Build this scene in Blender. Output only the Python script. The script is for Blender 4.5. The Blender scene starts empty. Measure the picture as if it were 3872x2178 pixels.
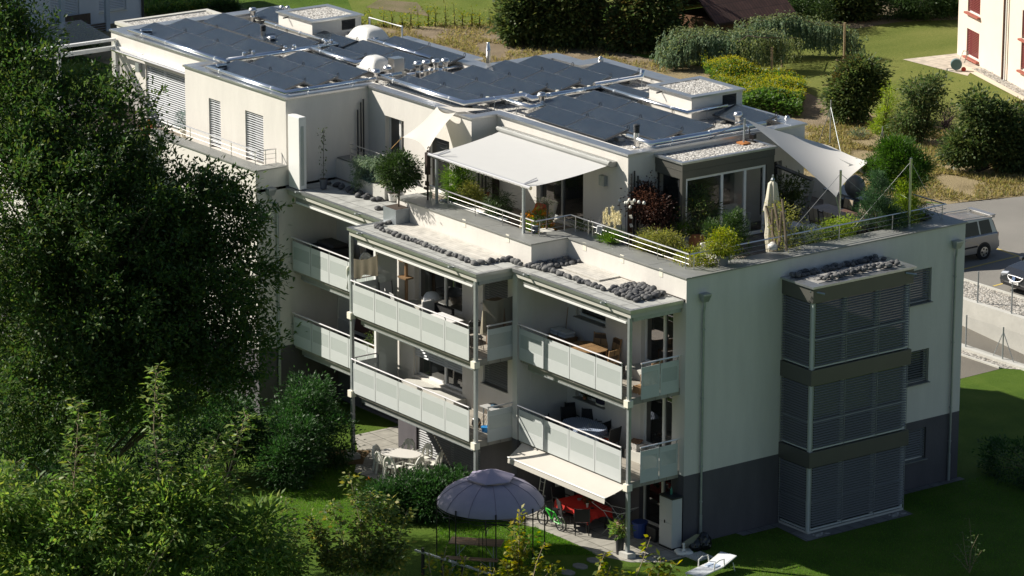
import bpy, bmesh, math, random
import numpy as np
from mathutils import Vector, Matrix
random.seed(7); rng = np.random.default_rng(11)
scene = bpy.context.scene
# ---------------------------------------------------------------- camera
CAM = np.array([91.3979, -74.1881, 41.5289]); FPX = 14533.75; YAW, PIT, ROL = 2.50687432, -0.272411587, 0.001976
fw = np.array([math.cos(YAW)*math.cos(PIT), math.sin(YAW)*math.cos(PIT), math.sin(PIT)])
_r = np.array([math.sin(YAW), -math.cos(YAW), 0.0]); _u = np.cross(_r, fw)
CR = _r*math.cos(ROL)+_u*math.sin(ROL); CU = -_r*math.sin(ROL)+_u*math.cos(ROL)
cam = bpy.data.cameras.new('camera'); camo = bpy.data.objects.new('camera', cam); scene.collection.objects.link(camo)
camo.matrix_world = Matrix(((CR[0], CU[0], -fw[0], CAM[0]), (CR[1], CU[1], -fw[1], CAM[1]), (CR[2], CU[2], -fw[2], CAM[2]), (0, 0, 0, 1)))
cam.sensor_width = 36.0; cam.lens = 36.0*FPX/3872; cam.clip_start = 1.0; cam.clip_end = 5000
scene.camera = camo
scene.render.resolution_x, scene.render.resolution_y = 1024, 576
# ---------------------------------------------------------------- daylight
SUND = Vector((1.0, 0.73, -0.93)).normalized()          # the way the light travels
elev = math.asin(-SUND.z); azim = math.atan2(-SUND.x, -SUND.y)
world = bpy.data.worlds.new('World'); scene.world = world; world.use_nodes = True
wn = world.node_tree.nodes; wl = world.node_tree.links
sky = wn.new('ShaderNodeTexSky'); sky.sky_type = 'NISHITA'; sky.sun_disc = False
sky.sun_elevation = elev; sky.sun_rotation = azim; sky.altitude = 500; sky.air_density = 1.0; sky.dust_density = 1.4; sky.ozone_density = 0.4
wl.new(sky.outputs[0], wn['Background'].inputs[0]); wn['Background'].inputs[1].default_value = 0.050
sl = bpy.data.lights.new('sun', 'SUN'); sl.energy = 4.8; sl.angle = math.radians(0.53); sl.color = (1.0, 0.94, 0.84)
so = bpy.data.objects.new('sun', sl); scene.collection.objects.link(so)
so.rotation_euler = SUND.to_track_quat('-Z', 'Y').to_euler(); so.location = (-30, -30, 60)
vs = scene.view_settings; scene.display_settings.display_device = 'sRGB'
vs.view_transform = 'Standard'; vs.look = 'None'; vs.gamma = 1.0; vs.use_curve_mapping = False; vs.exposure = 0.70
try:
    scene.cycles.max_bounces = 6; scene.cycles.transparent_max_bounces = 12; scene.cycles.use_denoising = True
except Exception: pass
# ---------------------------------------------------------------- survey: a measured point of the place on a known plane
CROP = {'A1':(0,0,.48309),'A2':(900,0,.48309),'A3':(1800,0,.48309),'A4':(2800,0,.4831),'A5':(900,500,.48309),'A6':(1700,500,.48309),'A7':(2600,450,.55208),
 'B1':(1050,850,.43478),'B2':(1850,900,.43478),'B3':(1050,1400,.537),'B4':(1850,1450,.5025),'B5':(2550,900,.88192),'B6':(0,1200,.67485),'B7':(0,500,.6211),
 'D1':(400,0,.26228),'D2':(900,0,.26228),'D3':(1400,150,.26228),'D4':(1900,150,.26228),'D5':(2400,230,.28986),'D6':(2300,600,.24155),'D7':(2750,600,.24155),'D8':(3150,550,.24155),
 'E1':(1650,650,.24155),'E2':(2050,750,.21351),'E3':(3600,750,.27614),'E4':(3600,1050,.27614),'E5':(1350,1600,.20699),'E6':(1600,1780,.27473),'E7':(1980,1780,.2208),'E8':(2900,0,.37733),
 'G1':(1340,280,.28986),'G3':(1900,1180,.24155),'G4':(2200,1150,.24155),'G5':(2200,1480,.24155),'G6':(2250,1780,.27473),'F':(0,0,1)}
def hit(c, x, y, z=0.0, ax=2):
    a, b, s = CROP[c]; px, py = a+x*s, b+y*s
    d = fw + CR*(px-1936)/FPX - CU*(py-1089)/FPX
    return Vector(CAM + d*((z-CAM[ax])/d[ax]))
def along(px, py, dist):
    d = fw + CR*(px-1936)/FPX - CU*(py-1089)/FPX
    return Vector(CAM + d/np.linalg.norm(d)*dist)
# ---------------------------------------------------------------- object helpers
ORI = {}
def tag(o, label=None, cat=None, group=None, kind=None):
    if label: o['label'] = label
    if cat: o['category'] = cat
    if group: o['group'] = group
    if kind: o['kind'] = kind
    return o
def thing(name, label, cat, loc=(0, 0, 0), group=None, rz=0.0):
    o = bpy.data.objects.new(name, None); scene.collection.objects.link(o); o.empty_display_size = 0.2
    o.location = loc; o.rotation_euler = (0, 0, rz); ORI[o.name] = Vector((0, 0, 0))
    return tag(o, label, cat, group)
def wthing(name, label, cat, loc=(0, 0, 0), group=None):
    """a thing whose parts are given in world coordinates"""
    o = thing(name, label, cat, loc, group); ORI[o.name] = Vector(loc); return o
def copy_tree(o, parent=None):
    c = o.copy(); scene.collection.objects.link(c)
    if parent: c.parent = parent
    ORI[c.name] = Vector((0, 0, 0))
    for ch in o.children: copy_tree(ch, c)
    return c
def again(o, loc, rz=0.0, label=None, group=None):
    c = copy_tree(o); c.location = loc; c.rotation_euler = (0, 0, rz); tag(c, label, None, group); return c
class MB:
    def __init__(s): s.v = []; s.f = []; s.m = []; s.cur = 0
    def add(s, vs, fs):
        b = len(s.v); s.v += [tuple(p) for p in vs]; s.f += [tuple(i+b for i in f) for f in fs]; s.m += [s.cur]*len(fs); return s
    def box(s, x0, x1, y0, y1, z0, z1):
        x0, x1 = min(x0, x1), max(x0, x1); y0, y1 = min(y0, y1), max(y0, y1); z0, z1 = min(z0, z1), max(z0, z1)
        return s.add([(x0,y0,z0),(x1,y0,z0),(x1,y1,z0),(x0,y1,z0),(x0,y0,z1),(x1,y0,z1),(x1,y1,z1),(x0,y1,z1)],
                     [(0,3,2,1),(4,5,6,7),(0,1,5,4),(1,2,6,5),(2,3,7,6),(3,0,4,7)])
    def obox(s, c, sx, sy, sz, M=None):
        """box of full sizes about c, turned by M (3x3)"""
        M = M or Matrix.Identity(3); c = Vector(c); P = []
        for z in (-.5, .5):
            for x, y in ((-.5,-.5),(.5,-.5),(.5,.5),(-.5,.5)): P.append(c + M @ Vector((x*sx, y*sy, z*sz)))
        return s.add(P, [(0,3,2,1),(4,5,6,7),(0,1,5,4),(1,2,6,5),(2,3,7,6),(3,0,4,7)])
    def quad(s, *p): return s.add(p, [tuple(range(len(p)))])
    def prism(s, poly, z0, z1, top=True, bot=True):
        n = len(poly); P = [(p[0], p[1], z0) for p in poly] + [(p[0], p[1], z1) for p in poly]
        F = [(i, (i+1) % n, (i+1) % n+n, i+n) for i in range(n)]
        if top: F.append(tuple(range(n, 2*n)))
        if bot: F.append(tuple(reversed(range(n))))
        return s.add(P, F)
    def tube(s, pts, r, n=8, cap=True, taper=None):
        pts = [Vector(p) for p in pts]; b = len(s.v); P = []; k = len(pts)
        t0 = (pts[1]-pts[0]).normalized(); ref = Vector((0,0,1)) if abs(t0.z) < .9 else Vector((1,0,0))
        for i, p in enumerate(pts):
            a = pts[max(i-1,0)]; c = pts[min(i+1,k-1)]; t = (c-a).normalized()
            if 0 < i < k-1:
                d1 = (p-a).normalized(); d2 = (c-p).normalized(); t = (d1+d2).normalized(); sc = 1/max(.45, math.sqrt((1+d1.dot(d2))/2))
            else: sc = 1
            x = t.cross(ref).normalized() if t.cross(ref).length > 1e-4 else Vector((1,0,0)); y = x.cross(t).normalized()
            rr = r if taper is None else r*(1+(taper-1)*i/(k-1))
            for j in range(n):
                a_ = 2*math.pi*j/n; P.append(p + x*math.cos(a_)*rr*sc + y*math.sin(a_)*rr)
        F = []
        for i in range(k-1):
            for j in range(n):
                F.append((i*n+j, i*n+(j+1)%n, (i+1)*n+(j+1)%n, (i+1)*n+j))
        if cap: F += [tuple(reversed(range(n))), tuple(range((k-1)*n, k*n))]
        return s.add(P, F)
    def lathe(s, prof, c=(0,0,0), n=16, M=None):
        c = Vector(c); P = []; k = len(prof); M = M or Matrix.Identity(3)
        for r, z in prof:
            for j in range(n):
                a = 2*math.pi*j/n; P.append(c + M @ Vector((r*math.cos(a), r*math.sin(a), z)))
        F = []
        for i in range(k-1):
            for j in range(n): F.append((i*n+j, i*n+(j+1)%n, (i+1)*n+(j+1)%n, (i+1)*n+j))
        F += [tuple(reversed(range(n))), tuple(range((k-1)*n, k*n))]
        return s.add(P, F)
    def strip(s, path, w, z0, z1, off=0.0, closed=False):
        """mitred bar of width w lying to the left of a plan path (pushed out by off), from z0 to z1"""
        n = len(path); P = [Vector((p[0], p[1])) for p in path]
        def offs(d):
            out = []
            for i in range(n):
                a = P[i-1] if (i > 0 or closed) else None; c = P[(i+1) % n] if (i < n-1 or closed) else None
                n1 = n2 = None
                if a is not None: e = (P[i]-a).normalized(); n1 = Vector((-e.y, e.x))
                if c is not None: e = (c-P[i]).normalized(); n2 = Vector((-e.y, e.x))
                if n1 is None: m = n2*d
                elif n2 is None: m = n1*d
                else: m = (n1+n2)*(d/(1+n1.dot(n2)))
                out.append(P[i]+m)
            return out
        A = offs(-off); B = offs(w-off); V = []
        for a, b in zip(A, B): V += [(a.x,a.y,z0),(b.x,b.y,z0),(b.x,b.y,z1),(a.x,a.y,z1)]
        F = []
        for i in range(n if closed else n-1):
            j = (i+1) % n
            for k in range(4): F.append((i*4+k, j*4+k, j*4+(k+1)%4, i*4+(k+1)%4))
        if not closed: F += [(0,1,2,3), (n*4-1, n*4-2, n*4-3, n*4-4)]
        return s.add(V, F)
    def build(s, name, mats, parent=None, smooth=False, bevel=0, keep=False):
        mats = mats if isinstance(mats, (list, tuple)) else [mats]
        me = bpy.data.meshes.new(name); o = bpy.data.objects.new(name, me); scene.collection.objects.link(o)
        off = Vector((0,0,0))
        if parent is not None:
            o.parent = parent; r = parent
            while r.parent: r = r.parent
            off = ORI.get(r.name, off)
        elif s.v and not keep:
            a = np.array(s.v); off = Vector(((a[:,0].min()+a[:,0].max())/2, (a[:,1].min()+a[:,1].max())/2, a[:,2].min())); o.location = off
        me.from_pydata([(p[0]-off.x, p[1]-off.y, p[2]-off.z) for p in s.v], [], s.f)
        for m in mats: me.materials.append(m)
        if len(mats) > 1: me.polygons.foreach_set('material_index', s.m)
        me.validate(); bm = bmesh.new(); bm.from_mesh(me); bmesh.ops.recalc_face_normals(bm, faces=bm.faces); bm.to_mesh(me); bm.free()
        if smooth: me.polygons.foreach_set('use_smooth', [True]*len(me.polygons))
        if bevel:
            b = o.modifiers.new('bevel', 'BEVEL'); b.width = bevel; b.segments = 2; b.limit_method = 'ANGLE'
        return o
def rotz(a): return Matrix.Rotation(a, 3, 'Z')
def basis(x, z):
    x = Vector(x).normalized(); z = Vector(z).normalized(); y = z.cross(x).normalized(); z = x.cross(y)
    return Matrix((x, y, z)).transposed()
# ---------------------------------------------------------------- materials
def mat(name, col, rough=.6, metal=0.0, spec=.5, noise=0.0, nscale=8.0, bump=0.0, bscale=40.0, col2=None, trans=0.0, alpha=1.0, stretch=None, coords='Object', clearc=0.0):
    m = bpy.data.materials.new(name); m.use_nodes = True; N = m.node_tree.nodes; L = m.node_tree.links; b = N['Principled BSDF']
    b.inputs['Base Color'].default_value = (*col, 1); b.inputs['Roughness'].default_value = rough; b.inputs['Metallic'].default_value = metal
    b.inputs['Specular IOR Level'].default_value = spec; b.inputs['Coat Weight'].default_value = clearc
    tc = N.new('ShaderNodeTexCoord'); vec = tc.outputs['Object']
    if stretch:
        mp = N.new('ShaderNodeMapping'); mp.inputs['Scale'].default_value = stretch; L.new(vec, mp.inputs[0]); vec = mp.outputs[0]
    if noise or col2:
        nt = N.new('ShaderNodeTexNoise'); nt.inputs['Scale'].default_value = nscale; nt.inputs['Detail'].default_value = 6; nt.inputs['Roughness'].default_value = .65; L.new(vec, nt.inputs['Vector'])
        rp = N.new('ShaderNodeValToRGB'); rp.color_ramp.elements[0].position = .32; rp.color_ramp.elements[1].position = .7
        c2 = col2 or tuple(c*(1-noise) for c in col); rp.color_ramp.elements[0].color = (*c2, 1); rp.color_ramp.elements[1].color = (*col, 1)
        L.new(nt.outputs['Fac'], rp.inputs[0]); L.new(rp.outputs[0], b.inputs['Base Color'])
    if bump:
        bt = N.new('ShaderNodeTexNoise'); bt.inputs['Scale'].default_value = bscale; bt.inputs['Detail'].default_value = 5; L.new(vec, bt.inputs['Vector'])
        bp = N.new('ShaderNodeBump'); bp.inputs['Strength'].default_value = bump; bp.inputs['Distance'].default_value = .02; L.new(bt.outputs['Fac'], bp.inputs['Height']); L.new(bp.outputs[0], b.inputs['Normal'])
    out = N['Material Output']; sh = b.outputs[0]
    if trans:
        tr = N.new('ShaderNodeBsdfTranslucent'); tr.inputs[0].default_value = (*col, 1); mx = N.new('ShaderNodeMixShader'); mx.inputs[0].default_value = trans
        L.new(sh, mx.inputs[1]); L.new(tr.outputs[0], mx.inputs[2]); sh = mx.outputs[0]
    if alpha < 1:
        tp = N.new('ShaderNodeBsdfTransparent'); mx = N.new('ShaderNodeMixShader'); mx.inputs[0].default_value = alpha
        L.new(tp.outputs[0], mx.inputs[1]); L.new(sh, mx.inputs[2]); sh = mx.outputs[0]
    if sh != b.outputs[0]: L.new(sh, out.inputs[0])
    return m
def leafmat(name, cols, trans=.3, rough=.45, spec=.5):
    """per-leaf colour drawn from a ramp"""
    m = bpy.data.materials.new(name); m.use_nodes = True; N = m.node_tree.nodes; L = m.node_tree.links; b = N['Principled BSDF']
    cols = [tuple(min(.75, c*1.45) if max(k) < .3 else c for c in k) for k in cols]; trans = min(.5, trans+.15); rough = max(rough, .5); spec = min(spec, .32)
    g = N.new('ShaderNodeNewGeometry'); rp = N.new('ShaderNodeValToRGB'); cr = rp.color_ramp
    while len(cr.elements) < len(cols): cr.elements.new(.5)
    for i, c in enumerate(cols): cr.elements[i].position = i/(max(1, len(cols)-1)); cr.elements[i].color = (*c, 1)
    L.new(g.outputs['Random Per Island'], rp.inputs[0]); L.new(rp.outputs[0], b.inputs['Base Color'])
    b.inputs['Roughness'].default_value = rough; b.inputs['Specular IOR Level'].default_value = spec
    tr = N.new('ShaderNodeBsdfTranslucent'); hs = N.new('ShaderNodeHueSaturation'); hs.inputs['Value'].default_value = 1.5; hs.inputs['Saturation'].default_value = 1.15
    L.new(rp.outputs[0], hs.inputs['Color']); L.new(hs.outputs[0], tr.inputs[0])
    mx = N.new('ShaderNodeMixShader'); mx.inputs[0].default_value = trans; L.new(b.outputs[0], mx.inputs[1]); L.new(tr.outputs[0], mx.inputs[2]); L.new(mx.outputs[0], N['Material Output'].inputs[0])
    return m
def pebbles(name, cols, scale, bump=1.0, joint=.35):
    m = bpy.data.materials.new(name); m.use_nodes = True; N = m.node_tree.nodes; L = m.node_tree.links; b = N['Principled BSDF']; b.inputs['Roughness'].default_value = .85
    tc = N.new('ShaderNodeTexCoord'); vo = N.new('ShaderNodeTexVoronoi'); vo.inputs['Scale'].default_value = scale; L.new(tc.outputs['Object'], vo.inputs['Vector'])
    rp = N.new('ShaderNodeValToRGB'); cr = rp.color_ramp
    while len(cr.elements) < len(cols): cr.elements.new(.5)
    for i, c in enumerate(cols): cr.elements[i].position = i/(len(cols)-1); cr.elements[i].color = (*c, 1)
    sep = N.new('ShaderNodeSeparateColor'); L.new(vo.outputs['Color'], sep.inputs[0]); L.new(sep.outputs[0], rp.inputs[0])
    r2 = N.new('ShaderNodeValToRGB'); r2.color_ramp.elements[0].position = .35; r2.color_ramp.elements[0].color = (1,1,1,1); r2.color_ramp.elements[1].position = .85; r2.color_ramp.elements[1].color = (joint,joint,joint,1)
    L.new(vo.outputs['Distance'], r2.inputs[0])
    mu = N.new('ShaderNodeMix'); mu.data_type = 'RGBA'; mu.blend_type = 'MULTIPLY'; mu.inputs[0].default_value = 1; L.new(rp.outputs[0], mu.inputs[6]); L.new(r2.outputs[0], mu.inputs[7]); L.new(mu.outputs[2], b.inputs['Base Color'])
    bp = N.new('ShaderNodeBump'); bp.inputs['Strength'].default_value = bump; bp.inputs['Distance'].default_value = .04; bp.invert = True; L.new(vo.outputs['Distance'], bp.inputs['Height']); L.new(bp.outputs[0], b.inputs['Normal'])
    return m
def ground(name, stops, s1=.6, s2=9.0, bump=.5, bscale=30.0, mix=.5, stretch=None):
    """two noises, coarse patches and fine grain, through one ramp"""
    m = bpy.data.materials.new(name); m.use_nodes = True; N = m.node_tree.nodes; L = m.node_tree.links; b = N['Principled BSDF']; b.inputs['Roughness'].default_value = .95; b.inputs['Specular IOR Level'].default_value = .15
    tc = N.new('ShaderNodeTexCoord'); vec = tc.outputs['Object']
    if stretch:
        mp = N.new('ShaderNodeMapping'); mp.inputs['Scale'].default_value = stretch; L.new(vec, mp.inputs[0]); vec = mp.outputs[0]
    a = N.new('ShaderNodeTexNoise'); a.inputs['Scale'].default_value = s1; a.inputs['Detail'].default_value = 5; L.new(vec, a.inputs['Vector'])
    c = N.new('ShaderNodeTexNoise'); c.inputs['Scale'].default_value = s2; c.inputs['Detail'].default_value = 8; c.inputs['Roughness'].default_value = .7; L.new(vec, c.inputs['Vector'])
    mx = N.new('ShaderNodeMix'); mx.inputs[0].default_value = mix; L.new(a.outputs['Fac'], mx.inputs[2]); L.new(c.outputs['Fac'], mx.inputs[3])
    rp = N.new('ShaderNodeValToRGB'); cr = rp.color_ramp
    while len(cr.elements) < len(stops): cr.elements.new(.5)
    for i, (p, col) in enumerate(stops): cr.elements[i].position = p; cr.elements[i].color = (*col, 1)
    L.new(mx.outputs[0], rp.inputs[0]); L.new(rp.outputs[0], b.inputs['Base Color'])
    if bump:
        bt = N.new('ShaderNodeTexNoise'); bt.inputs['Scale'].default_value = bscale; bt.inputs['Detail'].default_value = 6; L.new(vec, bt.inputs['Vector'])
        bp = N.new('ShaderNodeBump'); bp.inputs['Strength'].default_value = bump; bp.inputs['Distance'].default_value = .06; L.new(bt.outputs['Fac'], bp.inputs['Height']); L.new(bp.outputs[0], b.inputs['Normal'])
    return m
def slabs(name, col, joint, sx, sy, jw=.02, rough=.8, noise=.25, offset=0.0, rot=0.0, metal=0.0):
    """flagstones or boards: brick texture on plan coordinates"""
    m = bpy.data.materials.new(name); m.use_nodes = True; N = m.node_tree.nodes; L = m.node_tree.links; b = N['Principled BSDF']; b.inputs['Roughness'].default_value = rough; b.inputs['Metallic'].default_value = metal
    tc = N.new('ShaderNodeTexCoord'); mp = N.new('ShaderNodeMapping'); mp.inputs['Rotation'].default_value = (0, 0, rot); L.new(tc.outputs['Object'], mp.inputs[0])
    br = N.new('ShaderNodeTexBrick'); br.offset = offset; br.inputs['Scale'].default_value = 1; br.inputs['Brick Width'].default_value = sx; br.inputs['Row Height'].default_value = sy; br.inputs['Mortar Size'].default_value = jw; br.inputs['Mortar Smooth'].default_value = .1
    br.inputs['Color1'].default_value = (*col, 1); br.inputs['Color2'].default_value = (*[c*(1-noise) for c in col], 1); br.inputs['Mortar'].default_value = (*joint, 1); L.new(mp.outputs[0], br.inputs['Vector'])
    nt = N.new('ShaderNodeTexNoise'); nt.inputs['Scale'].default_value = 3; nt.inputs['Detail'].default_value = 8; L.new(tc.outputs['Object'], nt.inputs['Vector'])
    rp = N.new('ShaderNodeValToRGB'); rp.color_ramp.elements[0].color = (.72,.72,.72,1); rp.color_ramp.elements[0].position = .3; rp.color_ramp.elements[1].color = (1.05,1.05,1.05,1); rp.color_ramp.elements[1].position = .7; L.new(nt.outputs['Fac'], rp.inputs[0])
    mu = N.new('ShaderNodeMix'); mu.data_type = 'RGBA'; mu.blend_type = 'MULTIPLY'; mu.inputs[0].default_value = 1; L.new(br.outputs['Color'], mu.inputs[6]); L.new(rp.outputs[0], mu.inputs[7]); L.new(mu.outputs[2], b.inputs['Base Color'])
    bp = N.new('ShaderNodeBump'); bp.inputs['Strength'].default_value = .6; bp.inputs['Distance'].default_value = .01; bp.invert = True; L.new(br.outputs['Fac'], bp.inputs['Height']); L.new(bp.outputs[0], b.inputs['Normal'])
    return m
def checks(name, c1, c2, scale):
    m = bpy.data.materials.new(name); m.use_nodes = True; N = m.node_tree.nodes; L = m.node_tree.links; b = N['Principled BSDF']; b.inputs['Roughness'].default_value = .9
    tc = N.new('ShaderNodeTexCoord'); ck = N.new('ShaderNodeTexChecker'); ck.inputs['Scale'].default_value = scale; ck.inputs['Color1'].default_value = (*c1, 1); ck.inputs['Color2'].default_value = (*c2, 1)
    L.new(tc.outputs['Object'], ck.inputs['Vector']); L.new(ck.outputs[0], b.inputs['Base Color']); return m

PLASTER = mat('white_plaster', (.69,.66,.61), .92, noise=.10, nscale=1.6, stretch=(1,1,.22), bump=.35, bscale=28, spec=.2)
PLINTH = mat('grey_plaster', (.122,.114,.124), .92, noise=.2, nscale=1.6, stretch=(1,1,.3), bump=.3, bscale=28, spec=.2)
ZINC = mat('zinc_sheet', (.55,.56,.57), .34, metal=.85, noise=.18, nscale=2.5)
ZINCD = mat('dull_zinc', (.30,.305,.29), .5, metal=.35, noise=.2, nscale=1.6)
STEEL = mat('galvanised_steel', (.42,.45,.46), .45, metal=.6, noise=.2, nscale=6)
INOX = mat('stainless_steel', (.66,.65,.64), .3, metal=1.0)
HANDR = mat('polished_handrail', (.80,.77,.78), .34, metal=.55)
WIRE = mat('rail_wire', (.38,.375,.37), .5, metal=.9)
FOIL = mat('aluminium_cladding', (.86,.87,.88), .2, metal=1.0, bump=.12, bscale=9)
BRONZE = mat('grey_fascia', (.115,.112,.10), .42, metal=.25, noise=.12, nscale=1.2)
WHITEP = mat('white_frame', (.74,.74,.72), .4)
CREAM = mat('cream_paint', (.78,.74,.62), .7)
DARKM = mat('dark_metal', (.05,.052,.055), .45, metal=.4)
BLACK = mat('black_plastic', (.012,.012,.013), .45)
GLASS = mat('window_glass', (.012,.014,.015), .03, spec=1.0, clearc=.6)
GLASST = mat('clear_glass', (.03,.035,.035), .03, spec=1.0, alpha=.45)
BLIND = mat('blind_slats', (.27,.275,.28), .45, metal=.3)
BLINDL = mat('pale_blind_slats', (.62,.64,.66), .45, metal=.1)
PANEL = mat('pale_green_panel', (.53,.555,.545), .42, noise=.05, nscale=3)
PERF = mat('perforated_panel', (.50,.54,.52), .5, alpha=.82, noise=.12, nscale=60, stretch=(3,3,.3))
GRAVEL = pebbles('roof_gravel', [(.30,.28,.25),(.52,.50,.46),(.72,.70,.65)], 13, 1.0)
GRAVELB = pebbles('pale_rubble', [(.22,.21,.18),(.42,.40,.36),(.55,.52,.47),(.34,.30,.25)], 12, 1.0, .25)
SOLAR = slabs('collector_glass', (.020,.030,.043), (.040,.052,.066), .11, .06, .008, .18, .2)
SOLARF = mat('collector_frame', (.11,.115,.12), .35, metal=.5)
STONE = mat('grey_cobble', (.125,.13,.135), .85, noise=.5, nscale=5, bump=.5, bscale=12)
_N = STONE.node_tree.nodes; _L = STONE.node_tree.links; _oi = _N.new('ShaderNodeObjectInfo'); _rr = _N.new('ShaderNodeValToRGB'); _rr.color_ramp.elements[0].color = (.55,.55,.6,1); _rr.color_ramp.elements[1].color = (1.7,1.62,1.5,1); _L.new(_oi.outputs['Random'], _rr.inputs[0]); _mu = _N.new('ShaderNodeMix'); _mu.data_type = 'RGBA'; _mu.blend_type = 'MULTIPLY'; _mu.inputs[0].default_value = 1
_src = _N['Principled BSDF'].inputs['Base Color'].links[0].from_socket; _L.new(_src, _mu.inputs[6]); _L.new(_rr.outputs[0], _mu.inputs[7]); _L.new(_mu.outputs[2], _N['Principled BSDF'].inputs['Base Color'])
CONC = mat('pale_concrete', (.52,.51,.465), .9, noise=.16, nscale=1.4, bump=.25, bscale=10)
PAVER = slabs('roof_pavers', (.42,.425,.40), (.15,.15,.14), .8, .8, .014, .8, .1)
BOARDS = slabs('bleached_boards', (.58,.555,.50), (.40,.37,.32), 9.0, .15, .006, .85, .10)
DECKW = slabs('weathered_deck', (.27,.225,.18), (.06,.05,.04), 3.0, .14, .01, .8, .3)
FLAG = slabs('patio_flags', (.36,.345,.30), (.10,.095,.08), .75, .75, .014, .88, .14)
CANVAS = mat('cream_canvas', (.68,.645,.58), .85, trans=.28, noise=.05, nscale=2)
AWN = mat('white_awning_fabric', (.60,.60,.585), .85, trans=.2, noise=.03, nscale=2)
SAIL = mat('grey_white_sail', (.76,.74,.70), .8, trans=.25)
BEIGE = mat('beige_canvas', (.36,.32,.24), .85, trans=.2, noise=.15, nscale=4)
TEAK = slabs('teak_slats', (.42,.25,.11), (.08,.045,.02), 3.0, .06, .012, .55, .25)
TEAKP = mat('teak', (.36,.21,.10), .55, noise=.3, nscale=12, stretch=(1,1,.2))
WICKER = mat('dark_wicker', (.055,.04,.032), .7, bump=.8, bscale=70, noise=.5, nscale=40)
WICKERN = mat('natural_wicker', (.27,.16,.07), .7, bump=.8, bscale=60, noise=.45, nscale=40)
WPLAST = mat('white_plastic', (.74,.73,.66), .35)
RED = mat('red_cloth', (.50,.018,.012), .8, trans=.1)
REDC = mat('red_cushion', (.42,.05,.028), .85)
BLUE = mat('blue_cloth', (.02,.045,.16), .8)
BLUEP = mat('blue_plastic', (.015,.10,.36), .4)
TERRA = mat('terracotta', (.38,.17,.085), .8, noise=.3, nscale=8)
BARK = mat('bark', (.10,.075,.05), .9, noise=.4, nscale=14, bump=.6, bscale=20)
TWIG = mat('pale_twig', (.30,.23,.15), .85, noise=.3, nscale=12)
SOIL = mat('potting_soil', (.05,.035,.025), .95)
LAWNM = ground('lawn_grass', [(.28,(.036,.075,.010)),(.42,(.062,.118,.012)),(.54,(.085,.145,.016)),(.66,(.115,.165,.028)),(.78,(.16,.17,.05))], .7, 16, 1.0, 40, .5)
# ================================================================ terrain
def struct(name, mb, m, kind='structure'):
    o = mb.build(name, m); o['kind'] = kind; return o
FIELDM = ground('dry_field', [(.28,(.09,.08,.035)),(.42,(.19,.15,.08)),(.52,(.30,.24,.14)),(.62,(.22,.18,.09)),(.78,(.36,.30,.18))], .55, 13, 1.0, 16, .62)
SOILM = ground('bare_soil', [(.3,(.11,.085,.055)),(.5,(.21,.165,.11)),(.7,(.33,.27,.185))], .9, 10, 1.0, 14, .6)
GRASSB = ground('garden_grass', [(.30,(.065,.09,.014)),(.45,(.115,.14,.028)),(.58,(.165,.175,.045)),(.75,(.22,.20,.075))], .35, 12, .8, 30, .5, stretch=(1,.45,1))
GRASSL = ground('bright_grass', [(.3,(.07,.10,.014)),(.5,(.12,.155,.025)),(.7,(.19,.19,.06))], .5, 10, .8, 25, .5)
ASPH = ground('asphalt', [(.3,(.17,.16,.145)),(.5,(.215,.205,.185)),(.7,(.26,.245,.22))], .25, 30, .3, 60, .45)
ASPHD = ground('ramp_asphalt', [(.3,(.13,.118,.10)),(.55,(.17,.155,.13)),(.75,(.20,.185,.155))], .4, 30, .3, 60, .5)
def sheet(name, pts, m, z, kind='structure'):
    mb = MB(); mb.quad(*[(p[0], p[1], z if len(p) < 3 else p[2]) for p in pts]); return struct(name, mb, m, kind)
mb = MB(); mb.quad((-36,-400,0),(900,-400,0),(900,22.75,0),(-36,22.75,0)); mb.quad((-36,-400,0),(-36,22.75,0),(-46,26,1),(-46,-400,1)); mb.quad((-46,-400,1),(-46,26,1),(-900,26,1),(-900,-400,1))
mb.quad((-36,22.75,0),(-20,22.75,0),(-20,26,1),(-46,26,1)); mb.quad((-900,26,1),(-20,26,1),(-20,900,1),(-900,900,1)); mb.quad((-20,27.06,1),(900,27.06,1),(900,900,1),(-20,900,1)); mb.quad((-20,25.5,.95),(-20,26,1),(-20,27.06,1),(-20,27.06,.99))
struct('lawn', mb, LAWNM)
# driveway, ramp, gravel slope, parking
def b1(c, x, y): return hit(c, x, y, 1.0)
sheet('driveway', [(-30,15.5),(-8.47,19.95),(-8.53,21.95),(-8.55,22.05),(-30,22.05)], ASPHD, .006)
mb = MB(); mb.box(-30,-8.6,22.05,22.13,0,.07); mb.tube([(-30,15.45,.03),(-8.47,19.92,.03)], .04, 6); o = mb.build('kerb', CONC); o['kind'] = 'structure'
sheet('gravel_strip', [(-30,22.13),(-8.6,22.13),(-8.0,22.62),(-30,22.62)], GRAVELB, .012)
mb = MB(); mb.box(-30,40,22.62,23.0,-3,.10); tag(mb.build('low_wall', CONC), 'low pale concrete kerb wall carrying the wire fence beside the ramp', 'wall')
mb = MB()
for i in range(30): u = -30+2*i; z = min(.02, -(u+15.8)*.098); zz = min(.02, -(u+2+15.8)*.098); mb.quad((u,23.0,z),(u+2,23.0,zz),(u+2,25.3,zz),(u,25.3,z))
struct('ramp', mb, ASPHD)
mb = MB(); mb.box(-30,40,25.3,25.55,-3,.9); tag(mb.build('retaining_wall', CONC), 'pale concrete retaining wall along the ramp below the gravel slope', 'wall')
mb = MB(); mb.quad((-30,25.55,.86),(40,25.55,.86),(40,27.0,.98),(-30,27.0,.98)); struct('gravel_slope', mb, GRAVELB)
mb = MB(); mb.box(-30,40,27.0,27.09,.9,1.04); o = mb.build('kerb', CONC); o['kind'] = 'structure'
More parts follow.
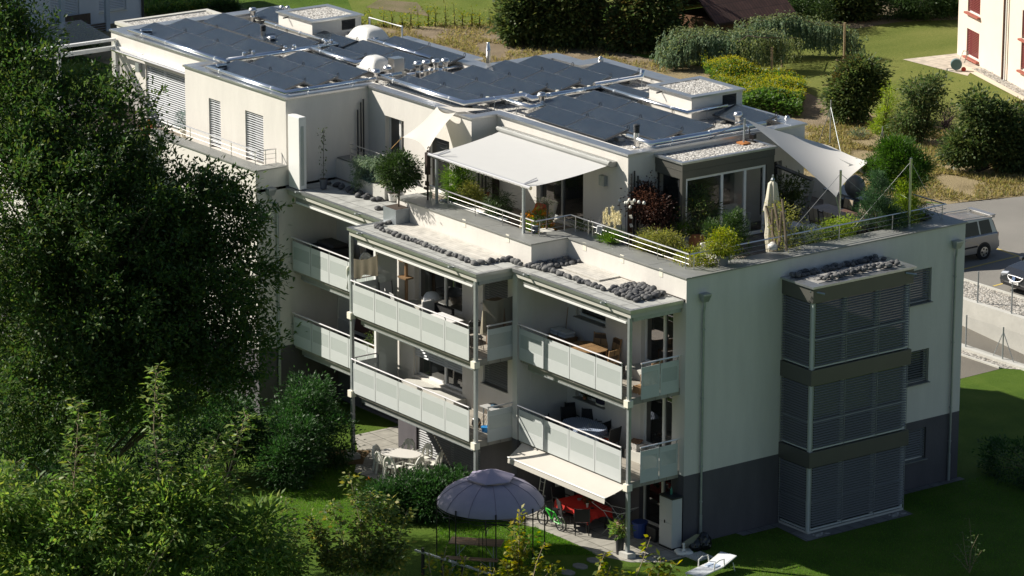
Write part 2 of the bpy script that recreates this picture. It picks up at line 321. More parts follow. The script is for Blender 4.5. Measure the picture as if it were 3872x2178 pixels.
sheet('parking_road', [(-24,27.09),(60,27.09),(60,42),(-16,42.2),b1('A7',2304,530)[:2],b1('A7',2000,555)[:2],b1('A7',1770,585)[:2],(-26,34)], ASPH, 1.008)
YEL = mat('yellow_paint', (.62,.47,.13), .8, noise=.3, nscale=8)
mb = MB()
def stripe(p, q, w, z):
    p = Vector(p[:2]); q = Vector(q[:2]); d = (q-p).normalized(); n = Vector((-d.y, d.x))*w/2
    mb.quad((*(p-n),z),(*(q-n),z),(*(q+n),z),(*(p+n),z))
stripe(b1('E3',525,660), b1('E3',1300,935), .12, 1.014); stripe(b1('E3',100,990), b1('E3',880,800), .11, 1.018); stripe(b1('E3',565,1205), b1('E3',1400,985), .11, 1.014)
struct('parking_lines', mb, YEL)
# fields and gardens behind
sheet('field', [(-110,20),(-30,20),(-27,34),b1('A7',1770,585)[:2],b1('A7',2304,530)[:2],(-22,44),b1('A4',2219,1330)[:2],b1('A4',1650,1010)[:2],b1('A4',690,815)[:2],b1('A4',500,715)[:2],b1('A4',0,560)[:2],b1('A3',1400,470)[:2],b1('A3',700,330)[:2],b1('A2',2070,185)[:2],b1('A2',950,215)[:2],(-95,28)], FIELDM, 1.008)
sheet('bare_path', [b1('A4',500,715)[:2],b1('A4',700,815)[:2],b1('A4',760,1010)[:2],b1('A4',480,1010)[:2],b1('A4',380,850)[:2]], SOILM, 1.014)
sheet('bare_soil', [b1('A2',1150,250)[:2],b1('A2',2100,205)[:2],b1('A3',900,360)[:2],b1('A3',1400,470)[:2],b1('A3',1450,560)[:2],b1('A3',300,560)[:2],b1('A2',1500,420)[:2]], SOILM, 1.013)
sheet('garden_lawn', [b1('A3',1400,470)[:2],b1('A4',0,565)[:2],b1('A4',500,712)[:2],b1('A4',690,812)[:2],b1('A4',1650,1005)[:2],b1('A4',2260,1320)[:2],(-10,70),(-70,110),b1('E8',600,200)[:2],b1('A3',1900,200)[:2]], GRASSB, 1.016)
sheet('back_meadow', [b1('A2',950,210)[:2],b1('A2',2075,200)[:2],b1('A3',1000,50)[:2],(-75,75),(-115,60)], GRASSL, 1.011)
sheet('soil_border', [b1('E8',560,250)[:2],b1('E8',900,290)[:2],b1('E8',1300,225)[:2],b1('E8',1905,200)[:2],(-58,80),(-70,70)], SOILM, 1.022)
sheet('earth_patch', [b1('A2',1000,60)[:2],b1('A2',1500,130)[:2],b1('A2',1400,20)[:2],b1('A2',1100,0)[:2]], ground('worn_earth',[(.35,(.09,.10,.03)),(.55,(.17,.14,.085)),(.75,(.20,.165,.10))],.8,9,.6,20,.5), 1.018)
# near patios
sheet('patio', [(-16,0),(-16,-2.0),(-14.1,-3.1),(-12.6,-4.3),(-11.2,-4.2),(-9.9,-4.0),(-6.6,-3.6),(-4.3,-2.75),(-3.0,-2.66),(-1.95,-2.66),(-.97,-2.78),(.2,-2.3),(.85,-1.4),(.85,-.2),(.3,.0),(.0,.0),(-6.25,0),(-6.25,-1.5),(-14,-1.5),(-14,0)], FLAG, .008)
sheet('paving_strip', [(0.0,2.2),(.35,2.25),(.36,3.7),(2.0,3.55),(2.0,8.2),(.3,8.3),(.3,12.1),(0,12.1)], slabs('strip_slabs',(.20,.195,.18),(.09,.085,.08),1.0,.5,.02,.9,.2), .010)
sheet('path_gravel', [(1.62,4.1),(1.9,4.1),(1.9,4.7),(1.62,4.7)], GRAVELB, .016); sheet('path_gravel', [(1.58,7.4),(1.88,7.4),(1.88,8.1),(1.58,8.1)], GRAVELB, .016)
LEAFL = ground('leaf_litter', [(.3,(.06,.04,.02)),(.5,(.17,.115,.06)),(.7,(.30,.22,.12))], 3, 30, 1, 40, .7)
sheet('leaf_litter', [(-14.2,-2.5),(-13.6,-3.2),(-13.1,-3.6),(-13.6,-4.4),(-14.4,-4.6),(-15.0,-3.4)], LEAFL, .014, 'stuff')
STEPM = mat('step_stone', (.21,.205,.18), .9, noise=.3, nscale=5)
for p in (hit('B4',590,1425), hit('B4',685,1378), hit('B4',790,1335)):
    mb = MB(); mb.prism([(p.x+.28*math.cos(a)*1.1, p.y+.22*math.sin(a)) for a in (math.pi/4*k+.3 for k in range(8))], 0, .03); o = tag(mb.build('stepping_stone', STEPM), 'flat grey stepping stone set in the lawn beside the patio', 'stepping stone', 'stepping stones across the lawn')
p = hit('G6',1430,1185); mb = MB(); mb.prism([(p.x-.34,p.y-.34),(p.x+.34,p.y-.34),(p.x+.34,p.y+.34),(p.x-.34,p.y+.34)], 0, .03); mb.box(p.x-.07,p.x+.07,p.y-.03,p.y+.03,.03,.04)
tag(mb.build('manhole_cover', CONC), 'square pale concrete manhole cover in the lawn by the rubbish bags', 'manhole cover')
# ================================================================ the apartment building
B = wthing('apartment_building', 'cream white apartment block with grey base, stepped balconies and solar covered flat roof', 'building')
ZP, ZR, ZB, ZG = 9.03, 11.47, 8.28, 2.39
def wall(mb, a, b, z0, z1, holes=(), depth=.22):
    a = Vector((*a, 0)); b = Vector((*b, 0)); L = (b-a).length; d = (b-a)/L; n = Vector((-d.y, d.x, 0))
    S = sorted({0, L, *[h[0] for h in holes], *[h[1] for h in holes]}); Z = sorted({z0, z1, *[min(max(h[k], z0), z1) for h in holes for k in (2,3)]})
    P = lambda s, z, q=0: tuple(a + d*s + n*q + Vector((0,0,z)))
    for i in range(len(S)-1):
        for j in range(len(Z)-1):
            sm = (S[i]+S[i+1])/2; zm = (Z[j]+Z[j+1])/2
            if any(h[0] < sm < h[1] and h[2] < zm < h[3] for h in holes): continue
            mb.quad(P(S[i],Z[j]), P(S[i+1],Z[j]), P(S[i+1],Z[j+1]), P(S[i],Z[j+1]))
    for s0, s1, za, zb in holes:
        za = max(za, z0); zb = min(zb, z1)
        for q in ((P(s0,za),P(s0,zb),P(s0,zb,depth),P(s0,za,depth)), (P(s1,za),P(s1,za,depth),P(s1,zb,depth),P(s1,zb)), (P(s0,zb),P(s1,zb),P(s1,zb,depth),P(s0,zb,depth)), (P(s0,za),P(s0,za,depth),P(s1,za,depth),P(s1,za))): mb.quad(*q)
def slats(mb, a, b, s0, s1, za, zb, q, pitch=.085, depth=.07, tilt=.6, gap0=0.0):
    """tilted slats of an outside blind on a wall line a-b, at depth q behind it"""
    a = Vector((*a, 0)); b = Vector((*b, 0)); d = (b-a).normalized(); n = Vector((-d.y, d.x, 0)); k = int((zb-za)/pitch)
    for i in range(k):
        z = zb - (i+.5)*pitch; c, s = math.cos(tilt)*depth/2, math.sin(tilt)*depth/2
        for sg in (1,):
            p = a+d*s0+n*q; r = a+d*s1+n*q; o = -n*c + Vector((0,0,-s)); t = Vector((0,0,.006))
            A_, B_, C_, D_ = p+o, r+o, r-o, p-o
            V = [v+Vector((0,0,z)) for v in (A_,B_,C_,D_)]; V += [v+t for v in V]
            mb.add(V, [(0,1,2,3),(4,7,6,5),(0,4,5,1),(2,6,7,3)])
def window(parent, a, b, hole, depth=.22, mull=(), blind=None, sill=None, name='window', fm=None, glass=None, tilt=.6, fw_=.06, low=None, label=None, bm=None):
    a2 = Vector((*a, 0)); b2 = Vector((*b, 0)); d = (b2-a2).normalized(); n = Vector((-d.y, d.x, 0)); s0, s1, za, zb = hole
    M = Matrix((d, n, Vector((0,0,1)))).transposed(); fr = MB(); q = depth-.02
    def bar(sa, sb, z0, z1, dq=.06): fr.obox(a2+d*((sa+sb)/2)+n*q+Vector((0,0,(z0+z1)/2)), sb-sa, dq, z1-z0, M)
    bar(s0+.004, s0+fw_, za+.004, zb-.004); bar(s1-fw_, s1-.004, za+.004, zb-.004); bar(s0+fw_, s1-fw_, za+.004, za+fw_+.02); bar(s0+fw_, s1-fw_, zb-fw_, zb-.004)
    for m in mull: bar(m-.05, m+.05, za+fw_, zb-fw_, .07)
    f = fr.build(name, fm or WHITEP, parent)
    if label: f['label'] = label
    g = MB(); P = lambda s, z, e: tuple(a2+d*s+n*e+Vector((0,0,z))); e = depth+.0
    g.quad(P(s0+.01,za+.01,e), P(s1-.01,za+.01,e), P(s1-.01,zb-.01,e), P(s0+.01,zb-.01,e)); g.build('pane', glass or GLASS, f)
    if blind:
        k = MB(); slats(k, a, b, s0+.03, s1-.03, low if low else za+.03, zb-.03, blind, tilt=tilt)
        for s in (s0+.02, s1-.02): k.tube([P(s,za+.02,blind), P(s,zb-.02,blind)], .012, 4)
        k.build('blind', bm or BLIND, f)
    if sill:
        k = MB(); k.obox(a2+d*((s0+s1)/2)+n*(depth/2-.04-.01)+Vector((0,0,za-.012)), s1-s0+.06, depth+.08, .03, M); k.build('sill', sill, f)
    return f
white = MB(); grey = MB()
R0, R1 = (0,0), (0,12)
hr = [(9.07,10.53,6.51,7.69),(9.07,10.52,3.71,4.88)]; hg = [(9.07,10.51,.99,2.11)]
wall(white, R0, R1, ZG, 9.0, hr); wall(grey, R0, R1, 0, ZG, hg)
for i, h in enumerate(hr+hg): window(B, R0, R1, h, blind=.08, sill=ZINCD, tilt=.55 if i != 1 else .15, fm=WHITEP, label=('window with dark blind lowered to the sill', 'window with half open blind above a white frame', 'basement level window with dark closed blind')[i])
back = [(0,12),(-8,12),(-8,11.05),(-18.8,11.05),(-18.8,10.15),(-20.4,10.15),(-20.4,7.4),(-26.2,7.4),(-26.2,6.68),(-33.88,6.68),(-33.88,-6.2),(-27.5,-6.2),(-27.5,-3.4),(-20,-3.4)]
for p, q in zip(back[:-1], back[1:]): wall(white, p, q, ZG, 9.0); wall(grey, p, q, 0, ZG)
L0 = ((-20,-3.4),(-20,0)); wall(white, *L0, ZG, 9.0); wall(grey, *L0, 0, ZG)
F0 = ((-20,0),(-14,0)); h0 = [(1.5,4.8,5.7,7.6),(1.5,4.8,2.9,4.8)]; h0g = [(1.5,4.8,.1,2.1)]
wall(white, *F0, ZG, 9.0, h0); wall(grey, *F0, 0, ZG, h0g)
for h in h0+h0g: window(B, *F0, h, mull=(3.1,), name='balcony_door')
S0 = ((-14,0),(-14,-1.5)); wall(white, *S0, ZG, 9.0); wall(grey, *S0, 0, ZG)
F1 = ((-14,-1.5),(-6.25,-1.5)); h1 = [(1.05,3.85,5.62,7.75),(5.05,6.45,6.4,7.55),(.95,3.85,2.88,4.95),(5.05,6.45,3.62,4.8)]; h1g = [(1.1,4.9,.08,2.1)]
wall(white, *F1, ZG, 9.0, h1); wall(grey, *F1, 0, ZG, h1g)
window(B, *F1, h1[0], mull=(2.62,), name='balcony_door'); window(B, *F1, h1[1], blind=.08, sill=ZINCD, label='window with brown slatted blind behind the left balcony'); window(B, *F1, h1[2], mull=(2.62,), blind=.08, low=3.55, name='balcony_door', bm=BLINDL, label='balcony door with pale blind half lowered'); window(B, *F1, h1[3], blind=.08, sill=ZINCD)
window(B, *F1, h1g[0], blind=.08, mull=(3.0,), name='garden_door', bm=BLIND)
J1 = ((-6.25,-1.5),(-6.25,0)); wall(white, *J1, ZG, 9.0); wall(grey, *J1, 0, ZG)
F2 = ((-6.25,0),(0,0)); h2 = [(.45,2.07,6.43,7.2),(.45,2.07,3.63,4.4),(3.95,5.6,5.68,7.75),(3.95,5.6,2.88,4.95)]; h2g = [(3.95,5.6,.2,2.1)]
wall(white, *F2, ZG, 9.0, h2); wall(grey, *F2, 0, ZG, h2g)
for h in h2[:2]: window(B, *F2, h, sill=ZINCD, blind=.06, low=h[3]-.25)
for h in h2[2:]: window(B, *F2, h, mull=(4.95,), name='balcony_door')
window(B, *F2, h2g[0], mull=(4.95,), name='garden_door')
# pier between the two big balconies
white.box(-6.52,-6.26,-2.06,-1.5,ZG,8.0); grey.box(-6.52,-6.26,-2.06,-1.5,0,ZG)
# dark room behind the panes (closes the shell), terrace deck
deck = MB(); poly = [(0,0),(0,12),(-8,12),(-8,11.0),(-18.8,11.0),(-18.8,10.1),(-20.4,10.1),(-20.4,7.4),(-26.2,7.4),(-26.2,6.65),(-33.85,6.65),(-33.85,-6.15),(-27.5,-6.15),(-27.5,-3.35),(-20,-3.35),(-20,-.05),(-14,-.05),(-14,-1.45),(-6.3,-1.45),(-6.3,-.05)]
poly = [(x+(-.03 if x == 0 else 0), y) for x, y in poly]
deck.prism(poly, 8.2, 8.3, bot=True); deck.build('terrace_deck', DECKW, B)
# terrace parapets with wide zinc copings
par = [(-14,-1.5),(-6.25,-1.5),(-6.25,0),(0,0),(0,12),(-6.3,12)]
white.strip(par, .82, 8.3, 8.985, off=-.012)
cop = MB(); cop.strip(par, .92, 8.985, ZP, off=.05); cop.strip([(-33.88,-6.2),(-27.5,-6.2),(-27.5,-3.4),(-20,-3.4),(-20,-2.1)], .60, 8.985, ZP, off=.05)
white.strip([(-33.88,-6.2),(-27.5,-6.2),(-27.5,-3.4),(-20,-3.4),(-20,-2.12)], .5, 8.3, 8.985, off=-.012)
white.box(-19.97,-17.2,.1,.58,8.3,8.985); cop.box(-19.99,-17.15,.06,.62,8.985,ZP)
for x in (-12.2,-8.9,-4.3,-1.9): cop.box(x-.006,x+.006,-1.552 if x < -6.3 else -.052,-.6 if x < -6.3 else .9,ZP,ZP+.004)
for y in (2.6,5.3,8.2): cop.box(-.88,.052,y-.006,y+.006,ZP,ZP+.004)
cop.build('parapet_coping', ZINCD, B)
# attic storey
AP = [(-33.90,-1.0),(-26.80,-1.0),(-26.80,-2.08),(-20.03,-2.08),(-20.03,1.45),(-13.70,1.45),(-13.70,2.54),(-6.30,2.54),(-6.30,10.24),(-11,10.24),(-11,11.06),(-18.83,11.06),(-18.83,10.18),(-20.43,10.18),(-20.43,6.98),(-21.43,6.98),(-21.43,7.44),(-26.2,7.44),(-26.2,6.70),(-33.90,6.70)]
ah = {0:[(2.5,5.75,8.36,10.53)], 2:[(1.63,2.42,8.7,10.53),(4.09,5.28,8.7,10.53)], 4:[(1.06,2.22,8.36,10.56),(3.6,5.0,8.36,10.35)], 6:[(2.3,4.95,8.36,10.5)], 7:[(1.5,4.6,8.36,10.9),(5.75,6.7,8.36,10.3)]}
for i in range(len(AP)):
    a, b = AP[i], AP[(i+1) % len(AP)]; wall(white, a, b, 8.3, 11.40, ah.get(i, ()))
window(B, AP[0], AP[1], ah[0][0], blind=.07, mull=(3.6,), tilt=.36, bm=BLINDL, label='wide terrace window with shining pale slatted blind')
for h in ah[2]: window(B, AP[2], AP[3], h, blind=.07, tilt=.15, bm=BLINDL, label='tall narrow window with open slatted blind')
window(B, AP[4], AP[5], ah[4][0], mull=(1.75,), name='terrace_door'); window(B, AP[4], AP[5], ah[4][1], name='terrace_door')
window(B, AP[6], AP[7], ah[6][0], mull=(3.55,), name='terrace_door', fm=STEEL); window(B, AP[7], AP[8], ah[7][1], name='terrace_door', mull=(6.2,))
white.strip(AP, .3, 11.12, 11.40, off=-.31, closed=True)
white.build('wall', PLASTER, B); grey.build('plinth_wall', PLINTH, B)
def inset(poly, d):
    out = []; n = len(poly)
    for i in range(n):
        p, a, c = Vector(poly[i]), Vector(poly[i-1]), Vector(poly[(i+1)%n]); e1 = (p-a).normalized(); e2 = (c-p).normalized(); n1 = Vector((-e1.y,e1.x)); n2 = Vector((-e2.y,e2.x)); q = p+(n1+n2)*(d/(1+n1.dot(n2))); out.append((q.x,q.y))
    return out
roof = MB(); roof.prism(inset(AP,.06), 11.05, 11.2, bot=False); RO = roof.build('roof', GRAVEL, B)
cp = MB(); cp.strip(AP, .42, 11.40, ZR, off=.06, closed=True)
for y in (1.2,4.1): cp.box(-33.97,-33.55,y-.006,y+.006,ZR,ZR+.004)
for x in (-30.3,-28.2,-24.9,-22.6): cp.box(x-.006,x+.006,-2.145 if x > -26 else -1.065,-1.7 if x > -26 else -.6,ZR,ZR+.004)
for x in (-18.3,-16.2): cp.box(x-.006,x+.006,1.385,1.8,ZR,ZR+.004)
for x in (-11.8,-9.3): cp.box(x-.006,x+.006,2.475,2.9,ZR,ZR+.004)
cp.build('roof_coping', ZINC, RO)
rc = MB(); rc.strip(AP[8:], .68, 11.405, ZR+.003, off=.063); rc.strip([AP[-1],AP[0]], .62, 11.406, ZR+.002, off=.064); rc.build('rear_coping', ZINC, RO)
# broad rear flashing
fl = MB(); fl.box(-26.15,-21.5,6.85,7.05,ZR-.14,ZR-.012); fl.build('rear_flashing', ZINC, RO)
def roofbox(name, x0, x1, y0, y1, h, lab):
    w = MB(); w.box(x0+.08,x1-.08,y0+.08,y1-.08,11.2,h-.06); o = w.build(name, PLASTER, B); o['label'] = lab
    c = MB(); c.strip([(x0+.06,y0+.06),(x1-.06,y0+.06),(x1-.06,y1-.06),(x0+.06,y1-.06)], .3, h-.06, h, off=.06, closed=True); c.build('coping', ZINC, o)
    g = MB(); g.quad((x0+.3,y0+.3,h-.03),(x1-.3,y0+.3,h-.03),(x1-.3,y1-.3,h-.03),(x0+.3,y1-.3,h-.03)); g.build('gravel_top', GRAVEL, o)
    v = MB(); yv = y1-.95
    for k in range(6): v.obox((x1-.07, yv+.28, h-.18-k*.055), .03, .56, .035, Matrix.Rotation(.5,3,'Y'))
    v.box(x1-.085,x1-.078,yv-.03,yv+.6,h-.52,h-.13); v.build('vent_grille', DARKM, o)
    s = MB(); s.tube([((x0+x1)/2-.5,y0+.1,h-.12),((x0+x1)/2-.5,y0-.14,h-.14)],.03,6); s.build('overflow_spout', DARKM, o)
roofbox('stair_head', -30.66,-28.16,4.40,6.80,12.07,'square stair head with gravel top at the far end of the roof'); roofbox('lift_head', -12.15,-9.62,7.90,10.34,12.07,'square lift head with gravel top near the right end of the roof')
# balcony roofs with edge trims, pavers, boards
FASC = mat('beige_fascia', (.50,.485,.43), .7, noise=.1, nscale=2)
def brow(x0, x1, y0, y1, pl, pr, board):
    s = MB(); s.box(x0+.06,x1-.06,y0+.06,y1,8.0,8.2); o = s.build('balcony_roof', FASC, B)
    t = MB(); t.strip([(x0,y1),(x0,y0),(x1,y0),(x1,y1)][0 if pl else 1:4 if pr else 3], .14, 8.17, 8.275); t.build('edge_trim', ZINC, o)
    p = MB(); p.box(x0+.10,x1-.10 if pr else x1-.02,y0+.12,y1-.002,8.2,8.262); p.build('pavers', PAVER, o)
    if board:
        w = MB()
        for q in board: w.box(*q)
        w.build('bleached_boards', BOARDS, o)
    g = MB(); g.box(x0+.4,x1-.35,y0+.16,y0+.34,7.78,7.98); g.build('awning_case', ZINCD, o)
    g = MB(); g.box(x0+.45,x1-.4,y0+.13,y0+.19,7.74,7.80); g.build('awning_bar', WHITEP, o)  # white colour stands in for sunlight on the grey case's lower edge
    e = MB(); xs = [x0+.9, x1-1.3] if x1-x0 > 4 else [x0+1]
    for x in xs: e = MB(); e.obox((x,y0+.02,8.235),.07,.42,.05,Matrix.Rotation(-.25,3,'X')); e.build('roof_spout', STEEL, o)
    return o
brow(-13.97,-6.44,-3.60,-1.51,True,True,[(-13.2,-7.6,-2.45,-1.53,8.262,8.285)])
brow(-6.42,-.10,-2.18,-.01,False,True,[(-5.5,-2.2,-1.25,-.02,8.262,8.28),(-5.45,-3.4,-.88,-.03,8.29,8.33)])
brow(-19.95,-14.0,-2.18,-.02,False,False,[])
# balconies: slab, posts, perforated panels, handrails
def balcony(nm, x0, x1, y0, yw, z, npan, left=None, right=None, skip=None, lab=None):
    s = MB(); s.box(x0+.1,x1-.05,y0+.08,yw-.004,z-.12,z+.1); o = s.build('balcony', mat_deck, B); o['label'] = lab
    g = MB(); g.box(x0+.35,x1-.4,y0+.2,y0+.36,z-.34,z-.125); g.build('awning_case', ZINCD, o)
    g = MB(); g.box(x0+.5,x1-.5,y0+.19,y0+.23,z-.37,z-.33); g.build('awning_bar', STEEL, o)
    def panels(p, q, n, tq):
        p = Vector((*p,0)); q = Vector((*q,0)); d = (q-p).normalized(); nn = Vector((d.y,-d.x,0)); L = (q-p).length; w = L/n; M = Matrix((d,nn,Vector((0,0,1)))).transposed()
        for i in range(n):
            c = p+d*(w*(i+.5)); m = MB(); ww = w-.025
            m.obox(c+Vector((0,0,z+.21)), ww, .012, .42, M); m.obox(c+Vector((0,0,z+.975)), ww, .012, .19, M)
            for sg in (-1,1): m.obox(c+d*(sg*(ww/2-.035))+Vector((0,0,z+.65)), .07, .012, .46, M)
            m.cur = 1; m.obox(c+Vector((0,0,z+.65)), ww-.14, .006, .46, M); m.build('balustrade_panel', [PANEL, PERF], o)
        r = MB(); r.tube([p-d*.02+nn*.03+Vector((0,0,z+1.21)), q+d*.02+nn*.03+Vector((0,0,z+1.21))], .028, 8); r.build('handrail', HANDR, o)
        r = MB()
        for i in range(n+1): c = p+d*(w*i if 0 < i < n else (.05 if i == 0 else L-.05)); r.tube([c-nn*.03+Vector((0,0,z+.02)), c-nn*.03+Vector((0,0,z+1.1)), c+nn*.03+Vector((0,0,z+1.2))], .016, 6)
        r.build('baluster', STEEL, o)
    panels((x0+.12,y0),(x1-.42 if right else x1-.05,y0),npan,0)
    if right: panels((x1-.03,y0+.45),(x1-.03,right[0]),right[1],1)
    if left: panels((x0+.06,yw if left == 'w' else left),(x0+.06,y0+.15),1,2)
    return o
mat_deck = slabs('balcony_floor', (.36,.33,.28), (.14,.12,.10), 1.2, .5, .01, .85, .15)
for k, z in enumerate((5.2, 2.4)):
    fl_ = ('upper','lower')[k]
    balcony('b0', -20.0,-13.95,-1.98,0,z,5,lab=fl_+' recessed balcony beside the left wing')
    b_ = balcony('b1', -13.95,-6.55,-3.50,-1.5,z,5,right=(-1.95,1),left=-2.35,lab=fl_+' front balcony with five panels')
    balcony('b2', -6.28,-.22,-2.06,0,z,4,right=(-.05,2),lab=fl_+' right balcony next to the building corner')
    m = MB(); m.box(-13.98,-13.93,-2.35,-1.55,z+.12,z+2.6); m.build('privacy_screen', PERF, b_)
    m = MB(); m.box(-14.02,-13.9,-2.47,-2.37,z+.12,z+2.6); m.build('screen_post', WHITEP, b_)
posts = [(-13.88,-3.48,8.0),(-6.62,-3.48,8.0),(-.27,-2.06,8.0)]
for x, y, h in posts:
    m = MB(); m.box(x-.055,x+.055,y-.055,y+.055,.16,h); o = m.build('balcony_post', STEEL, B)
    for z in (5.2,2.4): m = MB(); m.box(x-.12,x+.1,y-.13,y+.09,z-.16,z+.07); m.build('bracket', CREAM, o)
    m = MB(); m.prism([(x-.2,y-.2),(x+.2,y-.16),(x+.24,y+.14),(x+.06,y+.2),(x-.2,y+.15)],0,.17); m.build('footing', CONC, o)
beam = MB(); beam.box(-13.9,-6.5,-3.42,-3.3,7.86,8.0); beam.box(-6.66,-6.56,-3.3,-1.55,7.86,8.0); beam.box(-6.2,-.2,-1.98,-1.86,7.86,8.0); beam.box(-.32,-.2,-1.86,-.05,7.86,8.0); beam.build('steel_beam', STEEL, B)
# the bay on the right facade
bay = MB(); X = 1.5; Y0, Y1 = 4.02, 8.24
bay.box(.002,X+.06,Y0-.05,Y1+.05,7.86,8.36)
BAY = bay.build('bay_window', BRONZE, B)
for z0, z1 in ((5.08,5.60),(2.29,2.81)): bay = MB(); bay.box(.002,X+.06,Y0-.05,Y1+.05,z0,z1); bay.build('fascia_band', BRONZE, BAY)
m = MB(); m.box(.004,X+.13,Y0-.12,Y1+.12,8.36,8.43); m.build('bay_roof', ZINC, BAY)
m = MB(); m.box(.3,X-.15,Y0+.35,Y1-.3,8.43,8.445); m.box(.62,X-.42,Y0+.5,Y1-.6,8.445,8.475); m.build('roof_boards', slabs('grey_boards',(.34,.33,.31),(.13,.12,.11),2.2,.6,.01,.8,.15), BAY)
m = MB(); m.box(.004,X-.02,Y0+.02,Y1-.02,0,.08); m.build('bay_foot', CONC, BAY)
wf = MB(); cu = MB()
for z0, z1 in ((5.60,7.86),(2.81,5.08),(.08,2.29)):
    wf.box(X-.13,X-.01,Y0+.01,Y0+.13,z0+.001,z1-.001)
    for y in (Y0+1.45,Y0+2.85): wf.box(X-.16,X-.10,y-.06,y+.06,z0+.001,z1-.001)
    wf.box(X-.16,X-.10,Y1-.12,Y1-.01,z0+.001,z1-.001)
    for zz in (z0+.03,z0+.95): wf.box(X-.10,X-.04,Y0+.14,Y1-.14,zz,zz+.05); wf.box(.05,X-.14,Y0+.04,Y0+.10,zz,zz+.05)
    g = MB(); g.quad((X-.17,Y0+.13,z0),(X-.17,Y1,z0),(X-.17,Y1,z1),(X-.17,Y0+.13,z1)); g.quad((.01,Y0+.12,z0),(X-.13,Y0+.12,z0),(X-.13,Y0+.12,z1),(.01,Y0+.12,z1)); g.quad((.01,Y1-.05,z0),(X-.13,Y1-.05,z0),(X-.13,Y1-.05,z1),(.01,Y1-.05,z1)); g.build('pane', GLASS, BAY)
    k = MB(); slats(k, (X,Y0),(X,Y1), .12, Y1-Y0-.08, z0+.10, z1-.03, -.015, pitch=.088, depth=.08, tilt=.42); 
    for y in (Y0+.08,Y0+1.45,Y0+2.85,Y1-.06): k.tube([(X+.02,y,z0+.02),(X+.02,y,z1-.02)],.014,4)
    k.build('blind', BLIND, BAY)
    k = MB(); slats(k, (.0,Y0),(X,Y0), .04, X-.13, z0+.10, z1-.03, -.015, pitch=.088, depth=.08, tilt=.42)
    for x in (.05,X-.1): k.tube([(x,Y0-.02,z0+.02),(x,Y0-.02,z1-.02)],.014,4)
    k.build('blind', BLIND, BAY)
wf.build('frame', mat('bay_frame',(.55,.58,.57),.45), BAY)
m = MB(); m.tube([(X-.1,Y0-.05,8.25),(X+.2,Y0+.32,8.16)],.04,6); m.build('roof_spout', STEEL, BAY); m = MB(); m.tube([(X+.05,Y1-.3,8.25),(X+.28,Y1-.02,8.2)],.04,6); m.build('roof_spout', STEEL, BAY)
# rain hoppers and downpipes
def downpipe(p, n, z1, z0):
    m = MB(); x, y = p; nx, ny = n; tx, ty = -ny, nx
    top = [(x+tx*s*.16+nx*q, y+ty*s*.16+ny*q) for s, q in ((-1,.01),(1,.01),(1,.27),(-1,.27))]; bot = [(x+tx*s*.10+nx*q, y+ty*s*.10+ny*q) for s, q in ((-1,.03),(1,.03),(1,.2),(-1,.2))]
    m.add([(a,b,z1) for a,b in top]+[(a,b,z1-.05) for a,b in top]+[(a,b,z1-.27) for a,b in bot], [(0,1,5,4),(1,2,6,5),(2,3,7,6),(3,0,4,7),(4,5,9,8),(5,6,10,9),(6,7,11,10),(7,4,8,11),(8,9,10,11),(0,3,2,1)])
    o = m.build('downpipe', STEEL, B); k = MB(); c = Vector((x+nx*.11, y+ny*.11, 0))
    if z0 < 3: pts = [c+Vector((0,0,z1-.25)), c+Vector((0,0,z1-.45)), c+Vector((-nx*.03,-ny*.03,z1-.6)), c+Vector((-nx*.03,-ny*.03,z0))]
    else: pts = [c+Vector((0,0,z1-.25)), c+Vector((0,0,z1-.55)), c+Vector((tx*.28,ty*.28,z1-.62)), c+Vector((tx*.28,ty*.28,1.0))]
    k.tube(pts, .042, 8); e = pts[-1]
    for zz in (7.2,4.9,2.6,1.4): k.lathe([(.055,0),(.06,.02),(.055,.05)], (e.x,e.y,zz), 8)
    k.tube([(e.x,e.y,e.z),(e.x,e.y,e.z+.95)],.056,8); k.build('pipe', STEEL, o, smooth=False)
downpipe((0,.66),(1,0),8.43,.02); downpipe((0,11.53),(1,0),8.48,.02); downpipe((-20,-2.86),(1,0),8.34,5)
# winter garden on the terrace
wg = MB(); GX, GY0, GY1 = -4.84, 3.68, 7.66
wg.box(-6.28,GX,GY0,GY1,10.72,10.98); wg.box(-6.28,GX+.012,GY0-.012,GY1+.012,10.99,11.24); wg.box(GX-.14,GX-.002,GY0+.002,GY0+.16,8.3,10.72); wg.box(GX-.14,GX-.002,GY1-.32,GY1-.004,8.3,10.72)
WG = wg.build('winter_garden', BRONZE, B)
m = MB(); m.strip([(-6.28,GY0),(GX,GY0),(GX,GY1),(-6.28,GY1)], .16, 11.24, 11.31, off=.07); m.build('coping', ZINC, WG)
m = MB(); m.quad((-6.28,GY0+.08,11.262),(GX-.08,GY0+.08,11.262),(GX-.08,GY1-.08,11.262),(-6.28,GY1-.08,11.262)); m.build('gravel_top', GRAVEL, WG)
m = MB(); m.box(-6.28,GX-.02,GY0+.02,GY1-.02,11.2,11.235); m.build('roof_slab', BRONZE, WG)
wgl = ((GX,GY0),(GX,GY1)); window(WG, *wgl, (.17,3.64,8.34,10.72), depth=.1, mull=(1.75,2.75), name='frame', glass=mat('winter_glass',(.03,.036,.036),.03,spec=1.0,alpha=.38), fw_=.09)
window(WG, (-6.28,GY0),(GX-.14,GY0), (.06,1.2,8.34,10.72), depth=.1, name='frame', fm=DARKM, glass=GLASST, fw_=.04)
m = MB()
for k in range(4): m.box(GX-.3,GX-.18,GY1-.28+.05*k,GY1-.25+.05*k,8.3,10.6)
m.build('frame', WHITEP, WG)
m = MB(); m.box(-6.2,GX-.3,GY0+.15,GY1-.15,8.3,8.32); m.build('floor', mat('dark_floor',(.07,.055,.045),.5), WG)
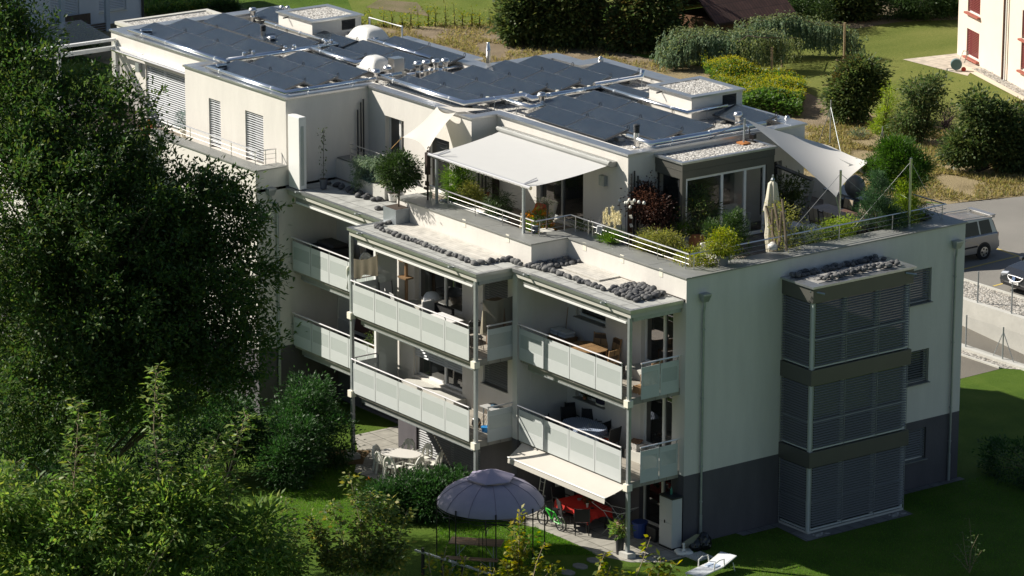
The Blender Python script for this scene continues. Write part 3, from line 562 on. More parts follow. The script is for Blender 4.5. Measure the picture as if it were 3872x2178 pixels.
# small fittings
m = MB(); m.box(-19.85,-19.13,-2.12,-1.82,8.3,10.92); o = m.build('white_shaft', WHITEP, B, bevel=.02); o['label'] = 'tall white shaft standing on the left balcony roof'
m = MB(); m.box(-19.128,-19.12,-2.05,-1.93,8.45,10.6); m.build('louvre_strip', PERF, o)
def rods(pts, M_=None):
    for x, y, z0, z1 in pts:
        m = MB(); m.box(x-.02,x+.02,y-.022,y+.022,z0,z1); m.build('wall_rod', DARKM, B)
rods([(-19.97+.06,.90,8.95,10.66),(-19.97+.06,1.04,9.1,10.92),(-19.97+.06,1.15,8.85,11.02)]); rods([(-6.22,2.62,8.5,10.80),(-6.22,2.75,8.6,10.88),(-6.22,2.9,8.4,10.69)]); rods([(-13.62,1.7,8.4,10.2),(-13.62,1.85,8.4,10.5),(-13.62,2.0,8.4,10.0)])
for x in (-7.55,): m = MB(); m.box(x-.14,x+.14,2.38,2.535,10.15,10.5); m.build('wall_lamp', STEEL, B)
m = MB(); m.box(-31.9,-31.65,-1.16,-1.005,10.2,10.55); m.build('wall_lamp', STEEL, B)
for c, x, y, ax, v in (('E1',437,795,1,-1.5),('E1',1117,1033,1,-1.5),('E2',752,845,1,0),('E2',1417,1062,1,0),('E2',2107,1308,1,0)):
    p = hit(c,x,y,v,ax); m = MB(); m.box(p.x-.09,p.x+.09,v-.012,v-.001,p.z-.15,p.z+.12); m.build('overflow_plate', CREAM, B)
m = MB(); m.box(-31.6,-26.85,-1.22,-1.005,10.72,10.9); o = m.build('awning_case', WHITEP, B); m = MB(); m.tube([(-33.4,-1.28,10.8),(-26.95,-1.28,10.8)],.06,8); m.build('awning_bar', INOX, o)
# terrace railings (three lines of rail)
def railing(path, z, h=.52, posts=(), top=.024):
    m = MB(); P = [Vector((p[0],p[1],0)) for p in path]
    m.tube([p+Vector((0,0,z+h)) for p in P], top, 8); o = m.build('terrace_railing', INOX, B); k = MB()
    for q in (.36,.19): k.tube([p+Vector((0,0,z+h*q/.52)) for p in P], .008, 5)
    k.build('rail_wire', WIRE, o)
    for x, y in posts:
        k = MB(); k.tube([(x,y,z),(x,y,z+h-.02)], .018, 6); k.build('rail_post', INOX, o)
railing([(-13.2,-.86),(-6.95,-.86)], ZP, posts=[(-12.9,-.86),(-11.86,-.86),(-10.28,-.86),(-8.73,-.86),(-7.08,-.86)])
railing([(-6.9,-.84),(-6.9,.62),(-5.85,.62)], ZP, posts=[(-6.9,-.68),(-6.9,.35),(-6.65,.62),(-5.95,.62)]); railing([(-5.82,.64),(-.68,.64)], ZP, posts=[(-5.75,.64),(-5.1,.64),(-3.8,.64),(-2.3,.64),(-.86,.64)])
railing([(-.66,.66),(-.66,11.68),(-4.2,11.68)], ZP, posts=[(-.66,.82),(-.66,2.33),(-.66,4.6),(-.66,6.96),(-.66,9.3),(-.68,11.55),(-2.4,11.68),(-4.1,11.68)])
railing([(-27.2,-2.95),(-20.62,-2.95)], ZP, posts=[(-26.65,-2.95),(-25.08,-2.95),(-23.7,-2.95),(-22.3,-2.95),(-20.72,-2.95)]); railing([(-20.6,-2.85),(-20.5,-2.2)], ZP, posts=[(-20.58,-2.6),(-20.5,-2.22)]); railing([(-19.6,.34),(-17.3,.34)], ZP, posts=[(-19.55,.34),(-17.35,.34)])
# ================================================================ roof equipment
def collector(label, group):
    t = thing('solar_collector', label, 'solar collector', group=group)
    L, D, RZ = 2.25, 1.02, .235; a = math.atan2(RZ, D); M = Matrix.Rotation(a, 3, 'X'); c = Vector((0, -D/2, -RZ/2))
    m = MB(); m.obox(c, L, math.hypot(D,RZ), .06, M); f = m.build('frame', SOLARF, t)
    m = MB(); m.obox(c + M @ Vector((0,0,.032)), L-.07, math.hypot(D,RZ)-.06, .006, M); m.build('absorber', SOLAR, t)
    m = MB(); 
    for x in (-.7,.7):
        for ya, yb in ((-.2,.05),(-D-.08,-D+.14)): m = MB(); m.box(x-.13,x+.13,ya,yb,-.47,-.34); m.build('ballast_block', CONC, t)
    m = MB(); m.tube([(L/2-.05+.06*math.cos(q), .02, .06+.075*math.sin(q)) for q in np.linspace(-.6,3.7,9)], .012, 5); m.build('hose', BLACK, t)
    return t
ORDN = ['first','second','third','fourth']
rows = [('left wing',[(-32.1,.56,3),(-32.1,1.95,3),(-32.1,3.65,3),(-32.1,5.9,1)]),('front left',[(-24.55,-.50,2),(-24.55,.92,2),(-24.55,2.28,2)]),('skylight',[(-24.55,3.67,1),(-27.0,4.95,1),(-24.75,5.2,2),(-24.65,6.60,2)]),
 ('middle',[(-18.75,3.10,2),(-18.75,4.52,2),(-18.75,5.97,2),(-18.75,7.45,2),(-18.75,8.84,2),(-16.5,10.14,1)]),('right',[(-11.9,4.28,2),(-12.95,5.64,3),(-12.85,6.98,3),(-13.3,8.3,1),(-8.2,9.63,1)])]
RN = ['front','second','third','fourth','fifth','back']
proto = None; COL = {}
for fld, rr in rows:
    for ri, (x, y, n) in enumerate(rr):
        for k in range(n):
            rn = RN[ri] if ri < len(rr)-1 else 'back'
            lab = f'{ORDN[k]} solar collector from the left, {rn} row of the {fld} roof field' if n > 1 else f'single solar collector forming the {rn} row of the {fld} roof field'
            if proto is None: proto = collector(lab, 'solar collectors on the flat roof'); c = proto
            else: c = copy_tree(proto); tag(c, lab, None, 'solar collectors on the flat roof')
            c.location = (x+2.27*k, y, ZR+.17)
def pipe(pts, label, r=.085, z=ZR+.13):
    P = [Vector((p[0],p[1],p[2] if len(p) > 2 else z)) for p in pts]; m = MB(); m.tube(P, r, 12); o = m.build('insulated_pipe', FOIL, None, smooth=False)
    for p in o.data.polygons: p.use_smooth = len(p.vertices) == 4
    tag(o, label, 'pipe', 'silver insulated pipes on the roof'); off = o.location; ORI[o.name] = Vector(off)
    for a, b in zip(P[:-1], P[1:]):
        n = max(1, int((b-a).length/1.5)); d = (b-a).normalized()
        k = MB()
        for i in range(n):
            q = a+(b-a)*((i+.5)/n); k.tube([q-d*.02, q+d*.02], r+.006, 12)
        k.build('pipe_band', FOIL, o)
        k = MB()
        for i in range(n):
            q = a+(b-a)*((i+.5)/n); k.tube([(q.x,q.y,11.2),(q.x,q.y,q.z-r*.6)], .014, 5)
        k.build('pipe_stand', STEEL, o)
    return o
pipe([(-32.2,-.2),(-32.6,-.88),(-25.7,-.88)], 'silver pipe along the front edge of the far left collectors')
pipe([(-25.35,-1.2),(-25.4,-1.95),(-20.25,-1.95),(-20.25,1.9)], 'silver pipe turning the front corner of the left roof')
pipe([(-26.0,-.72),(-26.0,4.1)], 'thick silver pipe running back between the left roof fields', r=.1)
pipe([(-30.9,4.1),(-26.05,4.1),(-26.05,3.9)], 'silver pipe passing in front of the stair head')
pipe([(-26.0,2.9),(-22.95,2.87),(-22.95,3.8),(-22.1,3.86)], 'silver pipe with double bend behind the front left collectors')
pipe([(-25.9,5.9),(-25.92,5.55),(-21.95,5.58)], 'silver pipe in front of the rearmost left collectors')
pipe([(-20.34,3.1),(-20.38,2.24),(-15.15,2.2),(-15.0,4.65),(-14.4,4.6),(-14.4,7.6)], 'long silver pipe around the middle collectors', r=.1)
pipe([(-21.15,3.9,11.32),(-21.15,6.6,11.32)], 'silver pipe behind the row of roof vents', r=.07); pipe([(-14.95,3.7),(-13.3,3.68),(-13.3,4.2)], 'short silver pipe leading to the lone roof vent by the awning wall')
pipe([(-14.9,7.72),(-14.95,9.9),(-14.95,9.95,11.85)], 'silver pipe at the back right of the middle collectors'); pipe([(-14.38,7.62),(-9.5,7.62),(-9.5,9.4)], 'silver pipe wrapping the lift head', r=.08)
pipe([(-7.9,3.75),(-6.6,3.75),(-6.6,8.7)], 'silver pipe along the right roof edge above the winter garden', r=.1)
for x, y in ((-26.0,0),(-26.0,.4),(-26.0,1.8),(-26.0,2.2),(-26.0,3.6),(-26.0,3.85)):
    m = MB(); m.lathe([(.07,0),(.07,.12),(.05,.16),(.01,.17)], (x,y,ZR+.2), 10); m.build('pipe_valve', FOIL, RO)
for p in (hit('D3',1690,830,ZR+.2), hit('D4',265,760,ZR+.2), hit('D4',790,735,ZR+.2), hit('D4',1245,670,ZR+.2)): m = MB(); m.lathe([(.06,0),(.06,.12)], (p.x,p.y,p.z-.1), 8); m.build('pipe_valve', CREAM, RO)
def vent(x, y, kind, h=.72):
    m = MB(); z = 11.2; c = (x, y, z)
    if kind == 'lantern': m.lathe([(.09,0),(.09,h*.38),(.12,h*.40),(.10,h*.45),(.085,h*.52),(.10,h*.62),(.115,h*.78),(.17,h*.80),(.165,h*.86),(.13,h*.98),(.10,h),(.09,h*.99)], c, 14)
    if kind == 'louvre':
        m.lathe([(.12,0),(.12,.12),(.095,.16),(.095,h*.72)], c, 14); m.build('roof_vent', INOX, RO); m = MB()
        for k in range(4): zz = h*.72+k*h*.075; m.lathe([(.08,zz),(.115,zz),(.115,zz+.02),(.08,zz+.045)], c, 14)
        m.lathe([(.12,h*1.0),(.11,h*1.03),(.04,h*1.06)], c, 14); m.build('vent_louvre', DARKM, RO); return
    if kind == 'cap': m.lathe([(.09,0),(.09,h*.6),(.10,h*.62),(.10,h*.8),(.07,h*.95),(.03,h)], c, 14)
    if kind == 'flue': m.lathe([(.085,0),(.085,h*.7),(.1,h*.72),(.08,h*.74),(.06,h*.97),(.05,h)], c, 14)
    o = m.build('roof_vent', INOX, RO)
    for p in o.data.polygons: p.use_smooth = len(p.vertices) == 4
def vh(c, x, y): p = hit(c, x, y, ZR-.2); return p.x, p.y
vent(*vh('D2',215,310),'lantern',.62); vent(*vh('D2',365,600),'louvre',.68); vent(*vh('D2',485,660),'lantern',.45); vent(-20.55,2.15,'lantern',.68)
for p in ((115,640),(250,550)): pass
vent(*vh('D3',250,590),'lantern',.62)
for x, h in ((685,.72),(805,.70),(945,.66),(1080,.62)): vent(*vh('D3',x,{685:560,805:535,945:505,1080:480}[x]),'lantern',h)
vent(*vh('D3',875,520),'cap',.36); vent(*vh('D3',925,500),'cap',.2); vent(*vh('D4',565,980),'lantern',.62); vent(*vh('A3',1255,1165),'louvre',.88); vent(*vh('D5',1345,890),'lantern',.68)
vent(-7.3,9.85,'cap',.40); vent(-7.25,10.25,'cap',.36); vent(-20.7,7.25,'flue',1.0); vent(-18.2,10.55,'cap',.5); vent(-33.0,6.2,'cap',.5); vent(-32.8,6.35,'cap',.5)
for c, x, y in (('D4',400,1040),('D4',460,1030),('D4',520,1010)): q = vh(c,x,y); m = MB(); m.lathe([(.07,0),(.07,.32)], (*q,11.2), 10); m.build('roof_vent', INOX, RO)
q = vh('D3',375,560); m = MB(); m.box(q[0]-.2,q[0]+.2,q[1]-.22,q[1]+.22,11.2,12.05); m.build('roof_cowl', INOX, RO)
def dome(x, y, w, d, lab):
    n = 14; m = MB(); V = []; F = []
    for i in range(n+1):
        for j in range(n+1):
            a, b = i/n*2-1, j/n*2-1; V.append((x+a*w/2, y+b*d/2, 11.52+.42*((1-a**4)*(1-b**4))**.6))
    for i in range(n):
        for j in range(n): F.append((i*(n+1)+j,(i+1)*(n+1)+j,(i+1)*(n+1)+j+1,i*(n+1)+j+1))
    m.add(V,F); o = m.build('skylight_dome', mat('dome_plastic',(.80,.79,.75),.3,trans=.2), RO, smooth=True); o['label'] = lab
    k = MB(); k.box(x-w/2-.06,x+w/2+.06,y-d/2-.06,y+d/2+.06,11.46,11.53); k.build('dome_rim', WHITEP, o); k = MB(); k.box(x-w/2,x+w/2,y-d/2,y+d/2,11.2,11.46); k.build('dome_kerb', DARKM, o)
dome(-26.75,6.05,1.35,1.0,'white skylight dome beside the stair head'); dome(-22.2,3.25,1.0,.8,'white skylight dome half hidden behind the vents')
m = MB(); m.tube([(-28.0,6.95,11.5),(-28.0,6.95,11.95),(-25.9,7.0,11.95),(-25.9,7.0,11.5)],.035,6); m.build('roof_rail', WHITEP, RO)
# raised ornament pole and floodlight on the winter garden roof
p = hit('D5',1420,1080,11.27); t = wthing('sail_mast', 'short grey mast on an orange base plate on the gravel roof, holding the sail corner', 'mast', p)
m = MB(); m.tube([p, p+Vector((.02,.02,.88))], .035, 8); m.build('pole', STEEL, t); m = MB(); m.box(p.x-.19,p.x+.19,p.y-.16,p.y+.16,p.z,p.z+.05); m.build('base_plate', mat('rusty_orange',(.42,.16,.04),.7), t); MAST = p+Vector((.02,.02,.86))
m = MB(); m.tube([MAST, hit('D5',870,1080,11.3)], .014, 5); m.build('stay', DARKM, t)
p = hit('D5',1540,1060,11.27); t = wthing('floodlight', 'small black floodlight on a bracket on the gravel roof beside the mast', 'floodlight', p)
m = MB(); m.obox(p+Vector((0,0,.2)),.16,.22,.16,rotz(.4)); m.build('lamp_head', BLACK, t); m = MB(); m.tube([p+Vector((-.1,-.05,.25)),p+Vector((-.12,-.05,.46)),p+Vector((-.32,-.1,.48))],.02,6); m.tube([p+Vector((-.2,-.1,.05)),p+Vector((.2,.1,.02))],.03,6); m.tube([p+Vector((0,0,0)),p+Vector((0,0,.15))],.02,6); m.build('bracket', BLACK, t)
# ================================================================ cobbles, each a stone
def stone_mesh(k):
    bm = bmesh.new(); bmesh.ops.create_icosphere(bm, subdivisions=2, radius=1); r = random.Random(k)
    ax = [Vector((r.uniform(-1,1),r.uniform(-1,1),r.uniform(-1,1))).normalized() for _ in range(7)]; lv = [r.uniform(.62,.85) for _ in range(7)]
    for v in bm.verts:
        for a, l in zip(ax, lv):
            d = v.co.dot(a)
            if d > l: v.co -= a*(d-l)
        v.co *= r.uniform(.97,1.03)
    me = bpy.data.meshes.new('cobble'); bm.to_mesh(me); bm.free(); me.materials.append(STONE); me.polygons.foreach_set('use_smooth', [True]*len(me.polygons)); return me
SM = [stone_mesh(k) for k in range(9)]
def cobble(x, y, z, s, label, group):
    o = bpy.data.objects.new('cobble', random.choice(SM)); scene.collection.objects.link(o); o.scale = (s*random.uniform(.85,1.3), s*random.uniform(.8,1.1), s*random.uniform(.65,.9)); o.rotation_euler = (random.uniform(-.3,.3),random.uniform(-.3,.3),random.uniform(0,6.3)); o.location = (x, y, z+s*.55); tag(o, label, 'stone', group)
def line(pts, n, s, z, lab, grp, jit=.035):
    P = [Vector(p) for p in pts]; Ls = [(b-a).length for a, b in zip(P[:-1],P[1:])]; T = sum(Ls)
    for i in range(n):
        d = T*(i+.5)/n; k = 0
        while d > Ls[k] and k < len(Ls)-1: d -= Ls[k]; k += 1
        q = P[k]+(P[k+1]-P[k])*(d/Ls[k]); cobble(q.x+random.gauss(0,jit), q.y+random.gauss(0,jit), z, s*random.uniform(.8,1.15), lab, grp)
def patch(x0, x1, y0, y1, n, s, z, lab, grp, z2=.0):
    pts = []
    tries = 0
    while len(pts) < n and tries < 9000:
        tries += 1; x, y = random.uniform(x0,x1), random.uniform(y0,y1)
        if all((x-a)**2+(y-b)**2 > (s*1.25)**2 for a, b in pts): pts.append((x,y)); cobble(x,y,z+random.uniform(0,z2),s*random.uniform(.85,1.15),lab,grp)
G1_, G2_, G0_, G3_ = 'cobbles on the left balcony roof','cobbles on the right balcony roof','cobbles on the far left balcony roof','cobbles on the bay roof'
line([(-13.55,-2.05),(-13.4,-2.5),(-13.35,-2.85),(-7.35,-2.88)], 52, .105, 8.262, 'grey cobble in the edging row of the left balcony roof', G1_)
line([(-7.4,-2.75),(-7.3,-1.75),(-6.5,-1.75)], 12, .13, 8.262, 'big grey cobble in the curved end row of the left balcony roof', G1_)
line([(-6.3,-1.65),(-5.3,-1.4),(-2.4,-1.38)], 32, .12, 8.262, 'grey cobble in the edging row of the right balcony roof', G2_); patch(-6.15,-5.5,-1.35,-.1,34,.115,8.262,'grey cobble in the shaded heap behind the parapet step', G2_, .04); patch(-2.35,-.8,-1.4,-.12,74,.115,8.262,'grey cobble in the heap at the corner end of the right balcony roof', G2_, .05)
line([(-19.3,-.75),(-18.3,-.65),(-17.3,-.85),(-16.3,-.75)], 26, .12, 8.262, 'dark grey cobble in the drain row of the far left balcony roof', G0_, .1); line([(-15.35,-1.45),(-15.25,-1.0)], 6, .11, 8.262, 'grey cobble beside the zinc planter', G0_)
patch(.12,.5,4.2,8.0,44,.10,8.43,'dark cobble in the shaded wall row of the bay roof', G3_, .03); patch(1.0,1.32,4.7,8.0,38,.095,8.475,'grey cobble in the outer row of the bay roof', G3_, .03)
# ================================================================ awnings and sails
def cloth(m, P00, P10, P01, P11, nu=14, nv=10, sag=.05, belly=0.0):
    V = []; F = []; P00, P10, P01, P11 = map(Vector, (P00,P10,P01,P11))
    for i in range(nu+1):
        for j in range(nv+1):
            a, b = i/nu, j/nv; p = P00*(1-a)*(1-b)+P10*a*(1-b)+P01*(1-a)*b+P11*a*b; V.append(p-Vector((0,0,sag*4*b*(1-b)+belly*4*a*(1-a))))
    for i in range(nu):
        for j in range(nv): F.append((i*(nv+1)+j,(i+1)*(nv+1)+j,(i+1)*(nv+1)+j+1,i*(nv+1)+j+1))
    m.add(V,F)
t = wthing('terrace_awning', 'large white extended awning over the terrace seating, on two steel posts', 'awning', (-10,1,8.3))
m = MB(); cloth(m, (-13.1,2.3,11.0),(-6.98,2.3,11.0),(-12.9,-.86,10.66),(-7.2,-.86,10.66), 24, 16, .06); m.build('fabric', AWN, t, smooth=True)
m = MB(); m.box(-13.25,-6.9,2.28,2.53,10.92,11.1); m.tube([(-13.25,2.24,11.05),(-6.88,2.24,11.05)],.1,10); m.build('cassette', ZINCD, t); m = MB(); m.tube([(-13.0,-.9,10.64),(-7.1,-.9,10.64)],.065,10); m.build('front_bar', INOX, t)
for x in (-12.5,-7.52):
    m = MB(); m.box(x-.04,x+.04,-.92,-.84,ZP if x > -10 else ZP,10.6); m.build('post', STEEL, t); m = MB(); m.tube([(x-.0,-.88,10.68),(x+.35,-.55,10.86)],.03,5); m.tube([(x,-.88,10.7),(x+.1,-.4,10.86)],.012,4); m.build('clamp', INOX, t)
t = wthing('small_sail', 'cream canvas sail hung from the roof edge over the terrace door', 'shade sail', (-16,1,8.3))
m = MB(); a, b = Vector((-15.62,1.36,11.52)), Vector((-14.5,1.36,11.52)); c = hit('G1',625,825,1.15,1)-Vector((0,0,0)); c = hit('G1',625,825,.3,1); d = hit('G1',950,1030,-.9,1); d = Vector((d.x,d.y,d.z))
def sailgrid(m, a, b, c, d, n=16, curve=.22, sag=.25):
    V = []; F = []
    for i in range(n+1):
        for j in range(n+1):
            s, q = i/n, j/n
            s2 = .5+(s-.5)*(1-curve*4*q*(1-q)); q2 = .5+(q-.5)*(1-curve*4*s*(1-s))
            p = a*(1-s2)*(1-q2)+b*s2*(1-q2)+c*(1-s2)*q2+d*s2*q2; V.append(p-Vector((0,0,sag*16*s*(1-s)*q*(1-q))))
    for i in range(n):
        for j in range(n): F.append((i*(n+1)+j,(i+1)*(n+1)+j,(i+1)*(n+1)+j+1,i*(n+1)+j+1))
    m.add(V,F)
sailgrid(m, a, b, c, d, 18, .20, .12); cloth(m, (-15.6,1.38,11.53),(-14.45,1.38,11.53),(-14.25,2.3,11.56),(-14.1,2.4,11.55), 6, 4, .0); m.build('canvas', CANVAS, t, smooth=True)
m = MB(); e = hit('G1',480,975,.2,1); m.tube([c,e],.012,4); m.build('rope', mat('ochre_rope',(.45,.28,.10),.8), t)
t = wthing('sail_pole', 'dark slim post with a hooked top at the terrace edge, holding the cream sail', 'post', (d.x,d.y,8.3))
m = MB(); q = Vector((d.x+.02,d.y,0)); m.tube([(q.x,q.y,ZP-.02),(q.x,q.y,d.z+.1)],.035,6); m.box(q.x-.07,q.x+.07,q.y-.07,q.y+.07,d.z-.75,d.z+.02); m.tube([(q.x+.08+.07*math.cos(s),q.y,d.z+.15+.09*math.sin(s)) for s in np.linspace(-2.6,3.2,9)],.018,5); m.build('post', mat('rusty_dark',(.035,.02,.015),.7), t)
m = MB(); m.box(q.x-.12,q.x+.05,q.y-.03,q.y+.03,d.z-1.15,d.z-1.0); m.box(q.x-.2,q.x+.02,q.y-.03,q.y+.03,d.z-1.3,d.z-1.22); m.build('bracket', mat('rusty_dark2',(.05,.02,.012),.7), t)
# the big twisted sail
ca = MAST; cb = hit('A7',975,185,9.8,1); cb = Vector((-6.0,11.6,10.4)) if False else hit('A7',975,185,11.5,1); cc = hit('A7',1018,535,8.4,1); cd = hit('A7',1240,290,10.6,1); ce = hit('A7',1375,470,11.2,1)
t = wthing('shade_sail', 'big grey white twisted sail stretched over the right end of the terrace', 'shade sail', (-3.5,9,8.3))
m = MB(); sailgrid(m, ca, cb, cc, cd, 22, .085, .06)
V0 = len(m.v); m.build('canvas', SAIL, t, smooth=True)
m = MB(); sailgrid(m, cd.lerp(ca,.25)-Vector((0,0,.25)), cd.lerp(ca,.1)-Vector((0,0,.3)), ce-Vector((0,0,.02)), ce, 8, .05, .05); m.build('canvas', SAIL, t, smooth=True)
m = MB(); m.tube([cc, Vector((cc.x+.15,cc.y+.1,9.2))],.018,5); m.tube([ce, hit('D8',1195,845,10.0,1)],.012,4); m.build('rope', mat('green_rope',(.25,.33,.18),.8), t)
STAYM = mat('stay_wire', (.30,.30,.29), .6)
def mast(c0, c1, lab, stays):
    p = hit(*c0, ZP); q = hit(*c1, p.y, 1); t = wthing('sail_post', lab, 'post', p); m = MB(); m.tube([p, Vector((p.x,p.y,q.z))], .042, 8); m.build('pole', INOX, t); m = MB()
    for s in stays: m.tube([Vector((p.x,p.y,q.z-.12)), s], .009, 5)
    m.build('stay', STAYM, t); m = MB(); m.lathe([(.14,0),(.14,.02),(.05,.04)], p, 10); m.build('foot', INOX, t); return Vector((p.x,p.y,q.z-.12))
mast(('D7',1755,975),('D7',1778,180),'tall steel post at the low tip of the big sail', [hit('D7',780,1400,ZP), hit('D8',1100,1275,ZP)])
mast(('D8',1190,1280),('D8',1198,190),'tall steel post on the right terrace parapet with two stays', [hit('D8',310,1300,ZP), hit('D8',1690,1160,ZP)])
# ground floor awning
t = wthing('lower_awning', 'cream awning with hanging valance let out below the right balcony', 'awning', (-3,-2,0))
m = MB(); cloth(m, (-6.05,-2.0,2.33),(-.42,-2.0,2.33),(-5.85,-2.72,2.02),(-.62,-2.72,2.02), 20, 6, .02); m.build('fabric', CANVAS, t, smooth=True); m = MB(); m.quad((-5.85,-2.73,2.0),(-.62,-2.73,2.0),(-.62,-2.75,1.83),(-5.85,-2.75,1.83)); m.build('valance', CANVAS, t)
m = MB(); m.tube([(-5.86,-2.73,2.02),(-.61,-2.73,2.02)],.025,6); m.build('front_bar', WHITEP, t); m = MB(); m.box(-6.1,-.4,-1.98,-1.84,2.2,2.29); m.build('cassette', STEEL, t)
for x in (-5.4,-1.1): m = MB(); m.tube([(x,-1.9,2.25),(x+.5,-2.35,2.1),(x,-2.7,2.0)],.02,6); m.build('arm', WHITEP, t)
# ================================================================ vegetation
def leaf_object(name, P, L, W, m, parent=None, dirs=None, up=.35, jit=.35, kind=None, flat=False):
    """many small kite-shaped leaves; dirs: the way each leaf points"""
    n = len(P); P = np.asarray(P, float)
    D = rng.normal(size=(n,3)) if dirs is None else np.asarray(dirs)+rng.normal(size=(n,3))*jit
    D[:,2] += up if dirs is None else 0; D /= np.linalg.norm(D,axis=1)[:,None]+1e-9
    Nn = rng.normal(size=(n,3))*.6 + np.array([0,0,1.0]); S = np.cross(D,Nn); S /= np.linalg.norm(S,axis=1)[:,None]+1e-9
    l = L*rng.uniform(.65,1.25,size=(n,1)); w = W*rng.uniform(.7,1.2,size=(n,1)); Bn = np.cross(S,D)
    V = np.empty((n,4,3)); V[:,0] = P; V[:,1] = P+D*l*.45+S*w/2+Bn*w*.15; V[:,2] = P+D*l; V[:,3] = P+D*l*.45-S*w/2+Bn*w*.15
    off = np.zeros(3)
    if parent is not None:
        r = parent
        while r.parent: r = r.parent
        off = np.array(ORI[r.name])
    me = bpy.data.meshes.new(name); me.vertices.add(n*4); me.vertices.foreach_set('co', (V.reshape(-1,3)-off).ravel()); me.loops.add(n*4); me.loops.foreach_set('vertex_index', np.arange(n*4)); me.polygons.add(n)
    me.polygons.foreach_set('loop_start', np.arange(0,n*4,4)); me.polygons.foreach_set('loop_total', np.full(n,4)); me.update(); me.materials.append(m)
    o = bpy.data.objects.new(name, me); scene.collection.objects.link(o)
    if parent is not None: o.parent = parent
    if kind: o['kind'] = kind
    return o
def crown(blobs, n, clumps, sig, shell=.55, flat=.7):
    """points in leaf clumps spread through ellipsoids [(centre, radii)]; returns points and outward directions, clump centres"""
    vol = np.array([b[1][0]*b[1][1]*b[1][2] for b in blobs])**.67; vol = vol/vol.sum(); P = []; D = []; Cc = []
    for (c, r), f in zip(blobs, vol):
        k = max(2, int(clumps*f)); u = rng.normal(size=(k,3)); u /= np.linalg.norm(u,axis=1)[:,None]; rad = shell+(1-shell)*rng.random((k,1))**.6; cc = np.array(c)+u*rad*np.array(r)
        q = max(1, int(n*f/k)); idx = np.repeat(np.arange(k), q); g = rng.normal(size=(len(idx),3))*sig*np.array([1,1,flat])*(.6+.8*rng.random((k,1)))[idx]
        P.append(cc[idx]+g); D.append(u[idx]*.8+g/sig*.5); Cc.append(cc)
    return np.concatenate(P), np.concatenate(D), np.concatenate(Cc)
def branches(base, tips, r, mid=None, n=6):
    m = MB(); base = Vector(base)
    for t in tips:
        t = Vector(t); q = base.lerp(t,.45)+Vector((0,0,(t-base).length*.12))
        m.tube([base, q, t], r*random.uniform(.5,1), n, taper=.3)
    return m
def greens(base, v=.35):
    b = np.array(base); return [tuple(b*(1-v)), tuple(b), tuple(b*(1+v)), tuple(b*(1+v*1.4)*np.array([1.15,1.0,.7]))]
LF_CHERRY = leafmat('cherry_leaf', [(.020,.046,.014),(.035,.070,.018),(.055,.092,.022),(.075,.092,.022)], .24, .4)
LF_ELDER = leafmat('elder_leaf', [(.045,.09,.022),(.08,.14,.032),(.12,.18,.045),(.18,.20,.045)], .34, .38, .6)
LF_LAUREL = leafmat('laurel_leaf', [(.012,.035,.010),(.022,.055,.015),(.035,.078,.020)], .18, .42, .5)
LF_DARK = leafmat('dark_shrub_leaf', [(.026,.046,.016),(.045,.070,.024),(.07,.095,.032),(.10,.11,.035)], .25, .4)
LF_SHRUB = leafmat('shrub_leaf', [(.028,.052,.018),(.05,.082,.028),(.075,.105,.035),(.10,.095,.04)], .25, .4)
LF_BROWNY = leafmat('browning_leaf', [(.05,.035,.014),(.075,.06,.02),(.05,.075,.02)], .25, .5)
LF_YEL = leafmat('yellowing_leaf', [(.05,.085,.012),(.10,.13,.016),(.20,.19,.02),(.34,.26,.02)], .35, .4)
LF_VARI = leafmat('variegated_leaf', [(.06,.10,.015),(.17,.20,.02),(.33,.31,.03)], .3, .4)
LF_MUST = leafmat('mustard_leaf', [(.04,.085,.018),(.06,.11,.025),(.085,.13,.03)], .3, .5)
LF_FLOWER = leafmat('mustard_flower', [(.34,.32,.02),(.44,.41,.03)], .3, .6)
LF_PINE = leafmat('pine_needle', [(.020,.042,.012),(.036,.066,.018),(.055,.09,.024)], .2, .5)
LF_PINEB = leafmat('blue_pine_needle', [(.022,.05,.022),(.04,.08,.035),(.06,.10,.045)], .2, .5)
LF_CEDAR = leafmat('cedar_needle', [(.06,.10,.062),(.11,.155,.095),(.16,.20,.11)], .2, .6)
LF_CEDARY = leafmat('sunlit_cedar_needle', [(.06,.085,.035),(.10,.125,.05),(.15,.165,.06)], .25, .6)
LF_LIME = leafmat('lime_needle', [(.09,.15,.02),(.16,.22,.03),(.24,.28,.05)], .3, .5)
LF_RED = leafmat('red_maple_leaf', [(.026,.013,.011),(.045,.022,.016),(.08,.042,.03)], .25, .35, .7)
LF_BAMB = leafmat('bamboo_leaf', [(.035,.075,.012),(.07,.13,.02),(.11,.17,.03)], .35, .4)
LF_OCHRE = leafmat('soft_maple_leaf', [(.09,.11,.025),(.15,.16,.04),(.22,.20,.06)], .35, .45)
LF_BLUE = leafmat('blue_spruce_needle', [(.045,.085,.075),(.075,.12,.105),(.11,.155,.14)], .15, .5)
LF_BAY = leafmat('bay_leaf', [(.018,.034,.010),(.028,.052,.014),(.045,.07,.02)], .15, .4, .5)
LF_MARI = leafmat('marigold', [(.48,.16,.01),(.62,.27,.012),(.55,.20,.01)], .2, .7)
LF_PAMPA = leafmat('pampas_plume', [(.55,.50,.33),(.68,.63,.45)], .4, .8)
LF_DRY = leafmat('dry_grass', [(.16,.13,.06),(.24,.20,.10),(.20,.17,.06),(.11,.13,.04)], .3, .8)
LF_GRASS = leafmat('grass_blade', [(.035,.10,.010),(.06,.145,.014),(.09,.18,.022)], .35, .5)
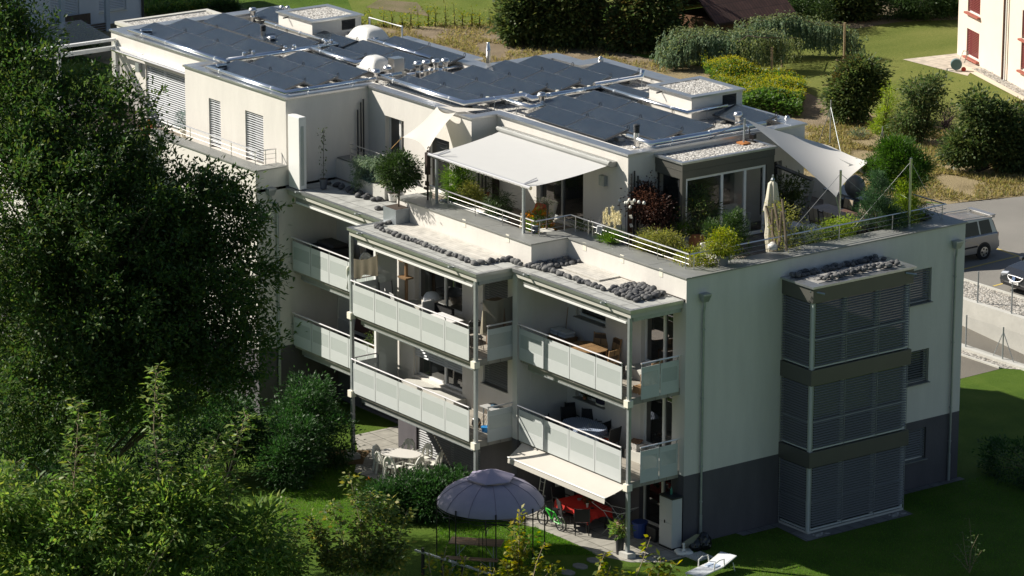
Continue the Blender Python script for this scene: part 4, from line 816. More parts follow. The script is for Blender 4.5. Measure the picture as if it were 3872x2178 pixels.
def shrub(name, label, cat, blobs, n, L, W, m, clumps=60, sig=.16, group=None, trunk=None, extra=None, shell=.5, nb=14, stem=BARK, base=None):
    c0 = Vector(base) if base is not None else Vector((np.mean([b[0][0] for b in blobs]), np.mean([b[0][1] for b in blobs]), min(b[0][2]-b[1][2] for b in blobs)))
    t = wthing(name, label, cat, c0, group); P, D, C_ = crown(blobs, n, clumps, sig, shell); ok = P[:,2] > c0.z+.01
    leaf_object('foliage', P[ok], L, W, m, t, D[ok])
    if extra:
        for (bl, n2, m2, L2, W2) in extra: P, D, _ = crown(bl, n2, max(6, clumps//3), sig, shell); leaf_object('foliage', P, L2, W2, m2, t, D)
    tips = C_[rng.choice(len(C_), min(nb, len(C_)), replace=False)]
    b = branches(c0, tips, trunk or .03); b.build('stem', stem, t); return t
# ---- the great dark tree in front of the left wing
TB = Vector((-13.2,-14.2,0))
TD = -3.6
def TP(px, py, dd): return along(px, py, dd+TD)
TB = TP(330,2150,124); TB.z = 0
blobs = [(TP(40,420,126),(3.0,3.0,2.4)),(TP(300,540,125),(2.5,2.6,2.0)),(TP(120,800,124),(4.0,4.0,3.0)),(TP(540,800,124.5),(2.7,2.8,2.3)),(TP(760,850,125),(1.9,2.0,1.7)),(TP(330,1150,124),(4.0,4.0,2.9)),(TP(740,1130,124),(2.5,2.5,2.0)),(TP(930,1060,124.5),(1.0,1.1,1.0)),(TP(880,1330,124),(1.7,1.5,1.2)),(TP(30,200,127),(1.5,1.6,1.8)),(TP(120,1450,123),(3.4,3.4,2.2)),(TP(620,1430,123.5),(2.7,2.7,1.5)),(TP(420,1010,127),(3.6,3.6,2.8)),(TP(440,370,125.5),(.6,.7,.65)),(TP(930,830,125),(.7,.7,.6)),(TP(-40,40,127),(1.4,1.4,1.5))]
t = wthing('cherry_tree', 'huge dark green leafy tree filling the left side before the building', 'tree', TB)
P, D, CC = crown(blobs, 175000, 2100, .26, .22, .8)
D2 = D*.6+np.array([.25,-.15,.12])
# leafy shoots that stand out beyond the crown
Ps = []; Ds = []; m = MB(); mid = np.array(TP(300,900,125))
for c in CC[rng.choice(len(CC), 620, replace=False)]:
    o_ = c-mid; o_ /= np.linalg.norm(o_)+1e-6; g = Vector(o_*.8+rng.normal(size=3)*.45); g.z += .35; g.normalize(); Ln = random.uniform(.7,1.5); s_ = Vector(c); e_ = s_+g*Ln+Vector((0,0,-.12*Ln)); m.tube([s_, e_], .012, 4, taper=.4)
    for j in range(int(Ln/.045)):
        f = random.random(); q = s_.lerp(e_, f); a_ = random.uniform(0,6.28); sd = g.cross(Vector((math.cos(a_),math.sin(a_),.3))).normalized(); Ps.append(tuple(q)); Ds.append(tuple(g*.7+sd*.8+Vector((0,0,-.25))))
P = np.concatenate([P, np.array(Ps)]); D2 = np.concatenate([D2, np.array(Ds)])
leaf_object('crown', P, .19, .08, LF_CHERRY, t, D2, jit=.5)
top = TP(280,700,125); m2 = MB(); m2.tube([TB, TB+Vector((.1,.1,2.2)), TB.lerp(top,.55), top], .30, 10, taper=.25); m2.build('trunk', BARK, t)
for c in CC[rng.choice(len(CC), 150, replace=False)]:
    c = Vector(c); f = min(.85, max(.22, (c.z-2)/15)); s2 = TB.lerp(top, f*.9); q = s2.lerp(c,.5)+Vector((0,0,.35)); m.tube([s2,q,c], .055, 5, taper=.25)
m.build('limb', BARK, t)
UN = [('broad dark laurel bush in the shade under the big tree, left one',[(120,1640,2.6,1.6),(330,1700,1.8,1.3)]),('broad dark laurel bush in the shade under the big tree, middle one',[(560,1640,1.7,1.5),(700,1690,1.3,1.2)]),('dark laurel bush in the shade left of the lawn under the tree edge',[(860,1600,1.1,1.1),(930,1660,.9,.8)])]
# sprays: pointed shoots along the outline
UNDER = UN
# ---- foreground elder with tall shoots
def elder(shoots, base, label, n_fill, fill, name='elder_bush', L=.25, W=.085):
    t = wthing(name, label, 'shrub', base); P = []; D = []; m = MB(); k2 = MB()
    for (tip, foot) in shoots:
        tip = Vector(tip); foot = Vector(foot); ax = tip-foot; H = ax.length; m.tube([foot, foot.lerp(tip,.5)+Vector((random.uniform(-.1,.1),random.uniform(-.1,.1),0)), tip], .03, 6, taper=.35)
        nl = int(H/.13)
        for i in range(nl):
            f = (i+.6)/nl; q = foot.lerp(tip, f); ln = (.55-.30*f)*random.uniform(.8,1.1)
            for s in range(2):
                a = i*1.9+s*math.pi+random.uniform(-.5,.5); d = Vector((math.cos(a),math.sin(a),.45)); e = q+d*ln; k2.tube([q, q.lerp(e,.6)+Vector((0,0,.05)), e], .006, 4)
                sd = Vector((-d.y,d.x,0))
                for j in range(3):
                    w = q.lerp(e,.35+.28*j)
                    for sg in (-1,1): P.append(w); D.append(d*.5+sd*sg*.9+Vector((0,0,-.25)))
                P.append(e); D.append(d+Vector((0,0,-.3)))
    Pf, Df, Cf = crown(fill, n_fill, n_fill//42, .20, .3)
    P = np.concatenate([np.array([tuple(p) for p in P]), Pf]); D = np.concatenate([np.array([tuple(d) for d in D]), Df*.8+np.array([.1,-.1,-.15])])
    leaf_object('foliage', P, L, W, LF_ELDER, t, D, jit=.3); m.build('shoot', TWIG, t); k2.build('leaf_stalk', TWIG, t)
    tips = Cf[rng.choice(len(Cf), 26, replace=False)]; branches(base, tips, .05).build('stem', TWIG, t); return t
def FP(px, py, d=113.0): return along(px, py, d)
elder([(FP(590,1392),FP(605,1850)),(FP(300,1520),FP(270,1960)),(FP(380,1575),FP(330,1980)),(FP(930,1570),FP(830,1880)),(FP(830,1640),FP(740,1900)),(FP(60,1745),FP(40,2050)),(FP(650,1750),FP(640,2000)),(FP(480,1760),FP(450,2000)),(FP(880,1850),FP(800,2060)),(FP(180,1820),FP(180,2050))], FP(430,2500), 'sunlit light green elder bush with tall leafy shoots in the lower left foreground', 34000,
  [(FP(300,1990),(2.0,1.8,1.1)),(FP(650,1960),(1.8,1.6,1.15)),(FP(120,2090),(2.2,1.8,1.1)),(FP(500,2130),(2.8,2.0,1.3)),(FP(800,2060),(1.4,1.4,.95)),(FP(-50,2030),(1.4,1.4,.9)),(FP(250,2230),(3,2,1.2)),(FP(960,2010),(1.1,1.1,.8)),(FP(1010,2130),(1.1,1.1,.7)),(FP(20,1900),(1.2,1.2,1.0)),(FP(420,1880),(1.2,1.2,.9)),(FP(760,1880),(.9,.9,.8))])
def sprig(label, shoots, base, leaves, L, W, mm, name='shrub', cat='shrub', stemr=.02, nrm=.12, flowers=None):
    """thin twigs with leaves sitting along them"""
    t = wthing(name, label, cat, base); m = MB(); P = []; D = []
    for tip, foot in shoots:
        tip, foot = Vector(tip), Vector(foot); mid = foot.lerp(tip,.5)+Vector((random.uniform(-.12,.12),random.uniform(-.12,.12),.05)); m.tube([foot,mid,tip], stemr, 5, taper=.3)
        for i in range(leaves):
            f = random.uniform(.12,1.0); q = (foot.lerp(mid,f*2) if f < .5 else mid.lerp(tip,f*2-1)); a = random.uniform(0,6.3); r_ = Vector((math.cos(a),math.sin(a),random.uniform(-.3,.5))); P.append(q+r_*random.uniform(0,nrm)); D.append(r_+Vector((0,0,-.15)))
    leaf_object('foliage', [tuple(p) for p in P], L, W, mm, t, [tuple(d) for d in D], jit=.3); m.build('twig', TWIG, t)
    if flowers: leaf_object('flower', [tuple(p) for p in flowers[0]], flowers[1], flowers[1], flowers[2], t)
    return t
LF_MIX = leafmat('foreground_leaf', [(.05,.08,.022),(.08,.115,.03),(.115,.145,.04),(.22,.19,.04)], .3, .35, .7)
d = 114.0
sh = [(FP(x,y,d),FP(x2,2180,d)) for x, y, x2 in ((1320,1790,1380),(1400,1860,1400),(1250,1900,1350),(1480,1880,1440),(1540,1930,1460),(1200,2000,1300),(1180,1950,1250),(1360,1960,1380),(1450,2000,1430),(1300,2050,1330),(1530,2060,1480),(1240,2090,1280),(1420,2100,1400))]
sprig('mixed green shrub with yellowing leaves in the foreground, left of the round pavilion', sh, FP(1380,2420,d), 300, .17, .095, LF_MIX, nrm=.26, flowers=([FP(1392,1800,d),FP(1383,1815,d),FP(1400,1812,d),FP(1610,2150,d),FP(1600,2170,d)], .09, leafmat('rusty_bloom',[(.30,.07,.01),(.45,.14,.02)],.2,.7)))
sh = [(FP(x,y,d),FP(x2,2200,d)) for x, y, x2 in ((1000,1960,1060),(1080,1880,1090),(1130,1990,1110),(1040,2050,1060),(1150,2060,1130),(930,2050,1000),(980,2110,1010),(1100,2120,1100))]
sprig('low straggly green shrub in the foreground between the elder and the mixed shrub', sh, FP(1060,2430,d), 170, .16, .085, LF_MIX, nrm=.26)
sh = [(FP(x,y,d+1),FP(x2,2200,d+1)) for x, y, x2 in ((1965,1925,1955),(1945,2000,1950),(2010,2020,1960),(1935,2060,1950),(1990,2080,1955),(2040,2120,2000),(1920,2120,1940))]
sprig('slim young tree with yellowing leaves rising in front of the picnic table', sh, FP(1955,2430,d+1), 85, .18, .11, LF_YEL, nrm=.2, stemr=.018)
sh = [(FP(x,y,d),FP(x2,2210,d)) for x, y, x2 in ((2060,2050,2010),(2090,2130,2040),(2130,2150,2080),(1820,2130,1800),(1760,2100,1740),(1690,2060,1680),(1700,2150,1690),(1870,2150,1860),(1620,2080,1640))]
sprig('row of thin yellow green twigs along the bottom edge under the pavilion', sh, FP(1850,2430,d), 42, .16, .09, LF_YEL, nrm=.12)
sh = [(FP(x,y,d+2),FP(x2,2215,d+2)) for x, y, x2 in ((2290,2085,2270),(2310,2140,2290),(2265,2120,2280),(2500,2095,2480),(2480,2130,2450),(2570,2120,2520),(2460,2030,2390),(2350,2165,2360),(2540,2160,2500))]
sprig('sparse branching twigs with large yellow leaves at the bottom edge near the patio', sh, FP(2380,2440,d+2), 26, .24, .12, LF_YEL, nrm=.12)
sh = [(FP(x,y,118),FP(3660,2080,118)) for x, y in ((3665,1955),(3640,2000),(3700,2010),(3620,2050),(3690,2060),(3720,2080),(3610,2090))]
p = hit('B5',1265,1449); sh = [(hit('F',x,y,p.y,1), p+Vector((0,0,.1))) for x, y in ((3665,1958),(3640,2010),(3700,2020),(3622,2060),(3692,2060),(3715,2080),(3605,2095))]
sprig('slender young shrub standing alone on the shaded lawn at the right', sh, p, 26, .12, .06, LF_SHRUB, nrm=.12, stemr=.012)
for lab, bl in UNDER:
    b_ = [(tuple(along(x,y,131.5)), (r,r*.8,h)) for x, y, r, h in bl]; c_ = along(bl[0][0], bl[0][1]+150, 131.5); c_.z = 0
    shrub('laurel_bush', lab, 'bush', b_, 9000, .15, .065, LF_LAUREL, 260, .2, base=c_)
# ---- hedges by the garden patio
def BL(c, x, y, z, r): q = hit(c, x, y, z); return ((q.x,q.y,q.z), r)
shrub('laurel_hedge', 'tall glossy dark laurel hedge left of the garden table', 'hedge', [((-14.6,-5.2,1.2),(1.5,1.1,1.4)),((-13.4,-6.3,1.0),(1.1,1.0,1.25)),((-13.6,-4.4,.8),(.7,.6,1.0)),((-15.2,-4.4,1.6),(1.0,.9,1.4)),((-12.7,-7.2,.7),(.9,.9,1.0))], 24000, .14, .058, LF_LAUREL, 460, .17, trunk=.04, base=(-14.2,-5.4,0))
shrub('laurel_hedge', 'glossy laurel hedge between the garden table and the purple pavilion', 'hedge', [((-7.3,-4.4,.68),(.85,.8,.85)),((-7.7,-5.3,.65),(.95,.85,.85)),((-6.8,-3.9,.75),(.5,.5,.85)),((-8.1,-6.1,.5),(.8,.7,.7)),((-7.0,-5.1,.5),(.8,.7,.75))], 20000, .14, .055, LF_LAUREL, 420, .14, trunk=.03, base=(-7.8,-4.8,0))
shrub('laurel_hedge', 'dark hedge in the building shade at the right edge of the lawn', 'hedge', [((1.2,13.6,.55),(1.5,.9,.75)),((3.2,13.4,.5),(1.4,.8,.7)),((5.0,13.6,.45),(1.2,.8,.6))], 7000, .14, .06, LF_LAUREL, 200, .15, base=(2.8,13.5,0))
# ---- terrace plants: pot and foliage
def pot(t, c, r, h, m, taper=.78, sq=False, n=18):
    c = Vector(c); k = MB()
    if sq: k.box(c.x-r,c.x+r,c.y-r,c.y+r,c.z,c.z+h)
    else: k.lathe([(r*taper,0),(r*.98,h*.9),(r*1.04,h*.9),(r*1.04,h)], c, n)
    o = k.build('pot', m, t); s = MB()
    if sq: s.quad((c.x-r+.02,c.y-r+.02,c.z+h+.003),(c.x+r-.02,c.y-r+.02,c.z+h+.003),(c.x+r-.02,c.y+r-.02,c.z+h+.003),(c.x-r+.02,c.y+r-.02,c.z+h+.003))
    else: s.lathe([(r*.93,0),(r*.9,.004)], c+Vector((0,0,h)), n)
    s.build('soil', SOIL, t)
def potted(name, label, base, pr, ph, pm, blobs, n, L, W, m, clumps=40, sig=.09, sq=False, stem=None, cat='potted plant', **kw):
    t = wthing(name, label, cat, base); base = Vector(base)
    if pr: pot(t, base, pr, ph, pm, sq=sq)
    k_ = kw.get('grow',1.0); blobs = [(b[0]*k_,b[1]*k_,(ph if pr else 0)+(b[2]-(ph if pr else 0))*k_,tuple(q*k_ for q in b[3])) for b in blobs]; n = int(n*k_**1.6); sig = sig*k_
    bl = [((base.x+b[0],base.y+b[1],base.z+b[2]), b[3]) for b in blobs]; P, D, C_ = crown(bl, n, clumps, sig, kw.get('shell',.45)); 
    if 'bias' in kw: D = D+np.array(kw['bias'])
    leaf_object('foliage', P, L, W, m, t, D, jit=kw.get('jit',.35)); s = MB(); b0 = base+Vector((0,0,ph if pr else .02))
    if stem: s.tube([b0, b0+Vector((.03,.02,stem))], kw.get('sr',.03), 7); b0 = b0+Vector((.03,.02,stem))
    for q in C_[rng.choice(len(C_), min(12,len(C_)), replace=False)]: s.tube([b0, b0.lerp(Vector(q),.55)+Vector((0,0,.06)), Vector(q)], .012, 4, taper=.4)
    s.build('stem', BARK, t)
    if 'fl' in kw:
        n2, m2, s2 = kw['fl']; P2, D2, _ = crown([(b[0], tuple(np.array(b[1])*1.05)) for b in bl], n2, n2//3+2, .05, .85); P2 = P2[P2[:,2] > base.z+.2]; P2 = np.repeat(P2, 5, axis=0)+rng.normal(size=(len(P2)*5,3))*s2*.25; leaf_object('flower', P2, s2, s2*.8, m2, t)
    return t
z = 8.3
ZNP = mat('zinc_planter',(.30,.33,.35),.5,metal=.45,noise=.15,nscale=3); GRY = mat('grey_pot',(.16,.165,.17),.6); WPOT = mat('white_pot',(.72,.70,.66),.5); BPOT = mat('blue_grey_pot',(.07,.085,.11),.5)
potted('bay_tree','round clipped bay tree in a square zinc planter on the balcony roof',(-13.6,-1.70,8.27),.38,.52,ZNP,[(.05,0,1.78,(.68,.68,.62))],6000,.11,.05,LF_BAY,230,.12,sq=True,stem=.75,cat='potted tree')
t = potted('weeping_cedar','drooping blue green cedar in a concrete trough at the terrace edge',(-17.0,-.25,z),None,0,None,[(-.1,-.1,1.15,(.55,.3,.18)),(-.65,-.3,.95,(.25,.2,.35)),(.35,0,1.0,(.25,.25,.45)),(-.75,-.35,.5,(.12,.12,.4))],4200,.11,.026,LF_CEDAR,120,.08,stem=.7,sr=.04,bias=(0,0,-1.2)); k = MB(); k.box(-18.0,-16.2,-.5,-.02,z,z+.45); k.build('trough', CONC, t)
potted('blue_spruce','low blue spruce spreading in the concrete trough under the drooping cedar',(-17.35,-.3,z+.46),None,0,None,[(0,0,.15,(.5,.28,.2))],2600,.10,.024,LF_BLUE,90,.07); potted('heather','small yellowish heather at the end of the concrete trough',(-16.4,-.3,z+.45),None,0,None,[(0,0,.12,(.22,.16,.16))],500,.06,.015,LF_VARI,24,.05)
p = hit('A5',1210,535,z); t = thing('flower_pot','small empty white pot on the terrace behind the bay tree','pot',(p.x,p.y,z)); ORI[t.name] = Vector((p.x,p.y,z)); pot(t,(p.x,p.y,z),.16,.26,WPOT)
potted('bamboo','bright green bamboo clump in a dark planter behind the awning post',(-12.9,.35,z),.42,.40,BPOT,[(0,0,1.15,(.55,.45,.75)),(.2,0,.8,(.5,.4,.5))],8500,.14,.026,LF_BAMB,220,.13,sq=True)
potted('dwarf_maple','feathery yellow green dwarf maple beside the bamboo',(-11.95,.15,z),.24,.35,BPOT,[(0,0,.85,(.5,.42,.36)),(-.1,0,1.05,(.3,.3,.3))],3000,.09,.03,LF_OCHRE,90,.1,bias=(0,0,-.6))
p = hit('E1',755,480,z); potted('boxwood','dark round boxwood in a terracotta pot by the terrace wall',(p.x,p.y,z),.20,.42,TERRA,[(0,0,.72,(.36,.36,.33))],1500,.06,.03,LF_DARK,60,.07); q = hit('E1',755,490,z)
p = hit('E1',930,470,z); t = wthing('wicker_tower','tall square dark wicker plant column by the terrace wall','planter',(p.x,p.y,z)); k = MB(); k.prism([(p.x-.17,p.y-.17),(p.x+.17,p.y-.17),(p.x+.17,p.y+.17),(p.x-.17,p.y+.17)],z,z+.92); k.build('basket', WICKER, t); k = MB(); k.lathe([(.06,0),(.09,.05),(.06,.1),(.02,.12)],(p.x+.04,p.y-.04,z+.92),10); k.build('white_bowl', WPOT, t)
p = hit('E1',1150,750,z); potted('peach_bush','small peach bush with drooping leaves in a zinc tub behind the rail',(-10.25,.15,z),.30,.40,ZNP,[(0,0,.95,(.42,.38,.42))],1500,.17,.03,LF_BAY,80,.11,bias=(0,0,-.9))
potted('marigold_bed','bushy orange marigolds in a low bowl by the terrace corner',(-8.35,.35,z),.34,.30,TERRA,[(0,0,.72,(.48,.42,.45))],1900,.09,.03,LF_BAMB,80,.1,fl=(130,LF_MARI,.085))
t = potted('olive_standard','sparse thin olive in front of the lounger, on a round base',(-7.35,-.05,ZP-.02),None,0,None,[(0,0,.95,(.4,.3,.12))],160,.12,.02,LF_DARK,14,.08,stem=.85,sr=.035); k = MB(); k.lathe([(.26,0),(.26,.03),(.04,.06)],(-7.35,-.05,ZP-.02),18); k.build('base', CONC, t)
potted('rosemary','bushy green rosemary in a dark box by the inner terrace corner',(-6.75,1.05,z),.35,.45,BPOT,[(0,0,.62,(.42,.35,.36))],1500,.09,.02,LF_SHRUB,60,.1,sq=True)
p = (-6.2,1.6,z); t = wthing('agave','dark spiky agave in a low pot against the wall','potted plant',p); pot(t,p,.22,.35,BPOT); k = MB()
for i in range(22):
    a = i*2.4; e = random.uniform(.3,1.2); d = Vector((math.cos(a)*math.cos(e),math.sin(a)*math.cos(e),math.sin(e))); b0 = Vector(p)+Vector((0,0,.35)); s_ = Vector((-math.sin(a),math.cos(a),0))*.022; k.add([b0-s_,b0+s_,b0+d*.48],[(0,1,2)])
k.build('leaf_rosette', LF_SHRUB, t)
p = hit('E2',1100,790,ZP); t = wthing('pampas_grass','pampas grass with tall cream plumes in a black pot on the parapet','potted plant',p); pot(t,p+Vector((.12,.22,-.35)),.22,.42,BLACK)
b0 = p+Vector((.12,.22,.05)); P = b0+Vector((0,0,0)); PP = np.array(b0)+rng.normal(size=(900,3))*np.array([.12,.12,.04]); DD = rng.normal(size=(900,3)); DD[:,2] = abs(DD[:,2])*.6+.25; leaf_object('grass_blade', PP, .5, .012, LF_BAMB, t, DD, jit=.1)
pl = []; dl = []
for c, x, y, h in (('E2',1095,470,.42),('E2',1140,450,.5),('E2',1235,430,.5),('E2',1265,420,.35),('E2',1190,500,.35),('E2',1300,480,.42),('E2',1340,480,.45),('E2',1285,570,.35),('E2',1380,480,.35)):
    q = hit(c,x,y,b0.y,1); 
    for i in range(150): f = random.random(); pl.append((q.x+random.gauss(0,.028*(1.1-f)),q.y+random.gauss(0,.028),q.z+f*h)); dl.append((random.gauss(0,.3),random.gauss(0,.3),1))
leaf_object('plume', pl, .09, .02, LF_PAMPA, t, dl, jit=.2)
p = hit('E2',1010,770,ZP); t = wthing('solar_lamp','small white framed solar lamp panel standing on the parapet coping','lamp',p); k = MB(); k.obox(p+Vector((0,0,.42)),.2,.03,.26,basis((.9,.4,0),(-.3,.2,1))); k.build('panel_frame', WHITEP, t); k = MB(); k.obox(p+Vector((.012,-.022,.42)),.14,.015,.2,basis((.9,.4,0),(-.3,.2,1))); k.build('cell', SOLARF, t); k = MB(); k.box(p.x-.11,p.x+.11,p.y-.09,p.y+.09,p.z,p.z+.03); k.tube([p,p+Vector((0,0,.3))],.02,6); k.build('stand', DARKM, t)
p = (-5.75,3.05,z); potted('red_maple','dark red leaved Japanese maple by the winter garden',p,.28,.35,BPOT,[(0,0,1.42,(.85,.6,.5)),(-.35,0,1.75,(.5,.4,.3)),(.35,0,1.2,(.5,.4,.4))],5600,.09,.055,LF_RED,230,.14,stem=.4,sr=.04)
potted('young_plum','thin upright dark leaved young tree in front of the terrace wall',(-6.05,3.35,z),.16,.25,BPOT,[(0,0,2.0,(.25,.2,.6))],120,.07,.05,LF_RED,30,.12,stem=1.2,sr=.014)
t = wthing('garden_sculpture','rusty metal rods with white pebbles and small plates by the wall corner','sculpture',(-5.9,2.35,z)); k = MB(); w = MB(); pl_ = MB()
for (x, y, h, s) in ((-6.02,2.38,1.75,.14),(-5.85,2.30,1.5,.1)): k.box(x-.05,x+.05,y-.03,y+.03,z,z+h)
for cx, cy in ((330,650),(305,685),(410,655),(345,760),(480,680),(560,695),(270,695),(175,665)):
    q = hit('D6',cx,cy,2.2,1); w.lathe([(.01,-.06),(.05,-.03),(.055,.01),(.035,.05),(.01,.065)],q,10); k.tube([q,Vector((q.x*.5-3.0,2.25,z))],.010,4)
for cx, cy in ((372,690),(360,1045),(240,1065),(355,910)):
    q = hit('D6',cx,cy,2.15,1); pl_.obox(q,.11,.02,.12,basis((.9,.3,.2),(0,-.2,1)))
k.build('rod', mat('rust',(.10,.045,.025),.85,noise=.4,nscale=12), t); w.build('pebble', WPLAST, t, smooth=True); pl_.build('plate', CREAM, t)
t = wthing('bird_house','small bird feeder with pitched roof on a stake below the red maple','bird feeder',(-4.9,2.9,z)); k = MB(); c = hit('D6',750,1100,2.9,1); k.obox(c+Vector((-.13,0,0)),.3,.26,.02,Matrix.Rotation(-.75,3,'Y')); k.obox(c+Vector((.13,0,0)),.3,.26,.02,Matrix.Rotation(.75,3,'Y')); k.build('feeder_roof', TEAKP, t); k = MB(); k.lathe([(.09,0),(.09,.06)],c+Vector((0,0,-.24)),10); k.tube([(c.x,c.y,z),(c.x,c.y,c.z-.1)],.02,6); k.build('stake', STEEL, t)
p = hit('E2',2040,930,ZP); potted('juniper','feathery yellow green juniper spilling over the parapet rail',(p.x-.05,p.y+.1,ZP-.45),.2,.4,BPOT,[(0,0,.72,(.55,.38,.16)),(-.3,-.1,.52,(.25,.25,.2)),(.45,.1,.6,(.3,.25,.14))],5500,.09,.026,LF_OCHRE,150,.08,bias=(0,-.2,-.5),grow=1.35)
p = hit('D6',1360,1380,z); potted('quince_bush','loose green shrub in a big terracotta pot before the winter garden glass',(p.x,p.y,z),.36,.52,TERRA,[(0,0,1.0,(.62,.5,.42)),(0,0,1.4,(.25,.2,.25))],1800,.09,.05,LF_SHRUB,80,.13,fl=(30,LF_VARI,.07),grow=1.35)
p = hit('D6',1150,1440,z); potted('green_shoots','low bright green plant behind the corner rail',(p.x+.1,p.y,z+.3),.2,.25,BPOT,[(0,0,.4,(.25,.2,.25))],500,.12,.02,LF_BAMB,26,.07)
p = hit('A7',240,1000,ZP); potted('euonymus','bright yellow variegated euonymus in a grey cylinder pot on the parapet',(p.x,p.y,ZP-.04),.20,.36,GRY,[(0,0,.66,(.36,.33,.32))],1700,.07,.045,LF_VARI,70,.08,grow=1.35)
potted('barberry','yellow green bush in the very corner of the terrace rail',(-1.35,1.25,z),.25,.3,BPOT,[(0,0,.62,(.42,.42,.36)),(.35,.2,.6,(.25,.25,.3))],1700,.07,.04,LF_VARI,70,.1,grow=1.35); potted('autumn_bush','pinkish ochre thin bush at the terrace corner post',(-.95,1.55,z+.2),.15,.3,BPOT,[(0,0,.7,(.3,.25,.35))],500,.07,.045,LF_OCHRE,30,.1,grow=1.35)
p = hit('A7',400,930,8.6); potted('dwarf_pine','dark green dwarf pine in a pot behind the right rail',(-1.55,3.0,z),.26,.35,BPOT,[(0,0,.85,(.5,.45,.3)),(.1,.1,1.2,(.34,.3,.26)),(.05,.05,1.5,(.16,.16,.25)),(-.35,-.2,1.15,(.2,.2,.2))],7000,.10,.022,LF_PINE,150,.07,stem=.3,sr=.04,bias=(0,0,.6),grow=1.35)
potted('dwarf_pine','blue green dwarf pine in a brown pot before the dining table',(-1.5,9.3,z),.26,.40,TERRA,[(0,0,.95,(.5,.5,.4)),(.05,.05,1.4,(.36,.36,.3)),(0,0,1.75,(.18,.18,.28)),(.5,.3,.8,(.3,.3,.2))],8000,.10,.022,LF_PINEB,140,.08,stem=.4,sr=.04,bias=(0,0,.6),grow=1.35)
potted('lime_cypress','lime green upright cypress on the terrace beside the right steel post',(-1.45,10.55,z),.2,.3,BPOT,[(0,0,.75,(.42,.36,.36)),(0,0,1.25,(.24,.22,.35)),(0,0,1.75,(.11,.1,.35)),(-.3,-.2,.6,(.3,.25,.25))],4500,.11,.024,LF_LIME,100,.08,bias=(0,0,.5),grow=1.35)
LF_PINET = leafmat('bright_pine_needle', [(.020,.052,.010),(.040,.085,.014),(.062,.115,.02)], .2, .5)
PINEB_ = []
for x_, y_, rr in ((850,300,(.62,.6,.42)),(1000,60,(.62,.6,.42)),(1330,300,(.40,.4,.30)),(640,360,(.42,.4,.34)),(1080,560,(.5,.5,.28)),(1350,500,(.28,.28,.24)),(880,560,(.45,.4,.26)),(1100,200,(.6,.6,.40)),(700,520,(.3,.3,.2)),(1010,400,(.6,.6,.35))):
    q = hit('D8',x_,y_,10.9+random.uniform(-.25,.25),1); PINEB_.append((q.x+1.75,q.y-10.9,q.z-8.3,rr))
potted('tall_pine','tall round crowned pine tree at the back right of the terrace',(-1.75,10.9,z),.42,.5,WICKER,PINEB_,26000,.13,.032,LF_PINET,480,.12,stem=1.5,sr=.075,cat='potted tree',bias=(0,0,.5))
potted('privet','dense yellow green privet hedge in a trough behind the right rail',(-1.3,5.95,z),None,0,None,[(0,0,.62,(.32,.55,.45)),(.1,.75,.6,(.3,.5,.42))],3600,.07,.04,LF_SHRUB,130,.1,fl=(90,LF_VARI,.06),grow=1.1); potted('spindle','bright yellow tipped spindle bush in the parapet trough',(-1.25,7.35,z),None,0,None,[(0,0,.6,(.3,.42,.34)),(.1,.3,.75,(.2,.2,.25))],1800,.08,.03,LF_LIME,70,.09,grow=1.35)
potted('climbing_rose','thin climbing rose with reddish leaves on the old branches',(-1.0,5.0,z),.22,.3,WPOT,[(0,0,1.0,(.3,.3,.6)),(-.15,0,1.5,(.3,.25,.2))],700,.08,.05,LF_OCHRE,50,.12,grow=1.35)
t = wthing('rhododendron','dark leafy shrub in the shade at the back terrace wall','shrub',(-5.6,9.0,z)); P_, D_, C_ = crown([((-5.6,9.0,z+1.25),(.7,.6,.35)),((-5.5,9.1,z+.6),(.6,.5,.4))],1800,60,.12); leaf_object('foliage',P_,.15,.05,LF_DARK,t,D_); branches((-5.6,9.0,z),C_[:10],.03).build('stem',BARK,t)
# ================================================================ furniture makers (local coordinates, facing -y)
def legs4(t, m_, w, d, h, r=.018, splay=0.0, sq=False):
    for sx in (-1,1):
        for sy in (-1,1):
            k = MB(); k.tube([(sx*(w+splay),sy*(d+splay),0),(sx*w,sy*d,h)], r, 4 if sq else 6); k.build('leg', m_, t)
def monobloc(label, group, cat='chair'):
    """moulded white garden chair with an arched back"""
    t = thing('garden_chair', label, cat, group=group); k = MB(); k.box(-.22,.22,-.22,.2,.41,.44); k.build('seat', WPLAST, t, bevel=.01)
    k = MB(); arc = [(.225*math.cos(a)*1.0, .20+.10*max(0,math.sin(a)), .44+.42*math.sin(a)) for a in np.linspace(0,math.pi,15)]; k.tube(arc, .04, 6)
    inn = [(.10*math.cos(a), .205+.08*max(0,math.sin(a)), .44+.22*math.sin(a)) for a in np.linspace(0,math.pi,9)]
    # solid upper back between the outer arch and the two lower openings
    for i in range(14):
        a0, a1 = math.pi*i/14, math.pi*(i+1)/14
        if .5 < (a0+a1)/2 < math.pi-.5:
            o0, o1 = Vector((.225*math.cos(a0),.20+.10*math.sin(a0),.44+.42*math.sin(a0))), Vector((.225*math.cos(a1),.20+.10*math.sin(a1),.44+.42*math.sin(a1)))
            i0, i1 = Vector((.19*math.cos(a0),.245,.44+.25*math.sin(a0)**.5)), Vector((.19*math.cos(a1),.245,.44+.25*math.sin(a1)**.5)); k.quad(o0,o1,i1,i0); k.quad(*[v+Vector((0,.014,0)) for v in (o0,i0,i1,o1)])
    k.box(-.06,.06,.215,.245,.44,.72); k.build('backrest', WPLAST, t, smooth=False); legs4(t, WPLAST, .19, .18, .42, .042, .05, True)
    for sx in (-1,1): k = MB(); k.tube([(sx*.23,.2,.62),(sx*.26,0,.62),(sx*.25,-.2,.60),(sx*.24,-.2,.43)],.018,5); k.build('armrest', WPLAST, t)
    return t
